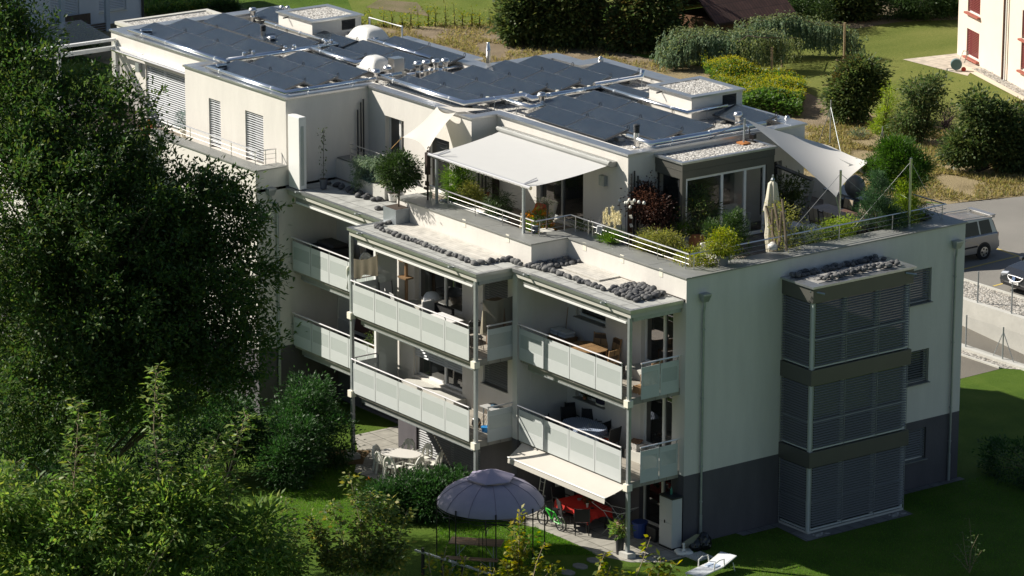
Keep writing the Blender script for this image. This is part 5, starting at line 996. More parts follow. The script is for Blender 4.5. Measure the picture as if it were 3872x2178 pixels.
def slat_chair(label, group, m_=TEAK, fm=TEAKP, tall=.92, cush=None, name='wooden_chair', arms=False, solid=False):
    t = thing(name, label, 'chair', group=group); k = MB(); k.box(-.23,.23,-.24,.2,.41,.445); k.build('seat', m_, t); k = MB()
    k.obox((0,.235,.45+(tall-.45)/2),.46,.025,tall-.48,Matrix.Rotation(-.16,3,'X')); k.build('backrest', m_, t)
    k = MB()
    for sx in (-.24,.24): k.obox((sx,.235,.45+(tall-.45)/2),.035,.035,tall-.43,Matrix.Rotation(-.16,3,'X'))
    k.build('back_frame', fm, t); legs4(t, fm, .22, .2, .42, .02)
    if arms:
        for sx in (-1,1): k = MB(); k.tube([(sx*.25,.22,.64),(sx*.27,0,.65),(sx*.26,-.22,.62),(sx*.25,-.22,.43)],.018,5); k.build('armrest', fm, t)
    if cush: k = MB(); k.box(-.22,.22,-.23,.19,.445,.50); k.build('cushion', cush, t, bevel=.02)
    return t
def oval(a, b, z0, z1, n=28, p=2.6):
    return [(a*abs(math.cos(q))**(2/p)*math.copysign(1,math.cos(q)), b*abs(math.sin(q))**(2/p)*math.copysign(1,math.sin(q))) for q in np.linspace(0,2*math.pi,n,endpoint=False)]
def table(name, label, loc, a, b, h, m_, rz=0.0, pol=None, legm=None, rect=False, lx=.7, th=.03):
    t = thing(name, label, 'table', loc, rz=rz); k = MB(); k.prism([(-a,-b),(a,-b),(a,b),(-a,b)] if rect else oval(a,b,0,0), h-th, h); k.build('tabletop', m_, t); legs4(t, legm or m_, a*lx, b*lx, h-th, .03); return t
def drape(t, a, b, h, drop, m_, rect=True, n=40, name='tablecloth', lab=None, loc=(0,0,0), rz=0.0):
    """cloth lying over a table and hanging in folds: a thing of its own"""
    k = MB(); V = []; F = []; ring0 = [(a,-b)]; P = []
    per = 2*(2*a+2*b)
    for i in range(n):
        s = i/n*4; e = int(s); f = s-e; c = [(-a,-b),(a,-b),(a,b),(-a,b),(-a,-b)]; x = c[e][0]+(c[e+1][0]-c[e][0])*f; y = c[e][1]+(c[e+1][1]-c[e][1])*f; P.append((x,y,f))
    for x, y, f in P: V.append((x,y,h+.012))
    for x, y, f in P:
        L = math.hypot(x,y); w = .05+.03*math.sin(f*20); V.append((x+x/L*w,y+y/L*w,h+.012-drop*(.55+.45*abs(2*f-1)**3)))
    F = [(i,(i+1)%n,n+(i+1)%n,n+i) for i in range(n)]+[tuple(range(n))]; k.add(V,F); o = k.build(name, m_, None, keep=True); o.location = loc; o.rotation_euler = (0,0,rz); return tag(o, lab, 'tablecloth')
def face(loc, target): return math.atan2(target[0]-loc[0], -(target[1]-loc[1]))
def at(x, y, z): return (x, y, z)
# ---- garden table with white chairs
tc = (-11.55,-3.08,.008); tz = math.atan2(.55,1.0)
t = thing('garden_table','oval white plastic garden table on the patio left of the hedge','table',tc,rz=tz); k = MB(); k.prism(oval(.72,.45,0,0),.68,.72); k.build('tabletop', mat('white_tabletop',(.62,.60,.56),.5), t); legs4(t, WPLAST, .45,.27,.68,.035,.05)
pr = None
for i, (x, y, lab) in enumerate(((-12.15,-3.45,'cream plastic chair at the far left end of the garden table'),(-11.72,-3.62,'cream plastic chair, second from the left at the garden table'),(-11.22,-3.62,'cream plastic chair nearest the viewer at the garden table'),(-10.72,-3.1,'cream plastic chair at the right end of the garden table'),(-12.15,-2.45,'cream plastic chair behind the left half of the garden table, back against the wall'),(-11.45,-2.25,'cream plastic chair behind the right half of the garden table'),(-10.7,-2.35,'cream plastic chair beside the slatted blind right of the garden table'))):
    if pr is None: pr = monobloc(lab,'cream chairs around the garden table'); c = pr
    else: c = copy_tree(pr); tag(c, lab, None, 'cream chairs around the garden table')
    c.location = (x,y,.008); c.rotation_euler = (0,0,face((x,y),tc)+(.25 if i % 2 else -.2))
t = wthing('bead_cord','white and brown beaded cord hanging in front of the ground floor blind','cord',hit('E5',1700,780,.05)); p0 = hit('E5',1380,175,-1.9,1); p1 = hit('E5',1705,785,-1.7,1); k = MB(); k.tube([p0,p1],.012,5); k.build('cord', TEAKP, t); k = MB()
for i in range(12): k.lathe([(.008,-.04),(.03,0),(.008,.04)], p0.lerp(p1,(i+.5)/12), 6)
k.build('bead', WPLAST, t)
# ---- pavilion
pc = Vector((-2.98,-5.52,0)); t = wthing('pavilion','round pavilion with faded purple canopy and thin black posts on the lawn','pavilion',pc); R = 1.72; k = MB(); V = []; F = []; nn = 12; rings = [(0.62,2.56),(.95,2.47),(1.3,2.30),(1.55,2.10),(R,1.88),(R+.01,1.80)]
for r, z_ in rings:
    for j in range(nn*2): a = math.pi*j/nn; V.append((pc.x+r*math.cos(a),pc.y+r*math.sin(a),z_))
m2 = nn*2
for i in range(len(rings)-1):
    for j in range(m2): F.append((i*m2+j,i*m2+(j+1)%m2,(i+1)*m2+(j+1)%m2,(i+1)*m2+j))
k.add(V,F); LILAC = mat('faded_purple_cloth',(.36,.335,.43),.85,trans=.1,noise=.12,nscale=1.5); k.build('canopy', LILAC, t, smooth=True); k = MB()
for j in range(12): a = math.pi*j/6; k.tube([(pc.x+(r+.004)*math.cos(a),pc.y+(r+.004)*math.sin(a),z_+.004) for r, z_ in rings],.008,4)
k.build('seam', mat('purple_seam',(.20,.16,.22),.85), t)
k = MB(); V = [(pc.x,pc.y,2.93)]+[(pc.x+.80*math.cos(math.pi*j/3+.2),pc.y+.80*math.sin(math.pi*j/3+.2),2.66) for j in range(6)]; k.add(V,[(0,1+j,1+(j+1)%6) for j in range(6)]); k.add([(v[0],v[1],v[2]-.03) for v in V[1:]]+V[1:],[(j,(j+1)%6,6+(j+1)%6,6+j) for j in range(6)]); k.build('top_cap', mat('purple_cap',(.33,.30,.40),.85), t)
k = MB()
for j in range(8): a = math.pi*j/4+.25; x, y = pc.x+(R+.02)*math.cos(a), pc.y+(R+.02)*math.sin(a); k = MB(); k.tube([(x,y,0),(x,y,1.9)],.022,6); k.lathe([(.01,0),(.04,.03),(.01,.07)],(x,y,1.9),8); k.build('post', BLACK, t)
k = MB(); k.tube([(pc.x+R*math.cos(a),pc.y+R*math.sin(a),1.74) for a in np.linspace(0,6.283,40)],.012,4); k.tube([(pc.x+R*math.cos(a),pc.y+R*math.sin(a),1.62+.04*math.sin(a*16)) for a in np.linspace(0,6.283,80)],.010,4); k.build('rim', BLACK, t)
# picnic set under it
ax = Vector((1.25,1.2,0)).normalized(); q = Vector((-2.62,-6.35,0)); rz = math.atan2(ax.y, ax.x); PWOOD = slabs('picnic_wood',(.36,.22,.12),(.12,.07,.04),3,.17,.008,.5,.2)
t = thing('beer_table','long brown wooden folding table under the pavilion','table',q,rz=rz); k = MB(); k.box(-.85,.85,-.32,.32,.72,.75); k.build('tabletop', PWOOD, t)
for sx in (-.6,.6): k = MB(); k.tube([(sx,-.25,0),(sx,-.25,.72)],.018,5); k.tube([(sx,.25,0),(sx,.25,.72)],.018,5); k.tube([(sx,-.25,.3),(sx*.4,0,.71)],.012,5); k.build('leg', STEEL, t)
t = thing('beer_bench','long brown wooden bench in front of the folding table','bench',(-2.05,-6.95,0),rz=rz); k = MB(); k.box(-.85,.85,-.13,.13,.43,.46); k.build('seat', PWOOD, t)
for sx in (-.6,.6): k = MB(); k.tube([(sx,-.1,0),(sx,-.1,.43)],.016,5); k.tube([(sx,.1,0),(sx,.1,.43)],.016,5); k.tube([(sx,0,.15),(sx*.4,0,.42)],.012,5); k.build('leg', STEEL, t)
t = wthing('garden_arch','thin black wire garden arch in front of the picnic bench','garden arch',hit('E6',1050,1449,.0)); k = MB(); o = hit('E6',1100,1400,0); d_ = Vector((.8,.65,0)).normalized()
for s in (0,.22,.44): c = o+Vector((-.35*s,-.4*s,0)); k.tube([c-d_*.55]+[c+d_*(.55*-math.cos(a))+Vector((0,0,1.25+.35*math.sin(a))) for a in np.linspace(0,math.pi,13)]+[c+d_*.55],.013,4)
k.build('wire', BLACK, t)
t = wthing('rail_fence','low dark fence with pale top rail behind the foreground shrubs','fence',hit('F',1700,2120,0)); k = MB(); p0 = hit('F',1570,2080,.75); p1 = hit('F',1860,2172,.75); M_ = basis(p1-p0,(0,0,1)); k.obox((p0+p1)/2,(p1-p0).length,.09,.05,M_); k.build('top_rail', STEEL, t)
for f in (.1,.36,.62,.88): q = p0.lerp(p1,f); k = MB(); k.box(q.x-.04,q.x+.04,q.y-.04,q.y+.04,0,.9); k.build('post', BLACK, t)
# ---- patio right: red table, chairs, bike, rack, cabinet, pot
tc = (-3.55,-1.35,.008); table('dining_table','dark patio table under a red cloth','red',0,0,0,0) if False else None
t = thing('patio_table','dark patio table mostly hidden under the red cloth','table',tc); k = MB(); k.box(-.85,.85,-.48,.48,.69,.73); k.build('tabletop', BLACK, t); legs4(t, BLACK, .7,.38,.69,.035)
drape(None,.88,.5,.73,.38,RED,lab='bright red tablecloth hanging in corners over the patio table',loc=tc)
pr = None; DARKW = mat('black_weave',(.012,.012,.013),.7,bump=.5,bscale=80)
for x, y, lab in ((-3.75,-1.88,'black woven chair at the near left of the red table'),(-2.9,-1.88,'black woven chair at the near right of the red table'),(-4.75,-1.3,'black woven chair at the left end of the red table'),(-4.0,-.55,'black woven chair behind the red table')):
    if pr is None: pr = slat_chair(lab,'black chairs around the red table',DARKW,BLACK,.95,name='patio_chair',arms=True); c = pr
    else: c = copy_tree(pr); tag(c,lab,None,'black chairs around the red table')
    c.location = (x,y,.008); c.rotation_euler = (0,0,face((x,y),tc))
for x, y, n_, lab, prof, mm in ((-3.2,-1.45,'glass','drinking glass standing on the red tablecloth',[(.03,0),(.045,.13),(.042,.13)],WPLAST),(-3.0,-1.4,'ashtray','small dark ashtray on the red tablecloth near the glass',[(.06,0),(.07,.04),(.05,.04)],DARKM),(-3.95,-1.2,'ashtray','small pale dish at the back of the red tablecloth',[(.07,0),(.08,.04),(.06,.04)],STEEL)):
    k = MB(); k.lathe(prof,(x,y,.752),12); tag(k.build(n_,mm),lab,n_)
potted('herb_pot','small leafy pot plant in the middle of the red tablecloth',(-3.45,-1.25,.752),.05,.07,BLACK,[(0,0,.15,(.12,.12,.09))],160,.07,.03,LF_SHRUB,14,.04)
def bicycle(loc, rz):
    t = thing('bicycle','bright green child bicycle on its kickstand before the red table','bicycle',loc,rz=rz); GREEN = mat('green_paint',(.03,.40,.025),.3,clearc=.5); W_ = .44; r = .25
    for x in (-W_,W_):
        w = thing('w','','') if False else None; k = MB(); k.tube([(x+r*math.cos(a),0,r+r*math.sin(a)) for a in np.linspace(0,2*math.pi,29)],.026,6); wh = k.build('wheel', BLACK, t)
        k = MB(); k.tube([(x+(r-.035)*math.cos(a),0,r+(r-.035)*math.sin(a)) for a in np.linspace(0,2*math.pi,29)],.011,5); k.build('rim', INOX, wh); k = MB()
        for a in np.linspace(0,math.pi,9)[:-1]: k.tube([(x-(r-.04)*math.cos(a),0,r-(r-.04)*math.sin(a)),(x+(r-.04)*math.cos(a),0,r+(r-.04)*math.sin(a))],.0025,3)
        k.build('spokes', STEEL, wh)
    k = MB(); bb = (.02,0,.26); hd = (-.30,0,.62); se = (.14,0,.56); k.tube([hd,(-.1,0,.44),bb],.036,7); k.tube([bb,se],.026,6); k.tube([hd,se],.024,6)
    for s in (-.05,.05): k.tube([bb,(W_,s,r)],.017,5); k.tube([se,(W_,s,r)],.014,5)
    k.build('frame', GREEN, t)
    k = MB(); k.tube([(-.28,0,.70),(-.31,0,.58)],.025,6)
    for s in (-.055,.055): k.tube([(-.31,s,.58),(-W_,s,r)],.02,6)
    k.build('fork', STEEL, t); k = MB(); k.tube([(-.28,0,.70),(-.29,0,.80)],.016,5); k.tube([(-.24,-.26,.84),(-.29,-.06,.80),(-.29,.06,.80),(-.24,.26,.84)],.015,6); k.build('handlebar', BLACK, t)
    k = MB(); k.tube([se,(.17,0,.68)],.014,5); k.obox((.20,0,.70),.24,.12,.045,Matrix.Rotation(-.08,3,'Y')); k.build('saddle', BLACK, t); k = MB(); k.tube([(.25,.08,.23),(.20,.26,0)],.01,5); k.build('kickstand', STEEL, t); k = MB(); k.lathe([(.07,-.005),(.07,.005)],(.02,-.05,.26),12,Matrix.Rotation(math.pi/2,3,'X')); k.tube([(.02,-.06,.26),(.12,-.1,.2)],.012,5); k.build('crank', DARKM, t); return t
bicycle((-3.95,-2.34,.01), .1)
rk = thing('drying_rack','folding grey laundry rack standing at the edge of the shaded patio','drying rack',(-2.2,-1.05,.008),rz=.35); k = MB(); 
for s in (-1,1): k.tube([(-.75,s*.27,1.05),(-.35,s*.27,.85),(.35,s*.27,.85),(.72,s*.27,1.0)],.011,5)
k.tube([(-.75,-.27,1.05),(-.75,.27,1.05)],.011,5); k.tube([(.72,-.27,1.0),(.72,.27,1.0)],.011,5); k.build('frame', STEEL, rk); k = MB()
for i in range(9): x = -.32+i*.08; k.tube([(x,-.27,.85),(x,.27,.85)],.004,3)
for i in range(5): k.tube([(-.42-i*.07,-.27,.885+i*.035),(-.42-i*.07,.27,.885+i*.035)],.004,3); k.tube([(.42+i*.065,-.27,.88+i*.026),(.42+i*.065,.27,.88+i*.026)],.004,3)
k.build('drying_wire', STEEL, rk)
for s in (-1,1): k = MB(); k.tube([(-.33,s*.25,.85),(.38,s*.25,0)],.010,5); k.tube([(.33,s*.25,.85),(-.38,s*.25,0)],.010,5); k.build('leg', STEEL, rk)
p = (-.62,-2.10,.008); t = potted('hydrangea','hydrangea with pale pink heads in a tall black pot by the steel post',p,.15,.62,mat('tall_black_pot',(.035,.035,.037),.4),[(0,0,.85,(.26,.24,.22))],420,.13,.075,LF_ELDER,34,.08)
P_ = np.concatenate([np.array(c)+rng.normal(size=(150,3))*.05 for c in ((p[0]-.05,p[1]-.05,1.03),(p[0]+.16,p[1]+.05,.95))]); leaf_object('flower',P_,.05,.04,leafmat('hydrangea_head',[(.50,.36,.26),(.62,.50,.38)],.3,.8),t)
cx, cy = -.22,-.34; t = wthing('storage_cabinet','tall white plastic garden cabinet with a dark top against the grey corner','cabinet',(cx,cy,.008)); k = MB(); k.box(cx-.33,cx+.33,cy-.2,cy+.2,.06,1.72); o = k.build('cabinet_body', mat('cabinet_white',(.50,.50,.49),.5), t, bevel=.01); k = MB(); k.box(cx-.35,cx+.35,cy-.22,cy+.22,1.72,1.77); k.build('top', DARKM, t); k = MB(); k.box(cx-.34,cx+.34,cy-.21,cy+.21,.0,.06); k.build('foot', BLACK, t)
for zz in ((.10,.88),(.90,1.70)): k = MB(); k.box(cx-.32,cx+.32,cy-.214,cy-.2005,*zz); o = k.build('door', mat('cabinet_door',(.54,.54,.53),.5), t, bevel=.004)
k = MB(); k.box(cx-.06,cx-.02,cy-.235,cy-.215,.86,.96); k.build('handle', BLACK, t)
k = MB(); k.lathe([(.04,0),(.042,.16),(.02,.2),(.02,.25)],(cx-.05,cy+.05,1.77),10); tag(k.build('bottle', mat('green_bottle',(.06,.22,.15),.3)),'green spray bottle standing on the cabinet top','bottle')
p = hit('G6',1220,1130); t = wthing('parasol_base','white cross shaped parasol base on the patio edge','parasol base',p); k = MB()
for a in range(4): k.lathe([(.17,0),(.18,.05),(.13,.09)],p+Vector((.15*math.cos(a*1.57+.4),.15*math.sin(a*1.57+.4),0)),14)
k.build('foot', WPLAST, t, smooth=True); k = MB(); k.lathe([(.07,.08),(.035,.14),(.035,.3),(.05,.31),(.03,.33)],p,12); k.build('sleeve', WPLAST, t)
def bag(p, r, lab, m_=None, n_='rubbish_bag'):
    bm = bmesh.new(); bmesh.ops.create_icosphere(bm, subdivisions=3, radius=1); rr = random.Random(int(p.x*100))
    for v in bm.verts: v.co *= 1+.16*math.sin(v.co.x*7+p.x*9)*math.sin(v.co.y*6)*math.cos(v.co.z*8); v.co.z = max(-.7, v.co.z)+.25*max(0,v.co.z)**4
    me = bpy.data.meshes.new(n_); bm.to_mesh(me); bm.free(); me.materials.append(m_ or mat('black_bag',(.012,.013,.015),.25)); o = bpy.data.objects.new(n_,me); scene.collection.objects.link(o); o.scale = (r,r,r*1.1); o.location = p+Vector((0,0,r*.77)); tag(o,lab,'bag'); return o
bag(hit('G6',1375,1095),.2,'black rubbish bag leaning beside the folded grey sheet'); bag(hit('G6',1490,1075),.27,'bigger black rubbish bag under the downpipe')
p0, p1, p2, p3 = hit('G6',1190,1000,.25), hit('G6',1400,870,.75), hit('G6',1440,880,.72), hit('G6',1290,1070,.02); k = MB(); k.quad(p0,p1,p2,p3); k.quad(*[v+Vector((-.03,-.03,-.02)) for v in (p3,p2,p1,p0)]); k.quad(p0,p3,p3+Vector((-.03,-.03,-.02)),p0+Vector((-.03,-.03,-.02))); tag(k.build('folded_sheet', mat('grey_canvas_sheet',(.30,.31,.28),.8)),'folded grey canvas sheet leaning on the wall behind the parasol base','sheet')
# folded things against the shaded wall
t = wthing('utility_cabinet','white board cabinet standing against the shaded wall behind the bicycle','cabinet',(-5.75,-.5,.008)); k = MB(); k.box(-5.95,-5.5,-.7,-.25,.01,1.55); k.build('cabinet_body', mat('dim_white',(.42,.43,.42),.6), t); k = MB(); k.box(-5.9,-5.55,-.712,-.7,.05,1.5); k.build('door', mat('dim_white2',(.46,.47,.46),.6), t); k = MB(); k.tube([(-5.72,-.72,1.3),(-5.72,-.78,1.25),(-5.66,-.74,1.2)],.012,4); k.build('handle', BLACK, t)
t = wthing('folded_ladder','white folding ladder leaning next to the cabinet on the shaded patio','ladder',(-6.05,-1.2,.008)); k = MB()
for x in (-6.15,-5.9): k.tube([(x,-1.3,.01),(x+.02,-1.05,1.6)],.018,5)
k.build('rail', WPLAST, t); k = MB()
for i in range(5): f = (i+.8)/5.6; k.tube([(-6.15+.02*f,-1.3+.25*f,1.6*f),(-5.9+.02*f,-1.3+.25*f,1.6*f)],.012,4)
k.build('rung', WPLAST, t)
t = wthing('blue_bin','blue plastic bin behind the laundry rack','bin',(-1.55,-.55,.008)); k = MB(); k.lathe([(.2,0),(.25,.5),(.27,.5),(.27,.53)],(-1.55,-.55,.008),14); k.build('bin_body', mat('dim_blue',(.02,.05,.22),.5), t)
k = MB(); k.box(-1.25,-.75,-.55,-.42,.02,.5); tag(k.build('suitcase', BLACK, bevel=.04),'black case standing on the patio between the rack and the cabinet','case')
# sun lounger
p = hit('B5',150,1420,.0); e0 = hit('B5',70,1449,.32); e1 = hit('B5',240,1372,.32); d_ = (e1-e0).normalized(); rz = math.atan2(d_.y,d_.x); c = (e0+e1)/2; t = thing('sun_lounger','white sun lounger with arched armrests on the shaded lawn','sun lounger',(c.x,c.y,0),rz=rz)
k = MB(); k.box(-.95,.25,-.28,.28,.30,.33); k.obox((.60,0,.40),.78,.56,.03,Matrix.Rotation(-.22,3,'Y')); k.build('bed', mat('lounger_mesh',(.60,.63,.66),.6), t); k = MB(); k.obox((.1,0,.345),.3,.4,.03); k.build('pad', mat('lounger_pad',(.42,.50,.62),.6), t)
for s in (-1,1):
    k = MB(); k.tube([(-.95,s*.3,.31),(.25,s*.3,.31),(.98,s*.3,.48)],.022,6); k.build('side_rail', WPLAST, t); k = MB(); k.tube([(-.25,s*.3,.31),(-.22,s*.31,.55),(0,s*.32,.6),(.28,s*.31,.57),(.33,s*.3,.32)],.022,6); k.build('armrest', WPLAST, t)
    for x in (-.85,.8): k = MB(); k.tube([(x,s*.3,.31),(x+.1*(1 if x > 0 else -1),s*.3,0)],.02,6); k.build('leg', WPLAST, t)
# ================================================================ things on the balconies
Zu, Zl = 5.3, 2.5
# right balcony, upper
t = table('teak_table','round slatted teak table on the upper right balcony',(-3.75,-1.05,Zu),.72,.52,.73,TEAK,legm=TEAKP)
pr = None
for x, y, lab in ((-4.15,-.30,'teak chair behind the table on the upper right balcony, left one'),(-3.55,-.28,'teak chair behind the table on the upper right balcony, right one'),(-2.72,-1.0,'teak chair at the right end of the table on the upper right balcony'),(-.85,-.75,'teak chair standing by the balcony door near the corner railing')):
    if pr is None: pr = slat_chair(lab,'teak chairs on the upper right balcony'); c = pr
    else: c = copy_tree(pr); tag(c,lab,None,'teak chairs on the upper right balcony')
    c.location = (x,y,Zu); c.rotation_euler = (0,0,face((x,y),(-3.75,-1.05))+.1)
t = wthing('wicker_chest','brown wicker chest against the side wall of the upper right balcony','chest',(-5.75,-.5,Zu)); k = MB(); k.box(-6.2,-5.3,-.85,-.3,Zu,Zu+.52); k.build('chest_body', WICKERN, t); k = MB(); k.box(-6.22,-5.28,-.87,-.28,Zu+.522,Zu+.56); k.build('lid', WICKERN, t)
for i, (x, zz) in enumerate(((-6.0,.56),(-5.98,.66),(-5.55,.56),(-5.54,.66))): k = MB(); k.box(x-.2,x+.2,-.78,-.36,Zu+zz,Zu+zz+.09); tag(k.build('seat_cushion', mat('pale_cushion',(.55,.56,.57),.9), bevel=.035),('bottom white cushion of the left pile on the wicker chest','top white cushion of the left pile on the wicker chest','bottom white cushion of the right pile on the wicker chest','top white cushion of the right pile on the wicker chest')[i],'cushion')
k = MB(); k.prism([(-5.1+a_[0],-.55+a_[1]) for a_ in oval(.62,.42,0,0,20,3)],Zu,Zu+.28); k.prism([(-5.1+a_[0]*.9,-.55+a_[1]*.9) for a_ in oval(.62,.42,0,0,20,3)],Zu+.28,Zu+.34); tag(k.build('sandbox_cover', BLUEP, bevel=.03),'blue plastic sandbox with lid on the upper right balcony floor','sandbox')
k = MB(); k.tube([(-6.1,-.25,Zu),(-6.15,-.05,Zu+1.35)],.014,5); o = k.build('broom', TEAKP); tag(o,'broom with a wooden stick leaning in the corner of the upper right balcony','broom')
t = wthing('laundry_rack','white folding laundry rack behind the side panels of the upper right balcony','laundry rack',(-.75,-1.0,Zu)); k = MB(); k.tube([(-.55,-1.5,Zu),(-.55,-.6,Zu+.75)],.02,5); k.tube([(-.55,-.5,Zu),(-.55,-1.3,Zu+.75)],.02,5); k.build('leg', WPLAST, t); k = MB(); k.box(-.8,-.45,-1.5,-1.05,Zu,Zu+.22); tag(k.build('wooden_box', TEAKP),'small wooden box on the floor behind the corner side panel','box')
# right balcony, lower
t = table('oval_table','oval table with a checked cloth on the lower right balcony',(-4.15,-.85,Zl),.85,.5,.72,WPLAST)
CHK = checks('check_cloth',(.03,.06,.16),(.42,.48,.56),22.0); k = MB(); ov = oval(.88,.53,0,0,40); n = 40; V = [(x,y,.735) for x, y in ov]+[(x*1.06+.03*math.sin(i*1.7),y*1.08,.735-.36-.04*math.sin(i*2.1)) for i, (x,y) in enumerate(ov)]; k.add(V,[(i,(i+1)%n,n+(i+1)%n,n+i) for i in range(n)]+[tuple(range(n))]); o = k.build('tablecloth', CHK, None, keep=True); o.location = (-4.15,-.85,Zl); tag(o,'blue and white checked cloth on the lower right balcony table','tablecloth')
pr = None
for x, y, lab, cu_ in ((-5.3,-.55,'black garden chair at the left end of the checked table',None),(-4.75,-.25,'black garden chair behind the checked table, left of the pair',None),(-4.1,-.22,'black garden chair behind the checked table, right of the pair',None),(-5.6,-.2,'black folded chair in the left back corner of the lower right balcony',None),(-4.9,-1.5,'black garden chair with its back to the railing, left one',None),(-4.2,-1.55,'black garden chair with its back to the railing, right one',None)):
    if pr is None: pr = slat_chair(lab,'black chairs on the lower right balcony',DARKW,BLACK,.95,name='garden_chair',arms=True); c = pr
    else: c = copy_tree(pr); tag(c,lab,None,'black chairs on the lower right balcony')
    c.location = (x,y,Zl); c.rotation_euler = (0,0,face((x,y),(-4.15,-.85)))
c = slat_chair('black garden chair with a red seat cushion at the right end of the checked table','black chairs on the lower right balcony',DARKW,BLACK,.95,REDC,name='garden_chair',arms=True); c.location = (-3.0,-.7,Zl); c.rotation_euler = (0,0,face((-3.0,-.7),(-4.15,-.85)))
k = MB(); k.lathe([(.04,0),(.05,.05),(.03,.07)],(-3.95,-.8,Zl+.738),10); tag(k.build('sugar_pot', STEEL),'small dark pot on the checked tablecloth','pot')
k = MB(); k.box(-2.4,-.7,-.55,-.004,Zl-.02,Zl+.32); k.build('door_step', CONC, B); k = MB(); k.box(-2.4,-.7,-.55,-.004,Zu-.02,Zu+.32); k.build('door_step', CONC, B); k = MB(); k.box(-13.0,-9.9,-2.05,-1.504,Zl-.02,Zl+.3); k.build('door_step', CONC, B); k = MB(); k.box(-13.0,-9.9,-2.0,-1.504,Zu-.02,Zu+.3); k.build('door_step', CONC, B)
t = wthing('paper_bag','bag of old newspapers on the door step of the lower right balcony','bag',(-2.1,-.32,Zl+.32)); k = MB(); k.prism([(-2.32,-.48),(-1.85,-.5),(-1.8,-.16),(-2.3,-.14)],Zl+.32,Zl+.56); k.build('bag', mat('printed_bag',(.50,.47,.44),.8,noise=.6,nscale=14), t); k = MB(); k.obox((-2.08,-.32,Zl+.6),.36,.26,.05,rotz(.4)@Matrix.Rotation(.2,3,'X')); k.build('newspapers', mat('orange_paper',(.42,.22,.12),.9,noise=.5,nscale=20), t)
for x, lab in ((-4.45,'white and navy sports shoe on the window sill of the lower right balcony'),): 
    k = MB(); k.prism([(x+a_[0],.03+a_[1]) for a_ in oval(.24,.09,0,0,16)],3.66,3.72); k.cur = 1; k.prism([(x-.02+a_[0]*.9,.03+a_[1]*.85) for a_ in oval(.24,.09,0,0,16)],3.72,3.84); tag(k.build('shoe',[WPLAST,mat('navy',(.02,.02,.05),.7)],bevel=.01),lab,'shoe')
potted('sill_plant','little leafy plant on the window sill of the lower right balcony',(-5.3,.02,3.66),.07,.12,TERRA,[(0,0,.2,(.16,.1,.12))],90,.09,.04,LF_SHRUB,10,.05)
# left front balcony, upper
GRC = mat('grey_seat',(.42,.42,.41),.7)
pr = None
for x, y, rz_, lab in ((-13.15,-2.45,1.4,'pale grey chair by the perforated screen on the upper front balcony'),(-12.45,-2.75,2.6,'pale grey chair with its back to the railing, left one'),(-12.0,-2.8,2.9,'pale grey chair with its back to the railing, right one')):
    if pr is None: pr = slat_chair(lab,'pale chairs on the upper front balcony',GRC,DARKM,.98,name='balcony_chair'); c = pr
    else: c = copy_tree(pr); tag(c,lab,None,'pale chairs on the upper front balcony')
    c.location = (x,y,Zu); c.rotation_euler = (0,0,rz_)
t = wthing('cat_tree','wooden cat tree with two perches beside the balcony door','cat tree',(-12.95,-1.85,Zu+.3)); k = MB(); k.tube([(-12.95,-1.85,Zu+.3),(-12.95,-1.85,Zu+1.85)],.06,8); k.build('post', TEAKP, t)
for zz, w in ((1.15,.24),(1.75,.22)): k = MB(); k.obox((-12.95,-1.88,Zu+zz),w*2,w*1.4,.06); k.build('perch', WICKERN, t)
t = wthing('baby_basket','white wicker baby basket with a hood and blue blanket on the upper front balcony','basket',(-11.55,-1.85,Zu+.3)); k = MB(); k.lathe([(.18,0),(.28,.2),(.29,.3),(.25,.3)],(-11.55,-1.85,Zu+.35),16); k.build('basket', mat('white_wicker',(.62,.57,.50),.8,bump=.6,bscale=60), t); k = MB(); k.lathe([(.29,.3),(.27,.42),(.18,.54),(.05,.58)],(-11.6,-1.75,Zu+.35),16); k.build('hood', mat('hood_cloth',(.55,.58,.62),.9), t, smooth=True); k = MB(); k.lathe([(.22,.28),(.1,.33)],(-11.52,-1.92,Zu+.35),12); k.build('blanket', mat('light_blue',(.22,.36,.55),.9), t)
t = wthing('wicker_sofa','black wicker corner seat with a pale back cushion on the upper front balcony','sofa',(-10.5,-2.3,Zu)); k = MB(); k.box(-10.9,-9.9,-2.6,-2.1,Zu,Zu+.38); k.box(-10.9,-9.9,-2.12,-2.0,Zu+.38,Zu+.75); k.box(-9.95,-9.85,-2.6,-2.1,Zu+.38,Zu+.6); k.build('sofa_frame', DARKW, t); k = MB(); k.obox((-10.95,-2.35,Zu+.62),.1,.5,.5); k.build('cushion', mat('sofa_cushion',(.55,.54,.52),.9), t, bevel=.04)
t = table('white_table','white rectangular table near the right end of the upper front balcony',(-9.3,-2.85,Zu),.62,.36,.72,mat('tabletop_white',(.74,.73,.72),.35),rect=True,legm=WPLAST)
t = thing('folding_chair','black folding hoop chair at the right end of the upper front balcony','chair',(-7.6,-2.75,Zu),rz=1.2); k = MB(); k.tube([(-.2,.15,0),(-.2,.2,.85)]+[(.2*-math.cos(a),.2,.85+.14*math.sin(a)) for a in np.linspace(.2,math.pi-.2,9)]+[(.2,.2,.85),(.2,.15,0)],.014,5); k.tube([(-.2,-.25,0),(-.2,.18,.5)],.013,5); k.tube([(.2,-.25,0),(.2,.18,.5)],.013,5); k.build('frame', BLACK, t); k = MB(); k.box(-.19,.19,-.2,.16,.44,.46); k.build('seat', BLACK, t); k = MB(); k.obox((0,.2,.82),.38,.02,.16); k.build('backrest', BLACK, t)
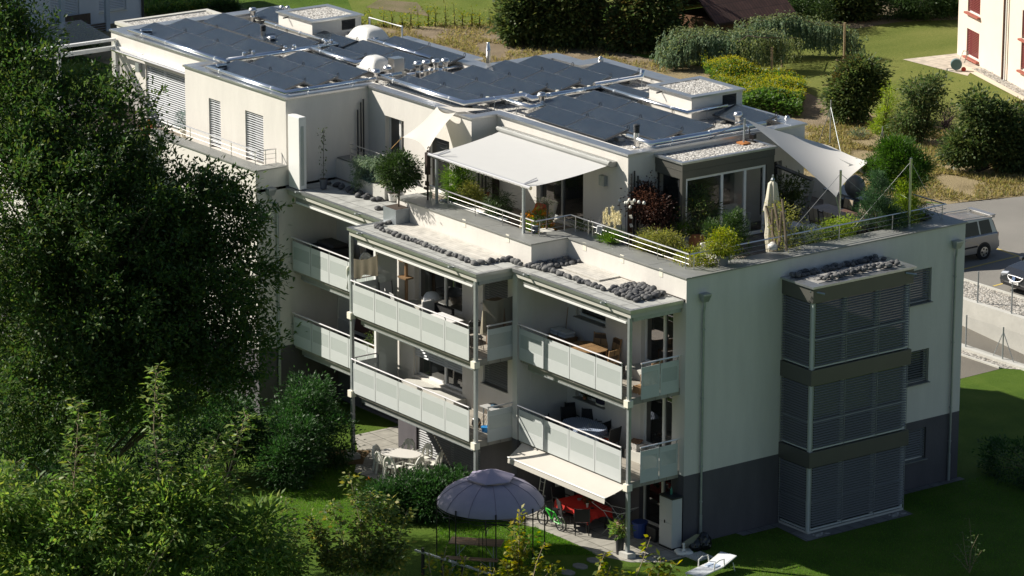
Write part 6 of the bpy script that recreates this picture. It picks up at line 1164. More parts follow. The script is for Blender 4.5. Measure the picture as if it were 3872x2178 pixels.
def hang(name, lab, a, b, h0, h1, m_, waves=3, amp=.05, n=18):
    """cloth hanging between plan points a and b"""
    k = MB(); a = Vector(a); b = Vector(b); d = (b-a); nn = Vector((-d.y,d.x,0)).normalized(); V = []; F = []
    for i in range(n+1):
        f = i/n; p = a+d*f
        for j in range(7): g = j/6; V.append(p+nn*(amp*math.sin(f*waves*6.28)*(.4+g))+Vector((0,0,h1-(h1-h0)*g-.10*math.sin(f*3.14)*(1-g)-.05*math.sin(f*9)*g)))
    for i in range(n):
        for j in range(6): F.append((i*7+j,(i+1)*7+j,(i+1)*7+j+1,i*7+j+1))
    k.add(V,F); return tag(k.build(name,m_,None,smooth=True),lab,'canvas screen')
hang('canvas_screen','beige canvas wind screen tied at the left end of the upper front balcony',(-13.88,-3.4,0),(-13.86,-2.4,0),6.45,7.15,BEIGE); hang('canvas_screen','beige canvas draped over the railing at the right end of the upper front balcony',(-6.75,-3.1,0),(-7.4,-2.5,0),6.1,6.9,BEIGE,2,.08); hang('canvas_screen','grey canvas hanging before the blind window of the upper front balcony',(-6.9,-3.0,0),(-6.9,-1.6,0),6.0,7.2,mat('shade_canvas',(.22,.20,.165),.85,trans=.15),2,.08)
t = wthing('balcony_cupboard','brown wooden cupboard in front of the blind window on the upper front balcony','cupboard',(-7.4,-1.85,Zu)); k = MB(); k.box(-7.95,-6.95,-2.1,-1.6,Zu,Zu+1.55); k.build('cupboard_body', mat('oak_brown',(.20,.135,.09),.6,noise=.2,nscale=5), t); k = MB(); k.box(-7.43,-7.42,-2.106,-2.1,Zu+.05,Zu+1.5); k.build('door_gap', DARKM, t)
# left front balcony, lower
t = table('grill_table','small side table with a grill plate on the lower front balcony',(-7.55,-2.1,Zl),.38,.28,.72,mat('pale_top',(.42,.42,.41),.5),rect=True,legm=STEEL); k = MB(); k.lathe([(.14,0),(.16,.04),(.10,.07),(.02,.09)],(-7.5,-2.05,Zl+.72),14); tag(k.build('grill_plate', mat('blue_grill',(.05,.11,.17),.4)),'round dark blue grill on the small side table','grill'); k = MB(); k.lathe([(.11,0),(.15,.18),(.155,.18)],(-7.3,-2.6,Zl),14); tag(k.build('bucket', mat('bright_blue',(.02,.20,.50),.4)),'bright blue bucket below the small side table','bucket'); 
k = MB()
for i in range(4): k.tube([(-7.7+.12*i,-2.7,Zl),(-7.6+.08*i,-2.3,Zl+.7)],.008,4)
tag(k.build('tool_bundle', TEAKP),'bundle of thin garden tools leaning on the small side table','garden tools'); bag(Vector((-7.95,-2.5,Zl)),.16,'dark bag on the floor beside the small side table')
# recessed balcony, upper and lower
t = table('blue_table','table with a deep blue top on the upper recessed balcony',(-16.3,-1.25,Zu),.75,.45,.72,BLUE,legm=WPLAST)
pr = None
for x, y, lab in ((-17.05,-.75,'white moulded chair left of the blue table'),(-16.2,-.55,'white moulded chair behind the blue table'),(-15.5,-.7,'white moulded chair at the right end of the blue table'),(-16.2,-1.72,'white moulded chair before the blue table at the railing')):
    c = copy_tree(bpy.data.objects['garden_chair']); tag(c,lab,None,'white chairs around the blue table'); c.location = (x,y,Zu); c.rotation_euler = (0,0,face((x,y),(-16.3,-1.25)))
k = MB(); k.prism([(-19.6,-1.4),(-18.1,-1.4),(-18.1,-.5),(-19.6,-.5)],Zu,Zu+.85); k.prism([(-19.4,-1.3),(-18.3,-1.3),(-18.3,-.6),(-19.4,-.6)],Zu+.85,Zu+1.0); tag(k.build('covered_furniture', mat('dark_cover',(.035,.033,.03),.8), bevel=.08),'garden furniture under a dark cover on the upper recessed balcony','covered furniture')
t = wthing('swing_seat','dark cushioned bench with a high back on the lower recessed balcony','bench',(-17.4,-.8,Zl)); k = MB(); k.box(-18.2,-16.5,-1.1,-.5,Zl+.2,Zl+.5); k.build('seat', mat('dark_seat',(.03,.028,.03),.9), t, bevel=.05); k = MB(); k.obox((-17.35,-.42,Zl+.95),1.6,.1,.7,Matrix.Rotation(-.15,3,'X')); k.build('backrest', mat('dark_red_weave',(.06,.025,.018),.9), t)
c = slat_chair('small orange wooden chair in the dark lower recessed balcony',None,TEAK,TEAKP,.8); c.location = (-15.4,-1.2,Zl); c.rotation_euler = (0,0,2.2)
t = wthing('clothes_airer','white folding airer leaning on the wall of the lower recessed balcony','airer',(-19.0,-.5,Zl)); k = MB(); k.tube([(-19.3,-.5,Zl),(-19.3,-.4,Zl+1.5),(-18.5,-.4,Zl+1.5),(-18.5,-.5,Zl)],.014,5); k.tube([(-19.3,-.45,Zl+.8),(-18.5,-.45,Zl+.8)],.01,5); k.build('frame', WPLAST, t)
potted('dark_foliage','dark leafy pot plant behind the lower recessed balcony panels',(-15.9,-1.0,Zl),.2,.35,BPOT,[(0,0,.75,(.4,.35,.3))],700,.1,.05,LF_DARK,40,.1)
# ================================================================ terrace furniture
t = wthing('lounge_chair','cream wicker lounge chair with a red cushion under the awning','armchair',(-9.7,1.35,8.3)); k = MB(); k.box(-10.1,-9.3,1.0,1.7,8.55,8.68); k.build('seat', mat('cream_wicker',(.50,.45,.35),.8), t, bevel=.04); k = MB(); k.obox((-9.7,1.75,9.0),.85,.14,.7,Matrix.Rotation(-.3,3,'X')); k.build('backrest', mat('cream_wicker2',(.55,.50,.40),.8), t, bevel=.06); legs4w = None
for x in (-10.05,-9.35):
    for y in (1.05,1.65): k = MB(); k.tube([(x,y,8.3),(x,y,8.56)],.025,6); k.build('leg', DARKM, t)
k = MB(); k.obox((-9.85,1.55,8.98),.50,.16,.42,rotz(.1)@Matrix.Rotation(-.35,3,'X')); tag(k.build('cushion', REDC, bevel=.06),'red cushion on the cream lounge chair','cushion')
t = wthing('stone_figure','stacked stone figure beside the marigolds','sculpture',(-8.95,.15,8.3)); k = MB(); k.lathe([(.05,0),(.13,.12),(.11,.3),(.06,.36),(.10,.44),(.09,.54),(.05,.6),(.08,.68),(.02,.74)],(-8.95,.15,8.55),12); k.lathe([(.16,0),(.16,.25)],(-8.95,.15,8.3),12); k.build('stone', mat('warm_stone',(.36,.30,.22),.9,noise=.3,nscale=9), t, smooth=True)
t = wthing('rocking_lounger','curved white lounger with dark grey frame at the terrace corner','sun lounger',(-7.6,1.0,8.3)); k = MB(); prof = [(-.95,.50),(-.6,.42),(-.2,.28),(.2,.22),(.55,.32),(.9,.62),(1.15,.95)]; V = []; F = []
o = Vector((-7.65,1.0,8.3)); dx = Vector((.62,.78,0)).normalized(); dy = Vector((-dx.y,dx.x,0))
for s, zz in prof: V += [o+dx*s-dy*.34+Vector((0,0,zz)), o+dx*s+dy*.34+Vector((0,0,zz))]
n = len(prof); V += [v-Vector((0,0,.08)) for v in V]
for i in range(n-1): F += [(2*i,2*i+2,2*i+3,2*i+1),(2*n+2*i,2*n+2*i+1,2*n+2*i+3,2*n+2*i+2),(2*i,2*n+2*i,2*n+2*i+2,2*i+2),(2*i+1,2*i+3,2*n+2*i+3,2*n+2*i+1)]
k.add(V,F); k.build('bed', mat('lounger_cream',(.58,.55,.50),.7), t, smooth=False); k = MB()
for sg in (-.3,.3): k.tube([o+dx*s+dy*sg+Vector((0,0,max(.03,.03+.10*(s/1.0)**2))) for s in np.linspace(-.9,.9,9)],.03,5)
k.build('rocker', DARKM, t); k = MB(); k.obox(o+dx*.28+Vector((0,0,.36)),.5,.46,.14,basis(dx,(0,0,1))@Matrix.Rotation(-.35,3,'Y')); tag(k.build('cushion', REDC, bevel=.05),'dark red cushion lying on the curved white lounger','cushion')
k = MB(); k.box(-12.4,-10.65,-.55,-.1,8.3,8.98); o_ = k.build('planter_box', mat('white_box',(.72,.71,.68),.5)); tag(o_,'long white planter box behind the rail under the awning front','planter'); 
k = MB(); k.prism([(-12.95,-.5),(-12.55,-.5),(-12.55,-.15),(-12.95,-.15)],8.3,9.0); tag(k.build('sack', mat('blue_sack',(.10,.13,.17),.5), bevel=.04),'dark blue plastic sack next to the long white planter box','sack')
k = MB(); k.box(-10.35,-9.5,-.5,-.05,8.3,8.95); tag(k.build('planter_box', ZNP),'zinc trough with pebbles behind the terrace rail','planter'); k = MB(); k.lathe([(.12,0),(.13,.22)],(-7.35,-.55,9.03),10); tag(k.build('flower_pot', BPOT),'small dark blue pot at the end of the terrace rail','pot')
for i, y in enumerate((4.6, 6.6)):
    t = wthing('indoor_armchair',('white armchair inside the winter garden, left one','white armchair inside the winter garden, right one')[i],'armchair',(-5.6,y,8.32)); k = MB(); k.box(-5.95,-5.25,y-.35,y+.35,8.34,8.75); k.build('seat', WPLAST, t, bevel=.05); k = MB(); k.box(-6.05,-5.93,y-.4,y+.4,8.34,9.2); k.build('backrest', WPLAST, t, bevel=.04)
    for sg in (-1,1): k = MB(); k.box(-5.95,-5.3,y+sg*.42-.06,y+sg*.42+.06,8.34,8.98); k.build('armrest', WPLAST, t, bevel=.03)
# closed parasol, branches, cantilever frame, dining set
p = Vector((-1.95,5.15,8.3)); t = wthing('closed_parasol','closed cream parasol standing among the pots by the right rail','parasol',p); k = MB(); prof = [(.05,2.75),(.13,2.66),(.18,2.2),(.24,1.75),(.20,1.7),(.17,1.2),(.20,.9),(.16,.55),(.14,.35)]; V = []; F = []; n = 24
for r, zz in prof:
    for j in range(n): a = 2*math.pi*j/n; rr = r*(1+.28*math.cos(a*6+zz)); V.append((p.x+rr*math.cos(a),p.y+rr*math.sin(a),p.z+zz))
for i in range(len(prof)-1):
    for j in range(n): F.append((i*n+j,i*n+(j+1)%n,(i+1)*n+(j+1)%n,(i+1)*n+j))
k.add(V,F+[tuple(range(n))]); k.build('canvas', mat('parasol_cloth',(.66,.62,.50),.85,trans=.2), t, smooth=True); k = MB(); k.tube([p,p+Vector((0,0,2.95))],.03,6); k.lathe([(.06,2.74),(.07,2.8),(.03,2.86)],p,8); k.build('pole', STEEL, t); k = MB(); k.lathe([(.25,0),(.25,.12),(.1,.2)],p,12); k.build('base', CONC, t)
t = wthing('branch_trellis','leaning grey driftwood branches tied together by the right rail','trellis',(-1.25,4.7,8.3)); k = MB()
for a, b in (((605,740),(770,1400)),((705,790),(720,1449)),((740,700),(830,1300)),((860,630),(930,1440)),((850,830),(800,1400))):
    u_, w_ = hit('D7',*a,4.6,1), hit('D7',*b,4.5,1); k.tube([u_,u_.lerp(w_,.5)+Vector((random.uniform(-.03,.03),0,0)),w_],.045,6)
k.build('branch', mat('driftwood',(.22,.17,.12),.9,noise=.4,nscale=10), t)
a0, a1, a2 = hit('D7',770,110,8.9,1), hit('D7',1345,335,9.4,1), hit('D7',1235,900,9.4,1); t = wthing('cantilever_parasol','slanted grey cantilever parasol arm behind the closed parasol','parasol',(a2.x,a2.y,8.3)); k = MB(); k.tube([a0,a1],.07,4); k.build('arm', mat('dark_arm',(.14,.15,.155),.5,metal=.3), t); k = MB(); k.tube([a1,a2,Vector((a2.x-.08,a2.y,8.35))],.075,4); k.build('mast', STEEL, t); k = MB(); k.tube([a0+Vector((0,0,.08)),a0-Vector((0,0,.3))],.05,6); k.build('hub', DARKM, t); k = MB(); k.box(a2.x-.5,a2.x+.5,a2.y-.5,a2.y+.5,8.3,8.4); k.build('base', CONC, t)
t = thing('dining_table','long dark brown wooden dining table under the big sail','table',(-3.2,9.35,8.3),rz=0); BRW = slabs('brown_table_wood',(.16,.085,.06),(.05,.03,.02),3,.15,.008,.4,.2); k = MB(); k.prism([(-1.35,-.45),(1.15,-.45),(1.15,.45),(-1.35,.45)],.71,.75); k.build('tabletop', BRW, t); legs4(t, DARKM, 1.0,.36,.71,.035)
pr = None
for x, y, rz_, lab in ((-3.9,9.95,0,'dining chair with pale slatted back on the far side of the table, left one'),(-3.1,9.95,0,'dining chair with pale slatted back on the far side of the table, right one'),(-3.7,8.72,math.pi,'dark backed dining chair on the near side of the table, left one'),(-2.95,8.72,math.pi,'dark backed dining chair on the near side of the table, right one')):
    if pr is None: pr = slat_chair(lab,'dining chairs around the terrace table',slabs('pale_slats',(.44,.36,.26),(.15,.11,.08),2,.2,.015,.6,.15),DARKM,.98,name='dining_chair'); c = pr
    else: c = copy_tree(pr); tag(c,lab,None,'dining chairs around the terrace table')
    c.location = (x,y,8.3); c.rotation_euler = (0,0,rz_)
for x, y, lab in ((-3.9,7.75,'big white cube seat left of the climbing rose'),(-3.2,8.1,'white cube seat partly behind the climbing rose')):
    k = MB(); k.box(x-.32,x+.32,y-.25,y+.25,8.3,8.8); tag(k.build('white_ottoman', mat('white_seat',(.60,.61,.62),.6), bevel=.04),lab,'seat','white cube seats on the terrace')
t = wthing('egg_grill','dark round egg shaped barbecue on a stand at the back terrace rail','barbecue',(-4.6,11.1,8.3)); k = MB(); k.lathe([(.05,0),(.26,.1),(.36,.3),(.37,.42),(.30,.62),(.14,.75),(.05,.8)],(-4.6,11.1,9.05),18); k.build('grill_body', mat('egg_grey',(.13,.14,.15),.35), t, smooth=True); k = MB(); k.box(-5.0,-4.2,10.75,11.45,8.3,9.0); k.build('stand', DARKM, t)
t = thing('round_table','small round glass table with dishes behind the dining chairs','table',(-3.2,10.75,8.3)); k = MB(); k.lathe([(.42,.70),(.43,.73),(.42,.73)],(0,0,0),22); k.build('tabletop', mat('pale_glass_top',(.30,.33,.35),.15), t); k = MB(); k.tube([(0,0,0),(0,0,.7)],.035,6); k.lathe([(.25,0),(.25,.03)],(0,0,0),14); k.build('pedestal', DARKM, t)
k = MB(); k.lathe([(.12,0),(.16,.06),(.14,.06)],(-3.2,10.7,9.03),12); tag(k.build('bowl', TEAKP),'brown bowl on the small round table','bowl')
for i, (x, y) in enumerate(((-1.7,10.75),(-1.35,11.15))):
    t = wthing('wicker_planter',('brown wicker planter at the right end of the terrace, left one','brown wicker planter at the right end of the terrace, right one')[i],'planter',(x,y,8.3)); k = MB(); k.prism([(x-.3,y-.25),(x+.3,y-.25),(x+.3,y+.25),(x-.3,y+.25)],8.3,9.1); k.build('basket', WICKER, t); P_, D_, C_ = crown([((x,y,9.25),(.35,.3,.18))],260,20,.1); leaf_object('foliage',P_,.1,.05,LF_DARK,t,D_)
for x, y, lab, s in ((-1.3,4.05,'white plush goat like garden ornament behind the dwarf pine',.16),(-1.75,3.6,'white ball lamp behind the yellow bush',.15)):
    pass
p = hit('A7',550,830,ZP-.1); k = MB(); k.lathe([(.05,0),(.17,.07),(.16,.2),(.06,.28)],(-.95,4.35,9.03),14); tag(k.build('flower_bowl', WPOT, smooth=True),'white flower bowl on the parapet by the closed parasol','bowl')
t = wthing('cube_armchair','white garden armchair behind the yellow bush before the glass front','armchair',(-2.6,3.3,8.3)); k = MB(); k.box(-2.95,-2.25,3.0,3.65,8.3,8.7); k.build('seat', WPLAST, t, bevel=.05); k = MB(); k.box(-3.05,-2.95,3.0,3.65,8.3,9.05); k.box(-3.05,-2.25,3.65,3.75,8.3,9.05); k.build('backrest', WPLAST, t, bevel=.03)
p = hit('A7',600,870,8.3); t = wthing('patio_heater','slim steel cylinder standing by the glass door','bin',(-3.9,7.3,8.3)); k = MB(); k.lathe([(.1,0),(.1,1.0),(.08,1.02)],(-3.9,7.3,8.3),14); k.build('cylinder', INOX, t)
# left terrace
t = wthing('wicker_armchair','dark wicker armchair on the left terrace before the big blind','armchair',(-30.6,-2.6,8.3)); k = MB(); k.box(-31.1,-30.2,-3.0,-2.3,8.3,8.65); k.build('seat', WICKER, t); k = MB(); k.box(-31.2,-31.08,-3.0,-2.3,8.3,9.25); k.box(-31.1,-30.2,-2.3,-2.2,8.3,9.25); k.build('backrest', WICKER, t)
t = wthing('wicker_bench','low dark wicker bench with brown cushions on the left terrace','bench',(-29.0,-2.6,8.3)); k = MB(); k.box(-29.7,-28.4,-3.1,-2.4,8.3,8.72); k.build('bench_base', WICKER, t); k = MB(); k.box(-28.5,-28.38,-3.1,-2.4,8.72,9.05); k.build('armrest', WICKER, t)
potted('grey_pine','blue grey pine in a pale pot at the corner of the left terrace wall',(-27.35,-1.75,8.3),.22,.6,CREAM,[(0,0,.95,(.38,.36,.32))],1600,.12,.012,LF_BLUE,60,.1); potted('geranium','red flowering geranium on the left terrace parapet',(-26.9,-3.7,9.03),.15,.2,TERRA,[(0,0,.3,(.25,.2,.16))],200,.09,.06,LF_ELDER,20,.08,fl=(40,leafmat('red_bloom',[(.5,.05,.02),(.55,.10,.03)],.2,.6),.07))
t = wthing('glass_canopy','white framed sloping glass canopy over the left terrace','canopy',(-33,-3.5,8.3)); k = MB(); k.box(-33.6,-33.45,-6.0,-1.05,10.75,10.9); k.box(-33.6,-33.45,-6.0,-1.05,11.1,11.2)
for y in (-6,-3.6,-1.1): k.box(-33.6,-33.45,y,y+.12,8.3,11.1)
k.box(-33.6,-31.5,-1.12,-1.02,10.78,10.92); k.build('frame', WHITEP, t); k = MB(); k.quad((-33.55,-6,11.15),(-36,-6,11.5),(-36,-1.1,11.5),(-33.55,-1.1,11.15)); k.build('glass_roof', GLASST, t)
# vine by the white shaft
t = wthing('climbing_vine','thin climbing vine in a dark pot behind the tall white shaft','potted plant',(-18.85,-1.3,8.3)); pot(t,(-18.85,-1.3,8.3),.14,.35,BPOT); pl = [(-18.85+random.gauss(0,.07),-1.3+random.gauss(0,.07),8.6+random.random()*1.9) for _ in range(90)]; leaf_object('foliage',pl,.1,.05,LF_DARK,t); k = MB(); k.tube([(-18.85,-1.3,8.6),(-18.82,-1.28,10.5)],.01,4); k.build('stem', BARK, t)
# ================================================================ neighbours and background (upper ground, z = 1)
G = 1.0
def bh(c, x, y, z=G): return hit(c, x, y, z)
# ---- pink house, top right
PINK = mat('pale_pink_plaster', (.72,.61,.51), .92, noise=.06, nscale=1.0, bump=.2, bscale=20); REDS = mat('red_shutter', (.17,.028,.024), .6); BRN = mat('brown_pipe', (.10,.05,.035), .5)
h0 = bh('E8',1905,548); h1 = bh('E8',2576,905); d = (h1-h0); d.z = 0; d.normalize(); h1 = h0+d*16; n_ = Vector((-d.y,d.x,0))
PH = wthing('pink_house','pale pink house with dark red shutters at the upper right','house',(h0.x,h0.y,G)); Hh = 9.5
def onwall(x, y):
    """distance along the front and height of a picture point on the house front"""
    a, b, s = CROP['E8']; px, py = a+x*s, b+y*s; dd = fw+CR*(px-1936)/FPX-CU*(py-1089)/FPX; nn = np.array([n_.x,n_.y,0]); tt = np.dot(np.array(h0)-CAM,nn)/np.dot(dd,nn); q = Vector(CAM+dd*tt); return (q-h0).dot(d), q.z
holes = []
for x0, y0, x1, y1 in ((2010,280,2120,595),(2555,415,2700,740)):
    s0, za = onwall(x0,y0); s1, zb = onwall(x1,y1); s0b, zc = onwall(x0,y1-35); holes.append((s0-.05, s1, zc, za))
st = holes[0]; hgt = 2.75
zs = [z_ for z_ in (0, 1)]
s0, z0b = onwall(2005,108); holes.append((st[0],st[1],z0b,z0b+(st[3]-st[2]))); holes.append((holes[1][0],holes[1][1],z0b+.0,z0b+(st[3]-st[2])))
m = MB(); wall(m, (h0.x,h0.y), (h1.x,h1.y), G, Hh, holes, .2); q0 = h0+n_*10; q1 = h1+n_*10; wall(m,(h1.x,h1.y),(q1.x,q1.y),G,Hh); wall(m,(q1.x,q1.y),(q0.x,q0.y),G,Hh); wall(m,(q0.x,q0.y),(h0.x,h0.y),G,Hh); m.build('wall', PINK, PH)
m = MB(); m.prism([tuple((v)[:2]) for v in (h0-n_*.6-d*.6, h1-n_*.6+d*.6, q1+n_*.6+d*.6, q0+n_*.6-d*.6)], Hh, Hh+.3); m.build('roof', TERRA, PH)
for h in holes:
    f = window(PH,(h0.x,h0.y),(h1.x,h1.y),h,depth=.16,blind=.06,bm=REDS,tilt=.3,name='window'); M_ = Matrix((d,n_,Vector((0,0,1)))).transposed(); k = MB(); k.obox(h0+d*((h[0]+h[1])/2)-n_*.03+Vector((0,0,h[2]-G-.05)), h[1]-h[0]+.16, .3, .09, M_); k.build('sill', mat('red_sill',(.34,.10,.07),.6), f)
sd, _ = onwall(2385,500); k = MB(); c = h0+d*sd-n_*.1; k.tube([c, c+Vector((0,0,Hh-G))],.06,7); k.build('downpipe', BRN, PH); k = MB(); c = h0+d*(sd+.28)-n_*.1; k.tube([c, c+Vector((0,0,Hh-G))],.05,7); k.build('downpipe', WHITEP, PH)
sheet('house_paving',[bh('E8',1360,600)[:2],bh('E8',1905,540)[:2],tuple((h0+d*1.5-n_*.0)[:2]),tuple((h0+d*3.6-n_*.0)[:2]),tuple((h0+d*3.6-n_*.65)[:2]),bh('E8',2010,765)[:2]],slabs('pale_slabs',(.56,.49,.40),(.30,.26,.21),1.3,.9,.02,.85,.12),G+.03)
sheet('house_gravel',[tuple((h0+d*3.4)[:2]),tuple((h0+d*16)[:2]),tuple((h0+d*16-n_*.62)[:2]),tuple((h0+d*3.4-n_*.62)[:2])],GRAVELB,G+.035)
sheet('house_kerb',[tuple((h0+d*2.4-n_*.62)[:2]),tuple((h0+d*16-n_*.62)[:2]),tuple((h0+d*16-n_*.95)[:2]),tuple((h0+d*2.2-n_*1.05)[:2])],mat('pale_kerb',(.56,.48,.38),.9),G+.04)
p = bh('E8',1895,715); t = wthing('hose_reel','blue grey garden hose reel on wheels beside the pink house','hose reel',p); k = MB(); ax_ = basis(Vector((.8,-.5,0)).cross(Vector((0,0,1))),(.8,-.5,0)); M_ = Matrix.Rotation(0,3,'Z'); Mx = basis((0,0,1),(.75,-.65,0)); k.lathe([(.26,-.12),(.28,-.1),(.28,.1),(.26,.12)],p+Vector((0,0,.36)),18,Mx); k.build('drum', mat('reel_blue',(.10,.17,.18),.5), t); k = MB(); k.lathe([(.12,-.03),(.12,.03)],p+Vector((.28,.24,.12)),12,Mx); k.build('wheel', REDC, t); k = MB(); k.tube([p+Vector((.1,.1,.5)),p+Vector((.25,.22,1.05)),p+Vector((.42,.36,1.02)),p+Vector((.3,.26,.45))],.02,5); k.build('handle', STEEL, t); k = MB(); k.tube([p+Vector((.25*math.cos(a)-.35,.2*math.sin(a),.03)) for a in np.linspace(0,6,18)],.02,5); k.build('hose', DARKM, t)
# ---- white house, top left
b0 = bh('A1',1128,150); t0 = b0+Vector((0,0,0)); WH = wthing('white_house','white house with grey blinds and a reed screened balcony at the upper left','house',(b0.x-2,b0.y-4,G)); dv = Vector((0,1,0))
LHW = mat('bluish_plaster',(.60,.63,.66),.9,noise=.05,nscale=.8,bump=.2,bscale=20)
ux = b0.x
def ow(x, y): q = hit('A1',x,y,ux,0); return q.y, q.z
y0, _ = ow(230,100); yy = sorted([ow(395,0)[0],ow(620,0)[0]]); w2 = sorted([ow(775,60)[0],ow(990,60)[0]])
ye = ow(1125,100)[0]; hl = [(yy[0]-(ye-16),yy[1]-(ye-16),ow(500,215)[1],ow(500,215)[1]+2.6),(w2[0]-(ye-16),w2[1]-(ye-16),ow(880,90)[1],ow(880,90)[1]+1.4)]
m = MB(); A_ = (ux,ye-16); B_ = (ux,ye); wall(m,A_,B_,G-1,9.5,hl,.25); wall(m,B_,(ux-9,ye),G-1,9.5); wall(m,(ux-9,ye),(ux-9,ye-16),G-1,9.5); wall(m,(ux-9,ye-16),A_,G-1,9.5); m.build('wall', LHW, WH); m = MB(); m.prism([(ux+.8,ye-16.8),(ux+.8,ye+.8),(ux-9.8,ye+.8),(ux-9.8,ye-16.8)],9.5,9.8); m.build('roof', TERRA, WH)
for h in hl: window(WH,A_,B_,h,depth=.2,blind=.08,bm=BLINDL,tilt=.9,sill=CREAM)
k = MB(); k.tube([(ux+.08,ye-.1,G-1),(ux+.08,ye-.1,9.5)],.07,7); k.build('downpipe', DARKM, WH)
fx_ = ux+1.5; c0_ = hit('A1',487,238,fx_,0); c1_ = hit('A1',838,166,fx_,0); zt = (c0_.z+c1_.z)/2; zb = hit('A1',487,330,fx_,0).z; ya, yb = c0_.y, c1_.y
k = MB(); k.box(ux+.004,fx_,ya,yb,zb-.2,zb); k.build('balcony', CONC, WH); bo = WH.children[-1]
RD = slabs('reed',(.17,.12,.085),(.08,.055,.04),.4,.025,.004,.9,.3)
k = MB(); k.box(fx_-.05,fx_,ya,yb,zb+.01,zt); k.box(ux+.02,fx_-.05,ya,ya+.05,zb+.01,zt); k.build('reed_screen', RD, bo)
k = MB()
for zz in np.linspace(zb+.1,zt+.04,6): k.tube([(ux+.02,ya-.03,zz),(fx_+.03,ya-.03,zz),(fx_+.03,yb,zz)],.015,5)
k.build('rail', STEEL, bo)
k = MB(); k.box(ux+.3,ux+.35,yb-2.2,yb-.3,zb,zt+.35); k.build('reed_screen', RD, bo)
for y_ in (ya+.02, yb+.02): k = MB(); k.box(fx_-.12,fx_+.1,y_-.11,y_+.11,G-1,9.5); k.build('post', mat('blue_grey_steel',(.36,.42,.48),.5), WH)
# flat garage roof with gravel behind the far left roof corner
g0, g1, g2 = bh('D1',150,315,8.0), bh('D1',1450,140,8.0), bh('D1',1620,185,8.0)
GX0, GX1, GY0_, GY1_ = -36.95,-34.2,1.05,5.2
t = wthing('annex','lower flat annex with gravel roof behind the far left roof corner','annex',(-36,4,0)); k = MB(); k.box(GX0,GX1,GY0_,GY1_,0,10.9); k.build('wall', PLASTER, t); k = MB(); k.strip([(GX0,GY0_),(GX1,GY0_),(GX1,GY1_),(GX0,GY1_)],.22,10.9,11.02,off=.06,closed=True); k.build('coping', CONC, t); k = MB(); k.quad((GX0+.16,GY0_+.16,10.97),(GX1-.16,GY0_+.16,10.97),(GX1-.16,GY1_-.16,10.97),(GX0+.16,GY1_-.16,10.97)); k.build('gravel_top', GRAVEL, t)
# ---- timber shed
s0 = bh('A3',1900,300); e0 = bh('A3',1880,188,2.55); e1 = bh('A3',2277,128,2.55); t = wthing('garden_shed','brown timber garden shed with a dark red tiled roof in the shade of the trees','shed',(e0.x,e0.y,G)); dd = (e1-e0); dd.z = 0; Ls = 5.2; dd.normalize(); nb = Vector((-dd.y,dd.x,0))
SHW = slabs('shed_boards',(.14,.065,.028),(.05,.025,.012),6,.18,.012,.7,.3); SHR = slabs('shed_tiles',(.10,.05,.04),(.04,.02,.018),.5,.18,.02,.85,.3)
c0 = e0+nb*.3+dd*.3; k = MB(); P4 = [c0, c0+dd*(Ls-.6), c0+dd*(Ls-.6)+nb*3.6, c0+nb*3.6]; k.prism([tuple(v[:2]) for v in P4],G,2.5); k.build('wall', SHW, t)
k = MB(); r0 = [e0, e0+dd*Ls]; top = [e0+nb*2.1+Vector((0,0,1.5)), e0+dd*Ls+nb*2.1+Vector((0,0,1.5))]; bk = [e0+nb*4.2, e0+dd*Ls+nb*4.2]; k.add([*r0,*top,*bk,*[v-Vector((0,0,.12)) for v in (*r0,*top,*bk)]],[(0,1,3,2),(2,3,5,4),(6,8,9,7),(8,10,11,9),(0,6,7,1),(4,5,11,10),(0,2,8,6),(2,4,10,8),(1,7,9,3),(3,9,11,5)]); k.build('roof', SHR, t)
k = MB(); cm = c0+dd*2.6-nb*.01; k.obox(cm+Vector((0,0,-.85)),.9,.03,.8,Matrix((dd,nb,Vector((0,0,1)))).transposed()); k.build('window', GLASS, t); bo = t.children[-1]; k = MB(); k.obox(cm-nb*.02+Vector((0,0,-.85)),.06,.03,.8,Matrix((dd,nb,Vector((0,0,1)))).transposed()); k.build('bar', TEAKP, bo)
# ---- vegetation behind
def sb(lab, pts, n, m_, L=.17, W=.1, name='shrub', cat='shrub', clumps=140, sig=.2, group=None, extra=None, base=None, shell=.45, trunk=.05):
    """shrub from (crop,x,y,ground-y?) blobs: each (centre crop pixel on the plane through the base, radii)"""
    b0 = bh(*base); bl = []
    for c, x, y, r in pts:
        q = hit(c, x, y, b0.y, 1); q.x = b0.x+(q.x-b0.x); bl.append(((q.x,q.y,q.z), r))
    return shrub(name, lab, cat, bl, n, L, W, m_, clumps, sig, group, trunk, extra, shell, 16, BARK, b0)
